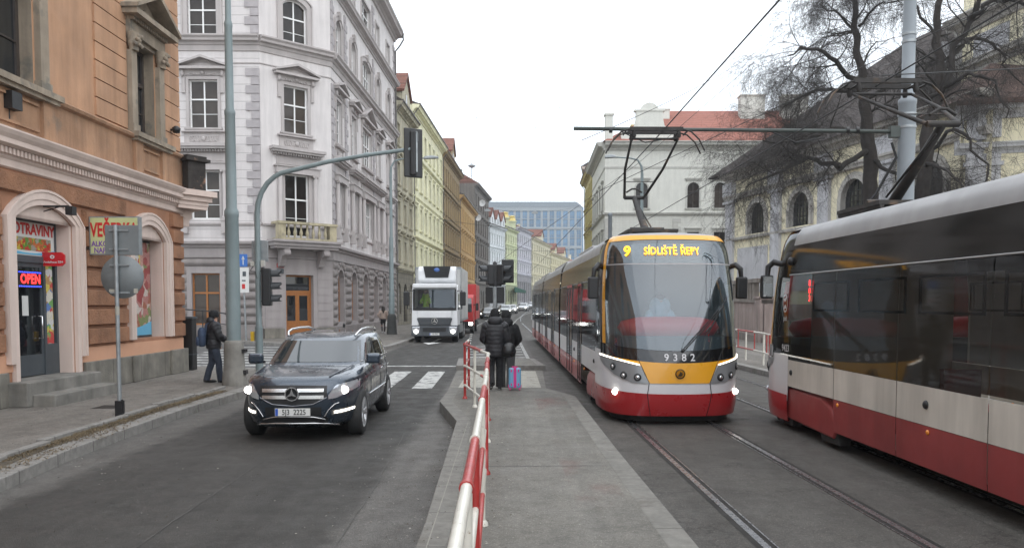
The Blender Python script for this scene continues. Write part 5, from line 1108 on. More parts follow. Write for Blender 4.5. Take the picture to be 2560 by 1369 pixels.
    # roof cap of the nose and driver's cab
    m = MB(); m.grid(lambda u, v: (lambda z, a: tuple(nose(a, z, 0)))(3.30 + .12 * v, amap(-1 + 2 * u)), 40, 6, 0); m.build('roof_cap', T_SIL, t)
    m = MB(); m.bx(-1.1, 1.1, 1.0, 31, .30, .36); m.bx(-1.0, 1.0, 1.8, 31, 2.98, 3.02); m.bx(-1.1, 1.1, 2.35, 2.4, .36, 3.0); m.bx(-1.1, 1.1, 31.0, 31.1, .3, 3.0); m.build('interior_lining', T_INT, t)
    m = MB(); m.lathe([(.001, .20), (.6, .19), (.93, .12), (1.0, .0), (.9, -.14), (.001, -.16)], 26, (.0, .95, 1.66), sy=.42, sx=.93); m.build('dashboard_hood', mt('dash_red', (.75, .03, .04), .5, var=.05), t)
    m = MB(); m.bx(-1.05, 1.05, .5, 1.4, .36, 1.52); m.build('dashboard', DGR, t)
    m = MB()
    for s in (-.45, .45): m.bx(s - .05, s + .05, 3, 30, 2.93, 2.975)
    m.build('ceiling_lights', T_LITE, t)
    # modules
    for k, (a, b) in enumerate(mods):
        for s in (-1, 1):
            isd = s == D; doors = [(p, p + 1.45) for p in ((4.5, 8.0), (13.2, 16.9), (22.2, 26.6))[k]] if isd else []
            if k == 0 and isd: doors = [(4.35, 5.1), (6.6, 8.1)]
            e0 = a
            seg = []; y = a; cuts = sorted(doors)
            for c, d in cuts: seg += [(y, c, 0), (c, d, 1)]; y = d
            seg.append((y, b, 0))
            m = MB(); w_ = MB(); g = MB(); dk = MB(); ro = MB(); sk = MB()
            for (c, d, dr) in seg:
                lowcut = []
                n = max(1, int((d - c) / 1.5)); 
                for i in range(n):
                    p, q = c + (d - c) * i / n, c + (d - c) * (i + 1) / n; gap = .006
                    lo = .28
                    if k == 0 and q < cutB + .5 and not dr: lo = .74 if p < cutB - .3 else .28
                    if lo < .7: spatch(m, p + gap, q - gap, lo, .745, s, 0, 3)
                    if not dr: spatch(w_, p + gap, q - gap, .75, 1.18, s, 0, 2)
            for (c, d, dr) in seg:
                z0 = .75 if dr else 1.185
                n = max(1, int((d - c) / (1.5 if not dr else .72)))
                for i in range(n):
                    p, q = c + (d - c) * i / n, c + (d - c) * (i + 1) / n; spatch(g, p + .012, q - .012, z0, 2.55, s, 0, 6)
                spatch(dk, c, d, 2.56, 3.03, s, 0, 5)
            if m.v: m.build('side_skirt', red, t)
            w_.build('side_panel', wht, t); g.build('side_glazing', T_WIN, t); dk.build('upper_band', T_BND, t)
            for c, d, dr in seg:
                if dr:
                    dm = MB(); 
                    for y_ in (c, (c + d) / 2, d): dm.bx(*sorted((s * 1.225, s * 1.243)), y_ - .03, y_ + .03, .32, 2.52)
                    dm.bx(*sorted((s * 1.20, s * 1.236)), c, d, 2.50, 2.58); do = dm.build('door', T_BLK, t)
                    hm = MB()
                    for y_ in ((c + d) / 2 - .12, (c + d) / 2 + .12): hm.tube([(s * 1.2, y_, 1.0), (s * 1.2, y_, 2.1)], .014, 5)
                    hm.build('grab_rail', T_YEL, do)
            tm = MB(); tm.tube([(s * 1.225, a, 2.555), (s * 1.225, b, 2.555)], .012, 5); tm.build('trim_rail', T_SIL, t)
            bm = MB()
            for i in range(int((b - a) / 2.3)):
                y_ = a + 1.9 + i * 2.3
                if isd and any(c - .2 < y_ < d + .2 for c, d in doors): continue
                bm.sphere((s * 1.235, y_, .68), .03, 6, sx=.6)
            if bm.v: tag(bm.build('marker_lamps', mt('amber_lens', (.7, .22, .02), .2, var=0, spec=.8), t), kind=None)
            # hopper windows: inner frames
            fmb = MB(); yy = a + .9
            while yy < b - 1.6:
                if not (isd and any(c - .9 < yy < d for c, d in doors)):
                    for (p, q, r, v) in ((yy, yy + 1.2, 2.38, 2.41), (yy, yy + 1.2, 1.98, 2.01), (yy, yy + .03, 2.01, 2.38), (yy + 1.17, yy + 1.2, 2.01, 2.38)): fmb.bx(*sorted((s * 1.19, s * 1.21)), p, q, r, v)
                yy += 1.5
            fmb.build('hopper_windows', T_BLK, t)
        rm = MB(); rm.grid(lambda u, v: (lambda th: ((sm(SX, th) if u < .5 else sm(SX, th)) * (-1 if u < .5 else 1), a + (b - a) * v, th))(3.03 + (3.42 - 3.03) * (1 - abs(2 * u - 1))), 40, 3, 0)
        rm.build('roof_shell', T_SIL, t)
        em = MB(); em.bx(-.75, .75, a + (2.6 if k == 0 else .8) + 2.2, b - .8, 3.40, 3.56); (em.build('roof_equipment', T_SIL, t, bevel=.05) if not dusty else None)
        if k < 2:
            bm = MB(); n = 9
            for i in range(n): 
                y_ = b + .55 * i / n; r = .0 if i % 2 else .05
                prof = [(-1.16 - r * .3, .35), (-1.16 - r * .3, 2.85), (-.95, 3.25), (-.6, 3.38), (.6, 3.38), (.95, 3.25), (1.16 + r * .3, 2.85), (1.16 + r * .3, .35)]
                bm.prism([(x, z) for x, z in reversed(prof)], y_, y_ + .55 / n + .01, 'y')
            bm.build('bellows', T_BEL, t)
    tm = MB(); tm.prism([(x, z) for x, z in ((-1.2, .28), (1.2, .28), (1.22, 2.0), (1.17, 2.9), (.9, 3.3), (0, 3.45), (-.9, 3.3), (-1.17, 2.9), (-1.22, 2.0))], 31.15, 31.4, 'y'); tm.build('tail_panel', T_BLK, t)
    for y_ in (2.9, 10.8, 20.7, 28.6): bogie(t, y_)
    # red fairing over the leading bogie
    for s in (-1, 1):
        m = MB(); x0, x1 = sorted((s * 1.02, s * 1.2)); m.prism([(1.35, .22), (3.45, .16), (3.55, .3), (3.35, .60), (3.0, .70), (1.75, .72), (1.5, .62), (1.35, .4)], x0, x1, 'x'); m.build('bogie_fairing', red, t, bevel=.04)
        m = MB(); m.prism([(3.0, .08), (3.6, .10), (3.55, .30), (2.9, .24)], *sorted((s * 1.0, s * 1.17)), 'x'); m.build('bogie_step', T_UND, t); m = MB(); m.prism([(1.45, .1), (1.8, .1), (1.85, .25), (1.4, .25)], *sorted((s * 1.0, s * 1.17)), 'x'); m.build('bogie_step', T_UND, t)
        m = MB(); m.bx(-1.0, 1.0, 1.3, 4.3, .40, .46); 
        if s > 0: m.build('wheel_well', T_UND, t)
        m = MB(); m.sphere((s * 1.235, 1.9, .98), .045, 8, sx=.6); m.sphere((s * 1.235, 5.9, .98), .05, 8, sx=.6); m.build('side_camera', BLACK, t)
        m = MB(); m.sphere((s * 1.21, 1.75, 2.78), .07, 8, sx=.8); m.build('door_camera', BLACK, t)
    m = MB(); 
    for i in range(7):
        for s in (-1, 1):
            y_ = 4.0 + i * .0
    sm_ = MB(); sm_.bx(-.21, .21, -.2, .22, .0, .07); sm_.bx(-.21, .21, .2, .28, .0, .55); sm_.bx(-.2, .2, .05, .2, -.35, .0); sme = sm_.mesh('seat', T_SEAT)
    for s in (-.82, .82):
        for y_ in (5.6, 8.6, 9.5, 12.2, 14.9, 18.6, 21.6, 24.2, 28.4, 29.4): put('seat', sme, t, (s, y_, .82))
    pantograph(t, *panto)
    return t
tramA = tram('oncoming red and white tram with a yellow nose and a lit orange destination display', (2.86, 13.25, 0), .0155, -1, '9382', 'SÍDLIŠTĚ ŘEPY', '9')
tramB = tram('dusty red and cream tram with smoked windows passing close, seen from its side', (5.72, 14.5, 0), pi + .0155, 1 * -1, '9423', '', '3', dusty=True, panto=(2.5, 3.9, 2.2))
# side writing and display of the near tram (its left flank, local +x)
def sidetext(mb, txt, size, y, z, mi=0, bold=.002, sp=1.0):
    write(mb, txt, size, None, mi=mi, bold=bold, sp=sp, fn=lambda x, h: (1.245, y - 0 + x * 1.0, z + h))
m = MB(); sidetext(m, '9423', .16, 1.66, 1.36); sidetext(m, 'pid', .12, 1.62, 1.85, bold=.001); m.build('fleet_number', T_WHT, tramB)
m = MB(); 
for r0, r1 in ((.10, .085),): m.add([(1.246, 1.62 + (r0 if i % 2 == 0 else r1) * cos(pi * (i // 2) / 12), 2.1 + 1.5 * (r0 if i % 2 == 0 else r1) * sin(pi * (i // 2) / 12)) for i in range(50)], [(2 * i, 2 * i + 1, 2 * i + 3, 2 * i + 2) for i in range(24)])
m.add([(1.247, 1.62 + y, 2.1 + z) for y, z in ((-.07, .07), (.07, .10), (.03, .04), (-.02, .02), (.05, -.08), (-.06, -.10), (-.03, -.04), (.02, -.02))], [(0, 1, 2, 3), (4, 5, 6, 7)]); m.build('carrier_emblem', T_WHT, tramB)
m = MB()
for i, ch_ in enumerate('803'): sidetext(m, ch_, .125, 2.62, 2.40 - i * .115, bold=.003)
m.build('side_line_display', T_LEDR, tramB, label='small red vertical number display in the side glass')
# ---------------- cars and lorries
def shell_car(spec, mb, lv, e=4.2, n=44):
    """stack of superellipse outlines: lv = [(z, half width, front y, rear y)]"""
    vs = []; fs = []
    for z, w_, yf, yr in lv:
        c0, h = (yf + yr) / 2, (yr - yf) / 2
        for k in range(n):
            t = 2 * pi * k / n + pi / n; c, s = cos(t), sin(t)
            vs.append((w_ * (1 if c > 0 else -1) * abs(c) ** (2 / e), c0 + h * (1 if s > 0 else -1) * abs(s) ** (2 / e), z))
    for i in range(len(lv) - 1):
        for k in range(n): fs.append((i * n + k, i * n + (k + 1) % n, (i + 1) * n + (k + 1) % n, (i + 1) * n + k))
    mb.add(vs, fs, 0, True); mb.add(vs[:n], [tuple(reversed(range(n)))]); mb.add(vs[-n:], [tuple(range(n))])
def wheel(root, x, y, r, w_=.24, side=1, simple=False, rim=None, name='wheel'):
    m = MB(); m.lathe([(r * .66, -w_ / 2), (r * .9, -w_ / 2), (r, -w_ * .36), (r, w_ * .36), (r * .9, w_ / 2), (r * .66, w_ / 2)], 26, ax='x', cap=False)
    k = ('whl', r, w_); 
    if k not in K: K[k] = m.mesh('wheel', RUBBER)
    o = put(name, K[k], root, (x, y, r))
    k = ('rim', r, w_, side, simple)
    if k not in K:
        m = MB(); e = side
        m.lathe([(r * .66, e * w_ * .5), (r * .62, e * w_ * .42), (r * .58, e * w_ * .1), (.001, e * w_ * .08)], 24, ax='x', mi=1, cap=False)
        m.lathe([(r * .2, e * w_ * .1), (r * .17, e * w_ * .42), (.001, e * w_ * .44)], 14, ax='x')
        for q in range(5):
            for dd in (-.13, .13):
                t = 2 * pi * q / 5 + dd; m.tube([(e * w_ * .36, r * .12 * cos(t), r * .12 * sin(t)), (e * w_ * .44, r * .64 * cos(t * 1.0 + dd * .3), r * .64 * sin(t + dd * .3))], r * .055, 5)
        m.lathe([(r * .68, e * w_ * .505), (r * .62, e * w_ * .51), (r * .60, e * w_ * .3)], 26, ax='x', cap=False); K[k] = m.mesh('rim', [mt('alloy', (.50, .51, .52), .3, .6, var=.1), BLACK])
    put('rim', K[k], o); return o
SUV = dict(body=[(.22, .78, .16, 4.38), (.30, .87, .05, 4.48), (.45, .905, .0, 4.52), (.62, .915, -.01, 4.53), (.80, .915, .0, 4.53), (.90, .91, .04, 4.52), (.955, .90, .10, 4.51), (1.0, .885, .30, 4.50), (1.05, .87, .70, 4.49), (1.10, .85, 1.12, 4.47)],
           roof=[(1.06, .86, .98, 4.47), (1.12, .85, 1.12, 4.46), (1.46, .735, 1.78, 4.27), (1.525, .70, 1.97, 4.2), (1.565, .64, 2.2, 4.08), (1.58, .5, 2.6, 3.8)], wb=(.86, 3.61), r=.36)
HATCH = dict(body=[(.18, .74, .14, 4.1), (.26, .82, .03, 4.2), (.42, .86, .0, 4.25), (.6, .87, .0, 4.26), (.72, .87, .06, 4.26), (.80, .86, .2, 4.25), (.88, .85, .6, 4.24), (.95, .82, 1.0, 4.22)],
             roof=[(.92, .82, .9, 4.2), (.97, .81, 1.0, 4.18), (1.34, .66, 1.75, 3.85), (1.40, .62, 1.95, 3.7), (1.44, .52, 2.3, 3.4)], wb=(.82, 3.42), r=.31)
def cspt(lv, e, z):
    z = max(lv[0][0], min(lv[-1][0], z))
    for a, b in zip(lv, lv[1:]):
        if z <= b[0]: t = (z - a[0]) / (b[0] - a[0]); return [a[i] + (b[i] - a[i]) * t for i in (1, 2, 3)]
def cfront(lv, x, z, e=4.2, o=0):
    w_, yf, yr = cspt(lv, e, z); c = max(0, 1 - min(1, abs(x) / w_) ** e) ** (1 / e); return (x, (yf + yr) / 2 - (yr - yf) / 2 * c - o, z)
def crear(lv, x, z, e=4.2, o=0):
    w_, yf, yr = cspt(lv, e, z); c = max(0, 1 - min(1, abs(x) / w_) ** e) ** (1 / e); return (x, (yf + yr) / 2 + (yr - yf) / 2 * c + o, z)
def cside(lv, y, z, s, e=4.2, o=0):
    w_, yf, yr = cspt(lv, e, z); h = (yr - yf) / 2; c = max(0, 1 - min(1, abs(y - (yf + yr) / 2) / h) ** e) ** (1 / e); return (s * (w_ * c + o), y, z)
def car(name, label, cat, loc, rz, col, spec=SUV, lights=True, plate=None, hero=False, group=None, metal=.3):
    t = thing(name, label, cat, loc, rz, group); B, G = spec['body'], spec['roof']; e = 4.2; big = spec is SUV
    paint = mt('car_paint_%d_%d_%d' % tuple(int(c * 999) for c in col), col, .28, metal, var=.03, coat=1.0, spec=.6)
    zb = B[-1][0]; zt = G[-2][0]; wz0, wz1 = zb + .035, G[2][0] - .02
    m = MB(); shell_car(None, m, B, e); bo = m.build('body', paint, t)
    r = spec['r']; cut = []
    for y in spec['wb']:
        for s in (-1, 1): m = MB(); m.lathe([(r + .06, -.2), (r + .06, .2)], 28, (s * .88, y, r + .01), ax='x'); cut.append(m.build('cut', BLACK))
    boolcut(bo, cut)
    m = MB(); m.bx(-.66, .66, .4, B[0][3] - .2, .24, .72); m.build('underbody', mt('underbody_black', (.008, .008, .008), .95, var=0), t)
    m = MB(); shell_car(None, m, G, e); m.build('roof', paint, t)
    wf = lambda z: cspt(G, e, z)[0]
    m = MB(); m.grid(lambda u, v: (lambda z: cfront(G, (-1 + 2 * u) * wf(z) * .90, z, e, .008))(wz0 + (wz1 - wz0 + .02) * v), 22, 6); m.build('windscreen', K['carglass'], t)
    m = MB(); m.grid(lambda u, v: (lambda z: crear(G, (1 - 2 * u) * wf(z) * .86, z, e, .008))(wz0 + .03 + (wz1 - wz0) * v), 16, 4); m.build('rear_window', DGLASS, t)
    for s in (-1, 1):
        yr_ = G[1][3]; panes = ((1.62, 2.55, .52), (2.63, 3.35, 0), (3.43, 4.08, -.12)) if big else ((1.5, 2.35, .48), (2.43, 3.15, 0), (3.2, 3.62, -.2))
        for a, b, sl in panes:
            m = MB(); m.grid(lambda u, v: cside(G, (a + (sl * v if sl > 0 else 0)) * (1 - u) + (b + (sl * v if sl < 0 else 0)) * u, wz0 + .01 + (wz1 - wz0 - .03) * v, s, e, .008), 10, 5, flip=s < 0); m.build('side_window', DGLASS, t)
        m = MB(); m.cbx((s * (B[5][1] + .07), 1.42, zb + .08), (.24, .13, .17)); mo = m.build('mirror', paint, t, bevel=.04)
        m = MB(); m.cbx((s * (B[5][1] + .0), 1.45, zb + .02), (.14, .06, .04)); m.build('mirror_foot', BLACK, mo)
        for y in spec['wb']: wheel(t, s * (.80 if big else .76), y, r, .23, s)
        if hero or big:
            m = MB(); m.tube([(s * .58, 1.95, 1.535), (s * .615, 2.08, 1.60), (s * .62, 2.3, 1.635), (s * .62, 2.9, 1.65), (s * .62, 3.5, 1.64), (s * .60, 3.95, 1.60), (s * .58, 4.08, 1.53)], .022, 7); m.build('roof_rail', CHROME, t)
        m = MB(); m.tube([cside(B, y, .60, s, e, .012) for y in (1.3, 2, 2.7, 3.15)], .014, 5); m.build('side_trim', CHROME if hero else BLACK, t)
        if hero:
            for y in (2.45, 3.35): m = MB(); m.tube([cside(B, y, .93, s, e, .035), cside(B, y + .2, .94, s, e, .035)], .013, 5); m.build('door_handle', CHROME, t)
            for y in (1.55, 2.62, 3.5): m = MB(); m.tube([cside(B, y, z, s, e, .001) for z in (.36, .6, .8, 1.0, 1.08)], .005, 4); m.build('door_seam', BLACK, t)
            m = MB(); m.tube([cside(G, y, zb + .03, s, e, .015) for y in (1.45, 2.2, 3, 3.8, 4.15)], .010, 5); m.build('window_trim', CHROME, t)
    # face
    hz0, hz1 = (.66, .89) if big else (.56, .70); hx0, hx1 = (.52, .87) if big else (.48, .82)
    def fp(mb, x0, x1, lo, hi, o=.008, nu=10, nv=4, mi=0):
        g = lambda q, x: q(abs(x)) if callable(q) else q
        mb.grid(lambda u, v: (lambda x: cfront(B, x, g(lo, x) + (g(hi, x) - g(lo, x)) * v, e, o))(x0 + (x1 - x0) * u), nu, nv, mi)
    for s in (-1, 1):
        lo = lambda x: lerp([(hx0, hz0), (hx0 + .12, hz0 + .02), (hx1, hz0 + .13)], x); hi = lambda x: lerp([(hx0, hz0 + .06), (hx0 + .1, hz1 - .02), (hx1, hz1 + .02)], x)
        m = MB(); fp(m, *sorted((s * hx0, s * hx1)), lo, hi, .010, 12, 4); h = m.build('headlight', CLEAR, t)
        xm = (hx0 + hx1) / 2 + .02; p = cfront(B, s * xm, (hz0 + hz1) / 2 + .01, e, .012); m = MB(); m.sphere(p, .062 if big else .07, 8, sx=1.25, sy=.4, sz=.95); m.build('headlight_lens', HEADL if lights else CHROME, h)
        if big:
            m = MB(); fp(m, *sorted((s * .60, s * .87)), lambda x: .44 + (x - .6) * .10, lambda x: .475 + (x - .6) * .10, .014, 6, 1); m.build('daytime_light', mt('led_white_strip', (1, .95, .85), emit=3.5), t)
            m = MB(); fp(m, *sorted((s * .56, s * .89)), lambda x: .42 + (x - .6) * .08, lambda x: .50 + (x - .6) * .10, .009, 6, 1); m.build('light_bezel', CHROME, t)
    gx = .50 if big else .42
    m = MB(); fp(m, -gx, gx, (lambda x: lerp([(0, .58), (.3, .60), (.5, .70)], x)) if big else .5, (lambda x: .875 - .02 * x) if big else .62, .006, 20, 4); m.build('grille', BLACK, t)
    if hero:
        m = MB()
        for z in (.80, .70): fp(m, -gx + .04, gx - .04, z - .026, z + .026, .03, 20, 2)
        m.build('grille_bars', mt('satin_silver', (.62, .62, .62), .25, .9, var=0), t)
        m = MB(); P_ = [cfront(B, x, lerp([(0, .565), (.3, .59), (.5, .69)], abs(x)), e, .016) for x in [-.5 + i * .1 for i in range(11)]]; m.tube(P_, .010, 5); m.build('grille_surround', mt('dark_chrome', (.25, .26, .28), .25, .8, var=0), t)
        yb = cfront(B, 0, .75, e, .05)[1]; m = MB(); nn = 28
        for k in range(nn):
            a, b = 2 * pi * k / nn, 2 * pi * (k + 1) / nn; m.prism([(.105 * cos(a), .105 * sin(a)), (.105 * cos(b), .105 * sin(b)), (.088 * cos(b), .088 * sin(b)), (.088 * cos(a), .088 * sin(a))], -.02, .02, 'y')
        for k in range(3):
            a = pi / 2 + 2 * pi * k / 3; m.prism([(.092 * cos(a), .092 * sin(a)), (.024 * cos(a + pi / 3), .024 * sin(a + pi / 3)), (0, 0), (.024 * cos(a - pi / 3), .024 * sin(a - pi / 3))], -.022, .0, 'y')
        eo = m.build('star_emblem', CHROME, t, (0, yb, .75)); m = MB(); m.lathe([(.088, .01), (.001, .01)], 24, ax='y'); m.build('emblem_disc', BLACK, eo)
        m = MB(); fp(m, -.50, .50, .30, .385, .010, 16, 2); fp(m, -.42, .42, .405, .545, .006, 16, 2); m.build('lower_intake', BLACK, t)
        m = MB(); m.tube([cfront(B, x, lerp([(0, .295), (.45, .30), (.62, .24)], abs(x)), e, .02) for x in (-.62, -.5, -.3, 0, .3, .5, .62)], .016, 5); m.tube([cfront(B, x, lerp([(0, .40), (.40, .395), (.62, .24)], abs(x)), e, .014) for x in (-.62, -.45, -.3, 0, .3, .45, .62)], .010, 5)
        m.tube([cfront(B, -.46, .40, e, .014), cfront(B, -.52, .5, e, .012), cfront(B, -.60, .58, e, .012), cfront(B, -.66, .60, e, .01)], .008, 4); m.tube([cfront(B, .46, .40, e, .014), cfront(B, .52, .5, e, .012), cfront(B, .60, .58, e, .012), cfront(B, .66, .60, e, .01)], .008, 4)
        m.build('bumper_trim', mt('satin_silver', (.62, .62, .62), .25, .9, var=0), t)
        m = MB(); m.tube([(-.3, 2.0, 1.605), (-.3, 4.0, 1.62)], .006, 4); m.sphere((0, 3.9, 1.66), .05, 6, sx=.5, sy=1.2, sz=1); m.build('roof_fin', BLACK, t)
        m = MB(); hb = lambda x, y: (lambda z: z)(0)
        for s in (-1, 1): m.tube([(s * .50, .22, .985), (s * .62, .7, 1.055), (s * .70, 1.05, 1.10)], .010, 5)
        m.build('bonnet_crease', paint, t)
    else:
        m = MB(); fp(m, -.45, .45, .26, .34, .008, 8, 1); m.build('lower_intake', BLACK, t)
        m = MB(); m.lathe([(.07, -.01), (.06, .0), (.001, 0)], 12, (0, cfront(B, 0, hz0, e, .01)[1], (hz0 + hz1) / 2 - .02), ax='y'); m.build('badge', CHROME, t)
    py = cfront(B, 0, .46, e, .03)[1]; pz = .475 if big else .42
    m = MB(); m.bx(-.26, .26, py - .008, py + .02, pz - .056, pz + .056, 0); m.bx(-.255, -.215, py - .011, py - .008, pz - .052, pz + .052, 1)
    if plate: write(m, plate, .115, (.022, py - .0115, pz - .002), bold=.0015, mi=2, sx=.82)
    m.build('number_plate', [SWHITE, mt('plate_blue', (.02, .08, .4), .5, var=0), BLACK], t); return t
K['carglass'] = M('car_windscreen', (.02, .026, .03), .03, var=0, spec=1.0, coat=.25)
suv = car('suv_car', 'dark blue-grey SUV with silver roof rails driving past the orange corner house', 'car', (-3.28, 11.62, 0), .016, (.030, .045, .066), hero=True, plate='5J3  2225', metal=.55)
def dcar(label, x, y, col, rz=0, spec=HATCH, **k): return car('car', label, 'car', (x, y, gz(y)), rz, col, spec, group='cars queuing towards the junction', **k)
dcar('brownish red hatchback half hidden behind the white refrigerated lorry', -4.25, 75, (.16, .025, .02))
dcar('black car with bright headlights, first after the red one', -3.15, 97, (.012, .013, .016), rz=-.01, plate='1AB 5543')
dcar('pale grey SUV half hidden behind the traffic signal post', -1.05, 108, (.35, .38, .38), rz=-.03, spec=SUV)
dcar('white car with headlights on, just right of the signal post', -.25, 119, (.55, .55, .55), rz=-.08)
dcar('white saloon on the bend, between the other white car and the tram', 1.6, 133, (.5, .52, .54), rz=-.14)
dcar('silver car last in the queue, partly hidden by the tram', 3.4, 147, (.38, .40, .42), rz=-.2)
# ---------------- refrigerated lorry
TW_ = mt('lorry_white', (.66, .67, .68), .4, var=.05, streak=.06); TG = mt('lorry_grey_plastic', (.055, .062, .07), .55, var=.12); TBX = mt('lorry_box_panel', (.55, .55, .54), .5, var=.08, streak=.2)
tk = thing('refrigerated_lorry', 'white refrigerated lorry with a dark grille and star emblem, headlights on', 'lorry', (-4.12, 41.6, 0), .0)
m = MB(); m.prism([(.12, 1.25), (.02, 1.5), (.0, 1.72), (.10, 2.75), (.28, 3.0), (.6, 3.1), (2.0, 3.1), (2.0, .9), (.12, .9)], -1.22, 1.22, 'x'); cab_ = m.build('cab', TW_, tk)
m = MB(); m.bx(-1.06, 1.06, -.5, 1.75, 1.82, 2.84); boolcut(cab_, [m.build('cut', TW_, tk)]); bv = cab_.modifiers.new('bevel', 'BEVEL'); bv.width = .05; bv.segments = 2; bv.limit_method = 'ANGLE'; bv.angle_limit = R(40)
m = MB(); m.grid(lambda u, v: (-1.10 + 2.20 * u, -.05 + .115 * v + .03 * abs(2 * u - 1) ** 4, 1.84 + 1.0 * v), 16, 6); wsd = m.build('windscreen', glassy('lorry_glass', (.8, .88, .92), .85, .03, .02), tk)
m = MB(); m.bx(-1.0, 1.0, .2, .7, 1.83, 1.9); m.bx(-1.05, 1.05, 1.6, 1.7, 1.83, 2.83); m.build('cab_lining', DGR, tk)
m = MB(); m.bx(-1.16, 1.16, -.05, .05, 1.72, 1.86); m.bx(-1.16, -1.06, -.0, .2, 1.8, 2.85); m.bx(1.06, 1.16, -.0, .2, 1.8, 2.85); m.build('windscreen_surround', BLACK, tk)
m = MB(); m.bx(-1.18, 1.18, -.02, .4, 2.9, 3.14); m.build('sun_visor', TW_, tk, bevel=.06)
m = MB(); m.bx(-.92, .92, -.10, .1, 1.32, 1.68); m.build('front_flap', TW_, tk, bevel=.03)
m = MB(); m.prism([(-.95, 1.30), (.95, 1.30), (.80, .92), (-.80, .92)][::-1], -.12, .05, 'y'); m.build('grille', TG, tk, bevel=.02)
m = MB()
for i in range(5): m.bx(-.86 + i * .02, .86 - i * .02, -.145, -.12, 1.24 - i * .07, 1.26 - i * .07)
m.build('grille_slats', mt('dull_grey_trim', (.13, .14, .15), .4, .4, var=.1), tk)
m = MB(); nn = 24
for k in range(nn):
    a, b = 2 * pi * k / nn, 2 * pi * (k + 1) / nn; m.prism([(.17 * cos(a), .17 * sin(a)), (.17 * cos(b), .17 * sin(b)), (.145 * cos(b), .145 * sin(b)), (.145 * cos(a), .145 * sin(a))], -.02, .02, 'y')
for k in range(3):
    a = pi / 2 + 2 * pi * k / 3; m.prism([(.15 * cos(a), .15 * sin(a)), (.04 * cos(a + pi / 3), .04 * sin(a + pi / 3)), (0, 0), (.04 * cos(a - pi / 3), .04 * sin(a - pi / 3))], -.025, .0, 'y')
m.build('star_emblem', CHROME, tk, (0, -.17, 1.15))
m = MB(); m.bx(-1.24, 1.24, -.14, .5, .34, .90); m.build('bumper', TG, tk, bevel=.05)
m = MB(); m.bx(-.62, .62, -.16, -.13, .6, .8); m.build('bumper_intake', BLACK, tk)
for s in (-1, 1):
    m = MB(); m.bx(*sorted((s * .78, s * 1.20)), -.17, -.1, .60, .86); m.build('headlight', CLEAR, tk, bevel=.03); m = MB(); m.sphere((s * .98, -.18, .60), .10, 10, sx=1.1, sy=.5); m.build('headlight_lens', mt('lorry_headlamp_glow', (1, .97, .9), emit=14), tk)
    m = MB(); m.prism([(s * .95, 1.68), (s * 1.2, 1.72), (s * 1.22, .92), (s * .85, .92)] if s < 0 else [(s * .85, .92), (s * 1.22, .92), (s * 1.2, 1.72), (s * .95, 1.68)], -.06, .1, 'y'); m.build('corner_panel', TW_, tk)
    m = MB(); m.tube([(s * 1.15, .15, 2.75), (s * 1.45, .0, 2.78), (s * 1.45, .0, 1.8), (s * 1.15, .1, 1.82)], .03, 6); mo = m.build('mirror_arm', BLACK, tk); m = MB(); m.bx(s * 1.50 - .16, s * 1.50 + .16, -.06, .08, 1.98, 2.72); m.build('mirror_housing', BLACK, mo, bevel=.05)
    m = MB(); m.bx(*sorted((s * 1.221, s * 1.235)), .45, 1.35, 1.75, 2.6); m.build('side_window', DGLASS, tk)
    for y in (1.1, 5.3, 6.6): wheel(tk, s * 1.02, y, .5, .32, s)
    m = MB(); m.bx(*sorted((s * 1.10, s * 1.2)), 2.3, 4.6, .45, 1.0); m.build('side_guard', STEEL, tk)
m = MB(); m.bx(-.5, .5, 1.5, 8.6, .75, 1.05); m.build('chassis', BLACK, tk)
m = MB(); m.bx(-1.26, 1.26, 2.15, 9.0, 1.08, 4.12); m.build('cargo_box', TBX, tk, bevel=.03)
m = MB()
for s in (-1, 1): m.bx(*sorted((s * 1.262, s * 1.275)), 2.15, 9, 1.08, 1.2); m.bx(*sorted((s * 1.255, s * 1.28)), 2.13, 2.3, 1.1, 4.1)
m.bx(-1.26, 1.26, 2.12, 2.15, 4.0, 4.12); m.build('box_edge_trim', STEEL, tk)
m = MB(); m.prism([(1.35, 3.35), (1.35, 3.9), (1.6, 4.12), (2.14, 4.14), (2.14, 3.2), (1.6, 3.2)], -1.05, 1.05, 'x'); cu = m.build('cooling_unit', TW_, tk, bevel=.08)
m = MB(); m.prism([(-.75, 4.12), (.75, 4.12), (.62, 3.5), (-.62, 3.5)][::-1], 1.30, 1.40, 'y'); 
for i in range(4): m.bx(-.68 + i * .03, .68 - i * .03, 1.26, 1.30, 4.0 - i * .14, 4.04 - i * .14)
m.build('unit_grille', BLACK, cu); m = MB(); m.lathe([(.001, 0), (.11, 0), (.11, .02), (.001, .02)], 18, (0, 1.24, 3.92), ax='y', sx=1.5); m.build('unit_badge', mt('badge_blue', (.05, .12, .35), .3, var=0), cu)
for v_ in m.v: pass
m = MB(); m.bx(-.26, .26, -.165, -.145, .40, .52, 0); write(m, '1AE 8962', .11, (.02, -.167, .46), mi=1, sx=.8); m.bx(-.255, -.215, -.168, -.165, .405, .515, 2); m.build('number_plate', [SWHITE, BLACK, mt('plate_blue', (.02, .08, .4), .5, var=0)], tk)
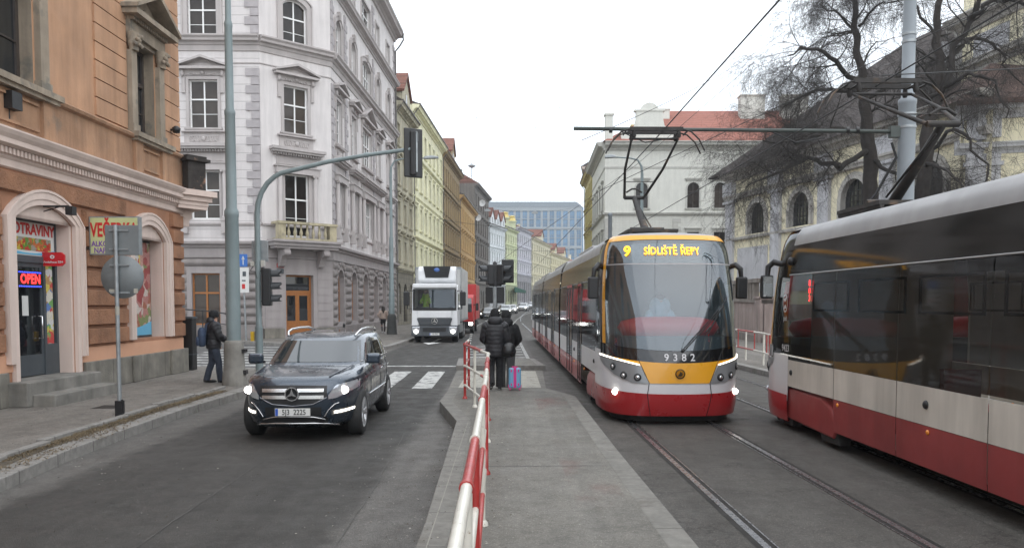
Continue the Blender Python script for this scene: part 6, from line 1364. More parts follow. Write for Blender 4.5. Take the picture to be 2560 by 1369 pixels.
# red box van behind it
rv = thing('red_lorry', 'plain red box lorry following the white refrigerated lorry', 'lorry', (-3.75, 53.5, 0), .0)
m = MB(); m.bx(-1.2, 1.2, 2.0, 7.6, .95, 3.45); m.build('cargo_box', mt('lorry_red', (.45, .03, .03), .4, var=.08), rv, bevel=.03)
m = MB(); m.prism([(0, .5), (.0, 1.5), (.3, 2.5), (.7, 2.7), (1.9, 2.7), (1.9, .5)], -1.1, 1.1, 'x'); m.build('cab', mt('lorry_red', (.45, .03, .03)), rv, bevel=.06)
m = MB(); m.add([(-1, -.02, 1.5), (1, -.02, 1.5), (.95, .27, 2.45), (-.95, .27, 2.45)], [(0, 1, 2, 3)]); m.build('windscreen', K['carglass'], rv)
m = MB(); m.bx(-1.12, 1.12, -.1, .3, .35, .85); m.build('bumper', BLACK, rv)
for s in (-1, 1):
    m = MB(); m.bx(*sorted((s * .8, s * 1.05)), -.12, -.08, .6, .8); m.build('headlight', HEADL, rv); m = MB(); m.bx(s * 1.35 - .1, s * 1.35 + .1, 0, .1, 1.6, 2.1); m.tube([(s * 1.1, .1, 2.0), (s * 1.35, .05, 2.0)], .03, 5); m.build('mirror', BLACK, rv)
    for y in (1.0, 5.6): wheel(rv, s * .95, y, .42, .28, s)
# ---------------- poles, signals, signs, railings
def ladder(mb, x, y, segs, n=20):
    """stepped pole: segs = [(z, radius)...]"""
    pr = []
    for i, (z, r) in enumerate(segs):
        pr.append((r, z))
        if i < len(segs) - 1 and segs[i + 1][1] < r - .004: pr += [(r, segs[i + 1][0] - .08), (segs[i + 1][1], segs[i + 1][0])] if False else []
    mb.lathe(pr, n, (x, y, 0))
bp = thing('lighting_mast', 'tall thick stepped grey-green mast on a concrete-clad base at the left kerb', 'mast', (-6.64, 18.6, .15))
m = MB(); m.lathe([(.165, 1.0), (.162, 2.6), (.155, 3.98), (.165, 4.0), (.165, 4.12), (.125, 4.2), (.118, 6.35), (.125, 6.37), (.125, 6.45), (.095, 6.52), (.088, 8.38), (.094, 8.4), (.094, 8.48), (.07, 8.55), (.06, 12), (.05, 14)], 22); m.build('pole', POLE, bp)
m = MB(); m.lathe([(.30, -.1), (.29, .05), (.27, .3), (.255, .32), (.235, .75), (.24, .8), (.225, 1.0), (.20, 1.06), (.165, 1.07)], 12); m.build('base', CONC, bp)
m = MB(); m.bx(.2, .30, -.10, .06, .78, .86); m.bx(.24, .31, -.1, .05, .26, .36); m.build('base_hatch', BLACK, bp)
def signal(root, x, y, z, rz, lamps=3, name='signal_head', s=1.0, bp=0):
    m = MB(); h = .33 * lamps * s; k = Matrix.Translation((x, y, z)) @ Matrix.Rotation(rz, 4, 'Z'); m.M = k
    m.bx(-.16 * s, .16 * s, -.11, .11, 0, h); 
    if bp: m.bx(-.30, .30, -.005, .02, -.12, h + .12)
    o = m.build(name, BLACK, root, bevel=.03)
    for i in range(lamps):
        zc = .33 * s * (i + .5); m = MB(); m.M = k; n = 12; r = .125 * s
        P0 = [(r * cos(pi * 1.15 - pi * 1.3 * j / n), -.10, zc + r * sin(pi * 1.15 - pi * 1.3 * j / n)) for j in range(n + 1)]; P1 = [(p[0] * .97, -.36 * s if abs(p[0]) < r * .9 else -.30 * s, p[2] + .01) for p in P0]; P2 = [(p[0] * .92, p[1], zc + (p[2] - zc) * .93) for p in P1]; P3 = [(p[0] * .92, p[1], zc + (p[2] - zc) * .93) for p in P0]
        m.add(P0 + P1, [(j, j + 1, n + 2 + j, n + 1 + j) for j in range(n)], 0, True); m.add(P3 + P2, [(j + 1, j, n + 1 + j, n + 2 + j) for j in range(n)], 0, True); m.add(P1 + P2, [(j, j + 1, n + 2 + j, n + 1 + j) for j in range(n)])
        m.build('visor', mt('visor_plastic', (.03, .033, .036), .5, var=.1), o)
        m = MB(); m.M = k; m.lathe([(r * .95, -.112), (.001, -.13)], 14, (0, 0, zc), ax='y'); m.build('lens', mt(['lens_green', 'lens_amber', 'lens_red'][i % 3] + '_off', [(.01, .03, .02), (.05, .03, .01), (.06, .01, .01)][i % 3], .15, var=0), o)
    return o
ms = thing('signal_mast', 'curved grey-green mast whose arm reaches over the road, with a side signal head', 'traffic light', (-6.72, 20.7, .15))
m = MB(); m.tube([(0, 0, -.1), (0, 0, 1.32)], .10, 14); m.tube([(0, 0, 1.3), (0, 0, 1.36), (0, 0, 3.3), (0, 0, 4.3)], [.10, .078, .074, .072], 14, cap=False)
A = [(0, 0, 4.3)] + [(.95 * (1 - cos(R(t))), 0, 4.3 + 1.12 * sin(R(t))) for t in (15, 30, 45, 60, 72)] + [(1.15, 0, 5.48), (1.9, 0, 5.66), (2.9, 0, 5.83), (4.18, 0, 6.0)]
m.tube(A, [.072, .07, .068, .066, .064, .062, .06, .057, .054, .05], 12, cap=True); m.lathe([(.068, -.05), (.068, .05)], 12, (2.9, 0, 5.83), ax='x'); m.build('mast_tube', POLE, ms)
m = MB(); m.bx(4.05, 4.20, -.06, .14, 5.3, 6.45); hb = m.build('overhead_signal', BLACK, ms, bevel=.03); 
m = MB(); m.M = Matrix.Translation((4.12, .05, 5.25)) @ Matrix.Rotation(R(28), 4, 'Z'); m.bx(-.26, .26, -.03, .03, 0, 1.28); m.build('backing_board', BLACK, hb, bevel=.03); m = MB(); m.M = Matrix.Translation((4.12, .05, 5.25)) @ Matrix.Rotation(R(28), 4, 'Z'); m.bx(.02, .10, -.06, -.03, .15, 1.2); m.tube([(.06, -.07, 1.2), (.10, -.07, 1.15), (.10, -.07, .95)], .012, 5); m.build('mounting_strip', STEEL, hb)
sg = signal(ms, .24, .0, 1.88, R(98), 3, 'side_signal')
m = MB(); m.tube([(.0, 0, 2.0), (.2, 0, 2.0)], .02, 5); m.tube([(.0, 0, 2.8), (.2, 0, 2.8)], .02, 5); m.bx(.1, .16, -.05, .05, 1.9, 2.9); m.build('signal_bracket', BLACK, ms)
m = MB(); m.prism(arcpts(-.22, .22, 3.05, 3.07, 4) + arcpts(-.22, .22, 3.60, 3.62, 4)[::-1], .09, .11, 'y'); m.build('square_sign_back', STEEL, ms, (.03, 0, 0), bevel=.01)
m = MB(); m.bx(-.18, -.08, -.05, .05, 2.93, 3.05); m.bx(.09, .18, -.05, .05, 2.93, 3.08); m.build('sensor_box', mt('cream_plastic', (.45, .44, .40), .5), ms); m = MB(); m.tube([(-.1, -.02, 2.95), (-.2, -.03, 2.8), (-.05, -.06, 2.78), (0, -.07, 2.6)], .012, 5); m.build('cable', BLACK, ms)
m = MB(); m.bx(-.16, -.08, -.05, .05, .95, 1.2); m.build('push_button_box', mt('yellow_plastic', (.62, .40, .03), .4), ms, (-.04, -.03, 0))
m = MB(); m.tube([(-.3, .02, 4.1), (.0, 0, 4.0)], .01, 4)
# road signs seen from behind
rs = thing('sign_post', 'thin post at the left kerb with a round and a square sign seen from behind', 'road sign', (-6.75, 13.35, .15))
m = MB(); m.tube([(0, 0, 0), (0, 0, 3.28)], .034, 12); m.build('post', STEEL, rs)
m = MB(); m.bx(-.06, .06, -.05, .05, -.05, .28); m.tube([(0.05, -.02, 0), (.05, -.02, .3)], .02, 5); m.build('post_foot', BLACK, rs)
SB = mt('sign_back_grey', (.17, .185, .19), .55, .2, var=.1, scale=3)
m = MB(); m.lathe([(.001, .0), (.365, .0), (.37, .012), (.365, .024), (.001, .024)], 40, (.07, .05, 2.40), ax='y'); rd = m.build('round_sign_back', SB, rs)
m = MB(); m.lathe([(.365, -.012), (.365, .02)], 40, (.07, .05, 2.40), ax='y'); 
m = MB(); m.bx(-.21, .37, .05, .07, 2.77, 3.28); m.build('square_sign_back', SB, rs, bevel=.008)
m = MB()
for z in (2.13, 2.60, 2.87, 3.19): m.bx(-.13, .20, .028, .048, z - .014, z + .014); m.lathe([(.042, -.02), (.042, .02)], 10, (0, 0, z))
m.build('clamps', STEEL, rs); m = MB(); m.bx(.27, .34, .036, .0455, 2.12, 2.2); m.bx(-.15, -.06, .036, .0455, 2.14, 2.19); m.lathe([(.036, 1.75), (.036, 1.9)], 10); m.build('stickers', mt('worn_sticker', (.35, .33, .28), .7), rs)
ow = thing('one_way_sign', 'slim post with a blue white-arrow sign over a small white plate, by the grey palace', 'road sign', (-13.95, 40.9, .15))
m = MB(); m.tube([(0, 0, 0), (-.12, 0, 4.65)], .05, 8); m.build('post', STEEL, ow); m = MB(); m.bx(-.30, .16, -.10, -.08, 3.85, 4.5, 0); m.bx(-.08, -.04, -.105, -.10, 3.95, 4.3, 1); m.prism([(-.14, 4.22), (.02, 4.22), (-.06, 4.42)], -.105, -.10, 'y', 1); m.build('blue_sign', [mt('sign_blue', (.03, .13, .42), .4, var=0), SWHITE], ow)
m = MB(); m.bx(-.24, .22, -.10, -.08, 2.5, 3.8, 0); m.bx(-.14, .02, -.105, -.10, 2.7, 2.95, 1); m.bx(-.14, .05, -.105, -.10, 3.1, 3.16, 2); m.bx(-.1, .08, -.105, -.10, 3.35, 3.6, 2); m.build('supplementary_plate', [SWHITE, SRED, DGR], ow)
cb = thing('utility_cabinet', 'slim black cabinet standing at the far corner of the orange house', 'cabinet', (-9.42, 22.75, .15))
m = MB(); m.bx(-.16, .14, -.12, .2, 0, 1.5); m.build('cabinet_body', BLACK, cb, bevel=.02); m = MB(); m.bx(-.18, .16, -.14, .22, 1.5, 1.56); m.bx(-.18, .16, -.14, .22, .45, .48); m.build('cabinet_rim', DGR, cb)
hr = thing('stair_handrail', 'dark sloping two-bar handrail in front of the palace window', 'handrail', (-16.5, 40.6, .15)); m = MB()
m.tube([(-2, 0, 1.75), (.9, 0, 1.52), (2.0, 0, 1.35), (2.25, 0, 1.2), (2.3, 0, .0)], .035, 7); m.tube([(-2, 0, 1.15), (.9, 0, .95), (1.9, 0, .8)], .025, 6)
for x, z in ((-1.3, 1.7), (.4, 1.56), (1.9, 1.4)): m.tube([(x, 0, 0), (x, 0, z)], .03, 6)
m.build('rails', BLACK, hr)
# signals on the island
isg = thing('island_signal', 'grey post on the tram island carrying several black signal heads and a backing board', 'traffic light', (-.56, 25.6, .15))
m = MB(); m.tube([(0, 0, 0), (0, 0, 3.05)], .07, 12); m.build('post', STEEL, isg)
signal(isg, -.16, .0, 2.55, R(-75), 2); signal(isg, .2, .0, 2.55, R(75), 2); signal(isg, -.17, .1, 1.95, R(172), 2, s=.8); signal(isg, .17, .1, 1.95, R(188), 2, s=.8)
m = MB(); m.M = Matrix.Translation((.42, .12, 2.62)); m.bx(-.2, .2, 0, .05, 0, .76); m.build('backing_board', BLACK, isg, bevel=.05); m = MB(); m.lathe([(.05, 3.05), (.09, 3.12), (.06, 3.3), (.001, 3.32)], 10); m.bx(-.18, .22, -.09, .09, 2.5, 3.2); m.build('signal_housing', BLACK, isg, bevel=.03)
# street lamps
def lamp(label, x, y, h, arm, z0=.15, base=True, grp='street lamps'):
    t = thing('street_lamp', label, 'street lamp', (x, y, z0), 0, grp); m = MB(); m.lathe([(.19, 0), (.18, 2.6), (.14, 2.7), (.13, h * .55), (.10, h * .56), (.085, h - .9)], 14); s = 1 if arm > 0 else -1
    m.tube([(0, 0, h - 1.0), (s * .03, 0, h - .5), (s * .25, 0, h - .12), (s * .7, 0, h), (arm * .85, 0, h + .05)], [.08, .07, .055, .045, .04], 8); m.build('pole', POLE, t)
    if base: m = MB(); m.lathe([(.34, 0), (.31, .2), (.27, 1.15), (.22, 1.25), (.19, 1.28)], 10); m.build('base', mt('dark_lamp_base', (.05, .052, .05), .8, var=.2), t)
    m = MB(); a, b = sorted((arm * .8, arm * 1.15)); m.prism([(a, h - .02), (b, h + .02), (b - .02, h + .14), ((a + b) / 2, h + .2), (a, h + .14)], -.13, .13, 'y'); m.build('lamp_head', STEEL, t, bevel=.04); return t
lamp('tall street lamp on a dark base on the left pavement, its arm over the lorry', -7.55, 49.0, 10.9, 2.6)
lamp('street lamp curving left in front of the white corner house', 7.6, 46, 10.4, -1.9)
t = thing('tram_pole', 'plain pale stub pole rising over the oncoming tram roof', 'pole', (7.5, 60, .15)); m = MB(); m.lathe([(.16, 0), (.15, 4), (.15, 8.6), (.17, 8.62), (.17, 8.8), (.001, 8.85)], 14); m.build('pole', mt('pale_grey_pole', (.21, .235, .255), .5, var=.08), t)
# overhead line pole and bracket
op = thing('catenary_mast', 'thick pale grey stepped mast behind the near tram, holding the long bracket tube', 'mast', (8.0, 16.0, .15)); PG = mt('pale_grey_pole', (.21, .235, .255), .5, var=.08)
m = MB(); m.lathe([(.17, 0), (.165, 5.0), (.165, 5.95), (.175, 5.97), (.175, 6.05), (.125, 6.1), (.12, 8.1)], 22); m.lathe([(.155, 8.1), (.155, 8.5), (.16, 8.52), (.09, 8.6), (.085, 11)], 22); m.build('pole', PG, op)
for z in (5.5, 5.75, 7.35, 7.2): m = MB(); m.lathe([(.18 if z < 6 else .135, z - .025), (.18 if z < 6 else .135, z + .025)], 18); m.build('clamp_band', STEEL, op)
m = MB(); m.tube([(-6.75, 0, 5.48), (-.2, 0, 5.42)], .038, 8); m.bx(-.35, -.12, -.06, .06, 5.3, 5.52); bt = m.build('bracket_tube', mt('dark_green_tube', (.055, .065, .06), .6, .2, var=.2), op)
m = MB()
for x in (-6.0, -1.2, -1.0): m.lathe([(.06, -.03), (.06, .03)], 10, (x, 0, 5.45), ax='x')
for x in (-5.3, -2.25): m.tube([(x - .5, 0, 5.42), (x, 0, 5.2), (x + .6, 0, 5.3)], .012, 5)
m.tube([(-.3, 0, 5.2), (-.2, 0, 4.9), (-.5, 0.2, 4.2), (-1.2, .5, 3.2), (-2.2, .8, 2.6)], .03, 6); m.build('wire_fittings', BLACK, bt)
m = MB(); m.tube([(-2.4, .8, 0), (-2.4, .8, 3.55)], .06, 8)
WIRE = mt('overhead_wire', (.03, .03, .03), .6, var=0)
def wire(label, pts, r=.011):
    m = MB(); m.tube(pts, r, 5, cap=False); return tag(m.build('overhead_wire', WIRE), label, 'wire', 'overhead wires')
def sag(a, b, s=.25, n=10): return [tuple(a[i] + (b[i] - a[i]) * t / n - (4 * s * (t / n) * (1 - t / n) if i == 2 else 0) for i in range(3)) for t in range(n + 1)]
wire('contact wire above the oncoming tram, climbing steeply to the top of the photo', [(3.15, -20, 5.55), (3.0, 15.8, 5.52), (2.75, 40, 5.55), (2.3, 75, 5.6)] + [(txc(y), y, 5.6 + gz(y)) for y in (95, 120, 150)], .012)
wire('contact wire above the near tram', [(5.75, -20, 5.5), (5.72, 12.3, 5.50), (5.5, 40, 5.55), (5.2, 75, 5.6)] + [(txc(y) + 2.95, y, 5.6 + gz(y)) for y in (95, 120, 150)], .012)
wire('span wire crossing the street at y of the tram roof, lower one', sag((-8.9, 95, 12.3), (9.8, 95, 11.2), .6), .02)['label'] = 'thin span wire across the street, the one seen just above the oncoming tram roof'
wire('thin span wire across the street, the lower one over the queue of cars', sag((-6, 118, 11), (9.8, 118, 10.2), .6), .02)
wire('thin span wire holding small lamps across the street far away', sag((-7, 135, 19), (11, 135, 18.5), 1.0), .018)
wire('pull-off wire running diagonally up to the right behind the near pantograph', [(2.9, 26, 5.8), (8.0, 16.1, 7.3), (13, 8, 9.0)], .010)
wire('pull-off wire from the bracket tube rising to the right edge', [(5.7, 12.2, 5.6), (9.5, 13.4, 6.1), (14, 16, 7.2)], .010)
wire('long diagonal guy wire passing in front of the white corner house', [(-1.5, 60, 4.9), (8.2, 52, 11.2), (14, 46, 16)], .014)
wire('faint slanting wire crossing the sky above the red tiled roof', sag((1.5, 17, 5.6), (12.5, 36, 14.5), .3), .008)
for i, (x, y, z) in enumerate(((-4.2, 135, 18.2), (3.9, 135, 17.8))):
    t = thing('hanging_lamp', 'small flat lamp hanging from the far span wire, %s' % ('near the ochre-orange house' if i == 0 else 'in front of the glass office block'), 'lamp', (x, y, z), 0, 'hanging lamps'); m = MB(); m.bx(-.5, .5, -.2, .2, -.35, -.1); m.prism([(-.5, -.1), (.5, -.1), (.2, .05), (-.2, .05)], -.2, .2, 'y'); m.build('lamp_head', STEEL, t)
# ---------------- red and white platform railing
def rail_seg(t, a, b, r, name, start, seg=1.0):
    A, B = Vector(a), Vector(b); L = (B - A).length; n = max(1, round(L / seg))
    for i in range(n):
        p, q = A.lerp(B, i / n), A.lerp(B, (i + 1) / n); m = MB(); m.tube([p, q], r, 12); o = m.build(name, (FR, FW)[(i + start) % 2], t)
        d = (B - A).normalized(); m = MB(); m.tube([p - d * .025, p + d * .025], r * 1.28, 12); 
        m.build('pipe_joint', (FR, FW)[(i + start) % 2], o)
FR = M('chipped_red_enamel', (.36, .032, .028), .4, var=.2, scale=8, wear=(9, .66, (.16, .07, .05)), coat=.2); FW = M('chipped_white_enamel', (.62, .60, .53), .35, var=.1, scale=8, wear=(11, .62, (.28, .21, .13)), coat=.2)
pr = thing('platform_railing', 'red and white banded tube railing running along the tram platform towards the viewer', 'railing', (0, 0, .2))
rx = lambda y: lerp([(0, -.16), (2.6, -.19), (5.6, -.235), (8.7, -.29), (12.6, -.39)], y)
pts = [(rx(.3), .3), (rx(2.25), 2.25), (rx(3.45), 3.45), (rx(4.65), 4.65), (rx(6.6), 6.6), (rx(8.6), 8.6), (rx(10.6), 10.6), (rx(12.6), 12.6), (-.68, 14.2), (-.94, 15.5), (-.96, 17.3)]
cols = [1, 1, 0, 1, 0, 1, 0, 1, 0, 0]
for z, r in ((1.08, .027), (.66, .022), (.27, .022)):
    k = 0
    for i, (p, q) in enumerate(zip(pts, pts[1:])):
        rail_seg(pr, (p[0], p[1], z), (q[0], q[1], z), r, 'rail', cols[i] + (0 if z > 1 else 1), 2.6 if i in (1, 2, 3) else 1.0)
for i, (x, y) in enumerate(pts):
    m = MB(); m.tube([(x, y, 0), (x, y, 1.07)], .026, 12); m.lathe([(.05, 0), (.045, .03), (.028, .05)], 10, (x, y, 0)); m.build('post', (FR, FW)[(i + 1) % 2 if i < 8 else (1 if i == 8 else 0)], pr)
rr = thing('pavement_railing', 'low red and white railing on the right pavement between the two trams', 'railing', (0, 0, .15)); FR, FW = FR, FW
q_ = [(8.35, 34), (8.2, 31), (8.12, 28.9), (8.05, 26.8), (7.95, 24.6), (7.75, 23.4)]
for z in (1.0, .4):
    for i, (p, q) in enumerate(zip(q_, q_[1:])): rail_seg(rr, (p[0], p[1], z), (q[0], q[1], z), .028, 'rail', 0 if i % 2 else 1, 1.05)
for i, (x, y) in enumerate(q_): m = MB(); m.tube([(x, y, 0), (x, y, 1.0)], .03, 10); m.build('post', FW if i < 5 else FR, rr)
for (p, q) in zip(q_, q_[1:]): m = MB(); x, y = (p[0] + q[0]) / 2, (p[1] + q[1]) / 2; m.tube([(x, y, .4), (x, y, 1.0)], .018, 8); m.build('baluster_bar', FR, rr)
# ---------------- people
SKIN = M('skin', (.50, .29, .21), .55, var=.05); HAIRB = mt('dark_hair', (.02, .014, .01), .7, var=.2)
def skinbody(name, pts, edges, root, mat):
    me = bpy.data.meshes.new(name); me.from_pydata([p[:3] for p in pts], edges, []); o = bpy.data.objects.new(name, me); COL.objects.link(o)
    md = o.modifiers.new('skin', 'SKIN'); md.use_smooth_shade = True
    sv = me.skin_vertices[0].data if me.skin_vertices else None
    for i, p in enumerate(pts):
        sv[i].radius = (p[3], p[4] if len(p) > 4 else p[3]); sv[i].use_root = i == 0
    sb = o.modifiers.new('sub', 'SUBSURF'); sb.levels = 1; sb.render_levels = 1
    me.materials.append(mat); o.parent = root; return o
def person(label, loc, rz, J=None, coat=(.01, .01, .012), trousers=(.02, .022, .03), shoes=(.012, .012, .012), hood=False, hat=None, hair=None, quilt=True, coat_len=.80, bulk=1.0, head_rz=0, group=None, scale=1.0, skirt=None, seated=False, scarf=None, jeans=False):
    """standing figure facing local +y. J overrides joint positions"""
    t = thing('person', label, 'person', loc, rz, group); t.scale = (scale,) * 3
    j = dict(pel=(0, 0, .95), sp=(0, 0, 1.14), ch=(0, .0, 1.34), nk=(0, .01, 1.49), hl=(-.095, 0, .90), hr=(.095, 0, .90), kl=(-.10, .02, .49), kr=(.10, .02, .49), al=(-.10, -.01, .09), ar=(.10, -.01, .09),
             tl=(-.11, .17, .03), tr=(.11, .17, .03), sl=(-.185, 0, 1.42), sr=(.185, 0, 1.42), el=(-.25, -.03, 1.13), er=(.25, -.03, 1.13), wl=(-.24, .08, .90), wr=(.24, .08, .90), hd=(0, .03, 1.62))
    j.update(J or {}); V = {k: Vector(v) for k, v in j.items()}
    P = []; E = []; ix = {}
    def ad(k, v, r, par=None, r2=None):
        ix[k] = len(P); P.append((*v, r, r2 or r)); 
        if par: E.append((ix[par], ix[k]))
    hd = V['hd']; f = Vector((sin(-head_rz), cos(head_rz), 0)); rt = Vector((f.y, -f.x, 0))
    ad('pel', V['pel'], .12); ad('sp', V['sp'], .115, 'pel'); ad('ch', V['ch'], .13, 'sp'); ad('nk', V['nk'], .055, 'ch')
    ad('h0', hd - Vector((0, 0, .05)) - f * .005, .066, 'nk'); ad('h1', hd, .082, 'h0'); ad('h2', hd + Vector((0, 0, .07)) - f * .012, .078, 'h1')
    ad('nose', hd + f * .098 + Vector((0, 0, -.012)), .013, 'h1'); ad('chin', hd + f * .062 + Vector((0, 0, -.085)), .030, 'h0')
    for s in (-1, 1): ad('ear%d' % s, hd + rt * s * .088 + Vector((0, 0, -.01)), .016, 'h1')
    for s, c in (('l', -1), ('r', 1)):
        ad('h' + s, V['h' + s], .085, 'pel'); ad('k' + s, V['k' + s], .055, 'h' + s); ad('a' + s, V['a' + s], .038, 'k' + s); ad('t' + s, V['t' + s], .034, 'a' + s)
        ad('s' + s, V['s' + s], .058, 'ch'); ad('e' + s, V['e' + s], .042, 's' + s); ad('w' + s, V['w' + s], .027, 'e' + s)
        d = (V['w' + s] - V['e' + s]).normalized(); sd_ = d.cross(Vector((0, 1, 0))); sd_ = sd_.normalized() if sd_.length > .1 else Vector((1, 0, 0)); fw = sd_.cross(d)
        ad('p' + s, V['w' + s] + d * .06, .030, 'w' + s, .018)
        pc = V['w' + s] + d * .085
        for q, (o_, l) in enumerate(((-.028, .062), (-.009, .075), (.010, .072), (.028, .055))):
            b = pc + fw * o_; ad('f%s%d' % (s, q), b, .0095, 'p' + s); ad('g%s%d' % (s, q), b + d * l * .5 + sd_ * .006 * -c, .009, 'f%s%d' % (s, q)); ad('i%s%d' % (s, q), b + d * l * .85 + sd_ * .03 * -c, .0075, 'g%s%d' % (s, q))
        th = V['w' + s] + d * .04 + fw * .035; ad('u' + s, th, .011, 'p' + s); ad('v' + s, th + d * .035 + fw * .018, .009, 'u' + s)
    skinbody('body', P, E, t, SKIN)
    # face: eyes, brows, mouth
    m = MB()
    for s in (-1, 1):
        c = hd + f * .074 + rt * s * .031 + Vector((0, 0, .010)); m.sphere(tuple(c), .013, 8); m.sphere(tuple(c + f * .009), .0065, 6, mi=1); m.tube([c + f * .012 + rt * -.016 + Vector((0, 0, .018)), c + f * .014 + Vector((0, 0, .023)), c + f * .008 + rt * .016 + Vector((0, 0, .018))], .0035, 4, mi=1)
    m.tube([hd + f * .082 + rt * -.022 + Vector((0, 0, -.052)), hd + f * .090 + Vector((0, 0, -.050)), hd + f * .082 + rt * .022 + Vector((0, 0, -.052))], .005, 5, mi=2)
    m.build('face_features', [mt('eye_white', (.6, .58, .55), .3, var=0), HAIRB, mt('lips', (.35, .12, .10), .5, var=0)], t)
    CM = mt('cloth_%s' % str(tuple(round(c, 3) for c in coat)), coat, .55 if quilt else .85, var=.2, scale=6, bump=.01, bscale=14); TM = mt('cloth_t%s' % str(tuple(round(c, 3) for c in trousers)), trousers, .9, var=.2, scale=7, bump=.008, bscale=16)
    # trousers
    m = MB(); bl = bulk
    for s in ('l', 'r'):
        m.tube([V['pel'].lerp(V['h' + s], .6) + Vector((0, 0, .05)), V['h' + s], V['h' + s].lerp(V['k' + s], .5), V['k' + s], V['k' + s].lerp(V['a' + s], .5) + Vector((0, -.012, 0)), V['a' + s] + Vector((0, 0, -.02))], [.11, .115, .10, .082, .078, .080 if jeans else .085] if not skirt else [.09, .095, .075, .052, .055, .036], 12)
    m.build('trousers' if not skirt else 'tights', TM, t)
    if skirt: m = MB(); m.lathe([(.15, 1.02), (.17, .9), (.19, .66), (.17, .66)], 14, (V['pel'].x, V['pel'].y, 0), sy=.8); m.build('skirt', mt('black_skirt', skirt, .85), t)
    m = MB()
    for s in ('l', 'r'):
        a, b = V['a' + s], V['t' + s]; d = (b - a); d.z = 0; d.normalize()
        m.tube([a - d * .075 + Vector((0, 0, -.035)), a - d * .03 + Vector((0, 0, -.03)), a.lerp(b, .45) + Vector((0, 0, -.015)), b + Vector((0, 0, .01)), b + d * .05 + Vector((0, 0, .0))], [.030, .045, .044, .036, .016], 10); m.tube([a - d * .08 + Vector((0, 0, -.07)), b + d * .06 + Vector((0, 0, -.02))], .014, 6, sq=.6, mi=1)
    m.build('shoes', [mt('shoe_%s' % str(shoes[0]), shoes, .6), mt('shoe_sole', (.3, .3, .29), .8)], t)
    # coat: torso loft with quilting, two sleeves
    nb = 34; zl = coat_len; top = 1.50; prof = [(0, .155, .125), (.15, .175, .14), (.35, .165, .135), (.55, .18, .14), (.8, .205, .135), (.92, .175, .115), (.98, .11, .09), (1.0, .075, .07)]
    vs = []; fs = []; n = 20
    for i in range(nb + 1):
        u = i / nb; z = zl + (top - zl) * u; rxx = sm([(p[0], p[1]) for p in prof], u) * bl; ryy = sm([(p[0], p[2]) for p in prof], u) * bl; q = 1 + (.045 * abs(sin(u * pi * 8.5)) if quilt and u < .93 else 0)
        hz = lerp([(V['pel'].z, 0), (V['nk'].z, 1)], z); c = V['pel'].lerp(V['nk'], hz)
        for k in range(n): a = 2 * pi * k / n; vs.append((c.x + rxx * q * cos(a) * (1 + .02 * sin(3 * a + i)), c.y + ryy * q * sin(a), z))
    for i in range(nb):
        for k in range(n): fs.append((i * n + k, i * n + (k + 1) % n, (i + 1) * n + (k + 1) % n, (i + 1) * n + k))
    m.__init__(); m.add(vs, fs, 0, True); m.add(vs[:n], [tuple(reversed(range(n)))])
    for s in ('l', 'r'):
        A_ = [V['s' + s] + Vector((.05 if s == 'l' else -.05, 0, -.0)), V['s' + s] + Vector((0, 0, -.03)), V['s' + s].lerp(V['e' + s], .5), V['e' + s], V['e' + s].lerp(V['w' + s], .5), V['w' + s]]
        pp = []; rr_ = []; base = [.085, .092, .078, .070, .062, .048]
        for i in range(41):
            u = i / 40 * 5; k = min(4, int(u)); w_ = u - k; pp.append(A_[k].lerp(A_[k + 1], w_)); rr_.append((base[k] + (base[k + 1] - base[k]) * w_) * bl * (1 + (.10 * abs(sin(i / 40 * pi * 7)) - .03 if quilt else 0)))
        m.tube(pp, rr_, 12)
    m.tube([V['nk'] + Vector((0, -.03, -.06)), V['nk'] + Vector((0, -.005, .03))], [.10 * bl, .085], 14); m.build('jacket', CM, t)
    if hood:
        m = MB(); m.lathe([(.04, -.10), (.13, -.07), (.165, .0), (.14, .07), (.05, .11)], 16, tuple(V['nk'] + Vector((0, -.075, .02))), sy=.62); m.build('hood', CM, t)
    if hat:
        m = MB(); c = hd + Vector((0, 0, .045)) - f * .012; m.lathe([(.094, -.06), (.106, -.04), (.106, .02), (.095, .07), (.065, .11), (.02, .125), (.001, .126)], 18, tuple(c), sy=1.08); m.build('knitted_hat', mt('hat_%s' % str(hat[0]), hat, .95, bump=.006, bscale=60), t)
        m = MB(); m.sphere(tuple(hd - f * .022), .086, 10, sz=1.0); m.build('hair', HAIRB, t)
    if hair:
        m = MB(); c = hd - f * .03; m.sphere(tuple(c + Vector((0, 0, .03))), .108, 12, sz=1.05)
        if hair == 'long': m.tube([c + Vector((0, 0, .02)), c - f * .03 + Vector((0, 0, -.12)), c - f * .05 + Vector((0, 0, -.30)), c - f * .04 + Vector((0, 0, -.42))], [.11, .12, .12, .06], 12, sq=.8)
        m.build('hair', HAIRB, t)
    return t
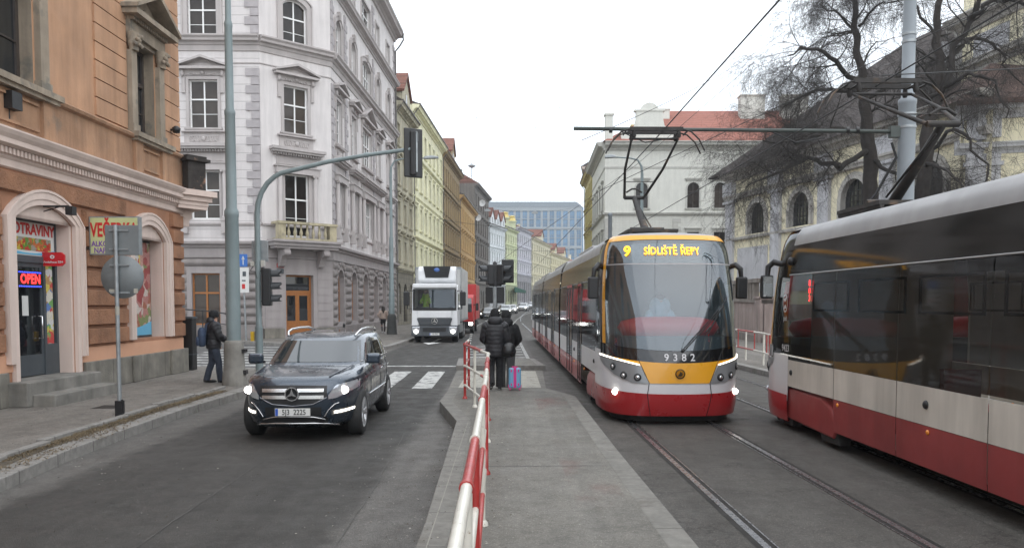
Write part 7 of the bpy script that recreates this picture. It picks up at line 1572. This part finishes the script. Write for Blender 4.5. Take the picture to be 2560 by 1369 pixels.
# man in the black puffer jacket beside the mast
man = person('man in a black puffer jacket and knitted hat beside the thick mast', (-7.30, 19.05, .15), R(-62), dict(al=(-.11, -.16, .09), kl=(-.11, -.03, .50), tl=(-.12, .02, .03), ar=(.12, .14, .09), tr=(.13, .31, .03), kr=(.11, .10, .50), el=(-.27, -.02, 1.14), wl=(-.22, .12, .93), er=(.25, .10, 1.16), wr=(.14, .34, 1.0)), coat=(.014, .014, .017), trousers=(.028, .036, .055), hat=(.012, .012, .014), hood=True, coat_len=.84, bulk=1.28, head_rz=R(-10), jeans=True)
BPM = mt('blue_backpack_cloth', (.035, .055, .10), .8, var=.25, scale=12, bump=.006)
bk = thing('backpack', 'dark blue backpack on the back of the man in the black jacket', 'backpack', (-7.30, 19.05, .15), R(-62)); m = MB(); m.lathe([(.09, 0), (.15, .04), (.165, .2), (.15, .38), (.08, .46), (.001, .47)], 14, (0, -.265, .90), sy=.62); m.lathe([(.06, .02), (.105, .06), (.11, .18), (.07, .24)], 12, (0, -.36, .90), sy=.45); m.build('bag', BPM, bk)
m = MB()
for s in (-1, 1): m.tube([(s * .09, -.24, .98), (s * .12, -.2, 1.2), (s * .12, -.16, 1.44), (s * .12, -.02, 1.53), (s * .13, .12, 1.45), (s * .15, .16, 1.2), (s * .14, -.02, 1.02)], .018, 6)
m.build('strap', BPM, bk)
# the two walking away on the platform
w1 = person('person in a black quilted coat walking away beside the pink and blue suitcase', (-.37, 17.0, .2), R(2), dict(al=(-.09, -.22, .17), kl=(-.09, .05, .50), tl=(-.09, -.10, .05), ar=(.10, .10, .09), tr=(.11, .27, .03), kr=(.10, .10, .50), el=(-.26, .03, 1.13), wl=(-.18, .22, 1.02), er=(.26, -.02, 1.13), wr=(.24, .10, .92)), coat=(.016, .016, .019), trousers=(.014, .014, .016), hood=True, hat=(.008, .008, .009), coat_len=.74, bulk=1.22, scale=1.0)
hb = thing('handbag', 'shiny black handbag hanging at the right side of the person in the quilted coat', 'handbag', (-.37, 17.0, .2), R(2)); m = MB(); m.lathe([(.05, 0), (.14, .03), (.17, .14), (.13, .28), (.03, .33)], 14, (.29, -.10, .72), sy=.55); m.build('bag', mt('black_leather', (.01, .01, .011), .3, var=.2), hb); m = MB(); m.tube([(.25, -.1, 1.02), (.24, -.12, 1.3), (.19, -.02, 1.52), (.22, .06, 1.3), (.30, -.05, 1.02)], .012, 6); m.build('strap', mt('black_leather', (.01, .01, .011)), hb)
w2 = person('person in a black jacket and grey trousers walking away ahead of the other, partly hidden', (-.14, 18.3, .03), R(-4), dict(al=(-.10, .12, .09), tl=(-.10, .28, .03), kl=(-.10, .10, .50), ar=(.09, -.15, .12), tr=(.10, -.02, .03), er=(.28, .02, 1.15), wr=(.17, .20, 1.0)), coat=(.010, .010, .011), trousers=(.075, .078, .082), hat=(.010, .010, .011), hood=True, coat_len=.82, bulk=1.15, quilt=False, scale=1.07)
sc = thing('suitcase', 'small sky blue wheeled suitcase with pink zips and pink wheels on the platform', 'suitcase', (.06, 17.05, .2), R(3)); SBL = mt('suitcase_blue', (.16, .36, .55), .35, var=.08, coat=.3); SPK = mt('suitcase_pink', (.62, .03, .22), .4, var=.05)
m = MB(); m.bx(-.135, .135, -.09, .09, .05, .49); sb_ = m.build('shell', SBL, sc, bevel=.035)
m = MB(); m.bx(-.03, .03, -.096, .096, .06, .495); m.build('zip_band', SPK, sc); m = MB()
for s in (-1, 1):
    for z in (.1, .4): m.bx(*sorted((s * .065, s * .09)), -.098, -.088, z, z + .06)
    m.bx(*sorted((s * .118, s * .142)), -.07, .07, .055, .12)
m.build('corner_guards', SPK, sc); m = MB(); m.bx(-.05, .05, -.03, .03, .49, .52); m.tube([(-.06, 0, .49), (-.06, 0, .51), (.06, 0, .51), (.06, 0, .49)], .01, 5); m.build('handle', SPK, sc)
for s in (-1, 1):
    for y in (-.06, .06): m = MB(); m.lathe([(.026, -.012), (.026, .012)], 10, (s * .105, y, .026), ax='x'); m.bx(*sorted((s * .09, s * .12)), y - .012, y + .012, .03, .06); m.build('wheel', SPK, sc)
# woman far on the left pavement, walking away
wf_ = person('woman with long dark hair in a beige jacket and black skirt walking away', (-8.35, 50.6, .15), R(14), dict(al=(-.08, -.12, .12), tl=(-.08, .02, .04), ar=(.08, .12, .09), tr=(.09, .27, .03), el=(-.33, -.06, 1.2), wl=(-.2, .04, 1.02)), coat=(.40, .31, .26), trousers=(.05, .04, .04), hair='long', coat_len=.94, bulk=1.05, quilt=False, skirt=(.012, .012, .013), shoes=(.5, .5, .5))
tb = thing('carrier_bag', 'small white bag held by the woman in the beige jacket', 'bag', (-8.08, 50.6, .60)); m = MB(); m.prism([(-.13, 0), (.13, 0), (.11, .32), (-.11, .32)], -.05, .05, 'y'); m.tube([(-.06, 0, .32), (-.03, 0, .45), (.03, 0, .45), (.06, 0, .32)], .008, 4); m.build('bag', SWHITE, tb)
# drivers
def driver(label, loc, rz, coat, hair=True):
    return person(label, loc, rz, dict(pel=(0, 0, .62), sp=(0, .02, .85), ch=(0, .04, 1.1), nk=(0, .06, 1.28), hd=(0, .09, 1.42), sl=(-.185, .05, 1.2), sr=(.185, .05, 1.2), hl=(-.1, .03, .58), hr=(.1, .03, .58), kl=(-.12, .45, .60), kr=(.12, .45, .60), al=(-.12, .55, .12), ar=(.12, .55, .12), tl=(-.12, .72, .06), tr=(.12, .72, .06), el=(-.26, .2, .98), er=(.26, .2, .98), wl=(-.16, .45, 1.0), wr=(.16, .45, 1.0)), coat=coat, trousers=(.02, .02, .03), hair='short', quilt=False, coat_len=.62)
def driver_fix(p):
    return p
d1 = driver('tram driver in a pale blue shirt behind the windscreen of the oncoming tram', (2.83, 15.0, .72), pi, (.35, .45, .52))
d2 = driver('lorry driver in a fluorescent yellow-green vest behind the windscreen', (-4.72, 42.85, 1.15), pi, (.35, .55, .05))
# ---------------- birds far up in the sky
for i, (u, v) in enumerate(((1145, 293), (1173, 306), (1192, 302), (1205, 305), (1218, 302), (1232, 301), (1337, 325), (1396, 276))):
    d = 150; x, z = (u - 1280) / 1950 * d, (757 - v) / 1950 * d + 2.1
    m = MB(); w_ = .45; m.tube([(0, -.16, 0), (0, 0, .01), (0, .2, 0)], [.01, .05, .02], 6); 
    for s in (-1, 1): m.add([(0, -.08, .01), (0, .09, .01), (s * w_ * .5, .05, .16), (s * w_ * .5, -.05, .16), (s * w_, -.04, .06)], [(0, 1, 2, 3), (3, 2, 4)])
    t = tag(m.build('bird', mt('gull_grey', (.3, .3, .31), .8), None, (x, d, z), rz=i * .7), 'tiny pale gull gliding in the white sky above the street', 'bird', 'gulls in the sky')
# ---------------- bare trees
BARK = mt('dark_bark', (.036, .029, .025), .95, var=.3, scale=4, bump=.02, bscale=12); TWIG = mt('twig_bark', (.028, .023, .020), .9, var=.2)
def bend(P, R_, rnd, j):
    Q = []; W = []; n = len(P)
    for i in range(n - 1):
        a, b, c, d = P[max(0, i - 1)], P[i], P[i + 1], P[min(n - 1, i + 2)]
        for k in range(4):
            t = k / 4; v = .5 * ((2 * b) + (c - a) * t + (2 * a - 5 * b + 4 * c - d) * t * t + (3 * b - a - 3 * c + d) * t ** 3)
            Q.append(v + Vector((rnd.gauss(0, j), rnd.gauss(0, j), rnd.gauss(0, j * .6))) if (i or k) else v); W.append(R_[i] + (R_[i + 1] - R_[i]) * t)
    Q.append(P[-1]); W.append(R_[-1]); return Q, [w * rnd.uniform(.93, 1.08) for w in W]
def tree(label, loc, limbs, seed, depth=5, droop=.25, twl=1.0, density=1.0):
    """bare tree: limbs = list of hand-placed main branches [(points, radii)...]; twigs grow out of them"""
    rnd = random.Random(seed); t = thing('bare_tree', label, 'tree', loc, 0, 'bare trees before the church')
    tk = MB(); cr = MB()
    def grow(mb, p, d, l, r, lv):
        if lv <= 0 or r < .002: return
        n = 4 if lv > 2 else 3; pts = [p.copy()]; rad = [r]; q = p.copy(); dd = d.copy()
        for i in range(n):
            dd = (dd + Vector((rnd.gauss(0, .20), rnd.gauss(0, .20), rnd.gauss(0, .16) + (-.10 * droop * (5 - lv) + .04)))).normalized()
            q = q + dd * (l / n); pts.append(q.copy()); rad.append(r * (1 - .55 * (i + 1) / n))
        mb.tube(pts, rad, 5 if lv > 3 else (4 if lv > 2 else 3), cap=False)
        k = {5: 6, 4: 6, 3: 6, 2: 5, 1: 0}[lv]; k = max(0, int(k * density + rnd.random()))
        for i in range(k):
            u = rnd.uniform(.2, 1.0) * n; a = min(n - 1, int(u)); b = pts[a].lerp(pts[a + 1], u - a); base = (pts[a + 1] - pts[a]).normalized()
            side = Vector((rnd.gauss(0, 1), rnd.gauss(0, 1), rnd.gauss(0, .8))); side = (side - base * side.dot(base)).normalized()
            nd = (base * rnd.uniform(.5, 1.0) + side * rnd.uniform(.6, 1.1)).normalized()
            grow(cr, b, nd, l * rnd.uniform(.5, .78), max(.0036, rad[a] * .45), lv - 1)
    for i, (pts, rad, lv, k, l) in enumerate(limbs):
        P, rad = bend([Vector(p) for p in pts], [r * (.95 if i == 0 else .72) for r in rad], rnd, .05 if i == 0 else .09); (tk if i == 0 else cr).tube(P, rad, 12 if i == 0 else 8)
        for j in range(k):
            u = rnd.uniform(.22 if i else .5, 1) * (len(P) - 1); a = min(len(P) - 2, int(u)); b = P[a].lerp(P[a + 1], u - a); base = (P[a + 1] - P[a]).normalized()
            side = Vector((rnd.gauss(0, 1), rnd.gauss(0, 1), rnd.gauss(0, .6))); side = (side - base * side.dot(base)).normalized()
            grow(cr, b, (base * .55 + side).normalized(), l * rnd.uniform(.6, 1.1), rad[min(a, len(rad) - 1)] * .32, lv)
    tk.build('trunk', BARK, t); cr.build('crown', TWIG, t); return t
def px(u, v, y): return ((u - 1280) / 1950 * y, y, (757 - v) / 1950 * y + 2.1)
# tree standing on the terrace; its main limbs follow the photograph, spread in depth
ty = 36.0
def loc_pts(root, L): return [tuple(Vector(px(u, v, ty + dy)) - Vector(root)) for u, v, dy in L]
r1 = (px(2165, 760, ty)[0], ty, 1.9)
tree('large bare tree with a thick dark trunk and drooping twigs before the church wall', r1, [
    ([(0, 0, -.2)] + loc_pts(r1, [(2165, 560, 0), (2170, 420, 0), (2150, 300, 0), (2142, 190, .2), (2125, 80, .3), (2118, -60, .3)]), [.46, .37, .33, .26, .19, .15, .09], 4, 12, 2.4),
    (loc_pts(r1, [(2150, 225, 0), (2080, 165, -1), (2010, 130, -2), (1960, 150, -2.5)]), [.17, .13, .09, .04], 4, 16, 2.1),
    (loc_pts(r1, [(2160, 380, 0), (2090, 420, -1.2), (2020, 400, -2), (1930, 440, -2.6), (1860, 470, -3)]), [.20, .15, .12, .08, .03], 4, 18, 2.2),
    (loc_pts(r1, [(2150, 250, 0), (2060, 230, 1.4), (1990, 250, 2.2), (1940, 290, 2.6)]), [.15, .12, .08, .03], 4, 15, 2.1),
    (loc_pts(r1, [(2150, 270, 0), (2230, 200, 1), (2290, 170, 1.8), (2340, 185, 2)]), [.16, .12, .08, .03], 4, 12, 2.0),
    (loc_pts(r1, [(2160, 330, 0), (2060, 330, -2.2), (1980, 360, -3.2), (1900, 350, -3.6)]), [.16, .12, .08, .03], 4, 16, 2.2),
    (loc_pts(r1, [(2165, 400, 0), (2230, 440, -1.5), (2290, 430, -2.4)]), [.14, .10, .04], 4, 9, 1.9),
    (loc_pts(r1, [(2130, 100, .3), (2070, 40, .8), (2020, 30, 1)]), [.10, .07, .03], 4, 8, 1.6),
    (loc_pts(r1, [(2130, 80, .3), (2180, 30, -.4), (2230, 20, -.8)]), [.10, .07, .03], 4, 8, 1.6)], 3, droop=.75, density=1.22)
r2 = (px(2330, 760, 33)[0], 33.0, 1.9); ty = 33.0
tree('second bare tree forking high behind the grey mast, its boughs arching to the right', r2, [
    ([(0, 0, -.2)] + loc_pts(r2, [(2320, 620, 0), (2300, 450, 0), (2310, 320, 0), (2330, 180, 0), (2325, 60, .2), (2345, -60, .2)]), [.42, .34, .29, .25, .19, .15, .10], 4, 7, 2.2),
    (loc_pts(r2, [(2318, 300, 0), (2360, 150, -.5), (2410, 50, -1), (2440, -40, -1.2)]), [.22, .17, .13, .08], 4, 9, 2.0),
    (loc_pts(r2, [(2400, 65, -1), (2460, 20, -1.6), (2530, 25, -2.1), (2600, 60, -2.5)]), [.14, .12, .09, .05], 4, 12, 2.0),
    (loc_pts(r2, [(2340, 190, .0), (2400, 110, 1), (2470, 130, 1.6), (2490, 170, 2), (2550, 240, 2.2)]), [.14, .11, .08, .06, .03], 4, 13, 1.9),
    (loc_pts(r2, [(2310, 250, 0), (2400, 200, -1.4), (2470, 210, -2.4), (2500, 300, -2.8)]), [.14, .10, .07, .03], 4, 12, 2.0),
    (loc_pts(r2, [(2315, 380, 0), (2380, 330, -1.6), (2440, 400, -2.6), (2470, 480, -3)]), [.12, .09, .06, .02], 4, 12, 2.0),
    (loc_pts(r2, [(2305, 420, 0), (2350, 420, -2.4), (2400, 470, -3.4)]), [.12, .08, .03], 4, 9, 1.7),
    (loc_pts(r2, [(2320, 120, 0), (2270, 40, 1), (2250, -20, 1.4)]), [.10, .07, .04], 4, 8, 1.7)], 8, droop=.8, density=.85)
# ---------------- the light haze of an overcast winter day
mb = MB(); mb.bx(-420, 420, -70, 930, -1.2, 60); hz_ = tag(mb.build('haze', None), 'thin pale winter haze filling the street', 'haze', kind='stuff')
hm = bpy.data.materials.new('haze'); hm.use_nodes = True; hn = hm.node_tree; hn.nodes.clear(); pv = hn.nodes.new('ShaderNodeVolumePrincipled'); pv.inputs['Color'].default_value = (.82, .88, .93, 1)
pv.inputs['Density'].default_value = .0006; pv.inputs['Anisotropy'].default_value = .3; ho = hn.nodes.new('ShaderNodeOutputMaterial'); hn.links.new(pv.outputs[0], ho.inputs['Volume'])
hz_.data.materials.clear(); hz_.data.materials.append(hm)
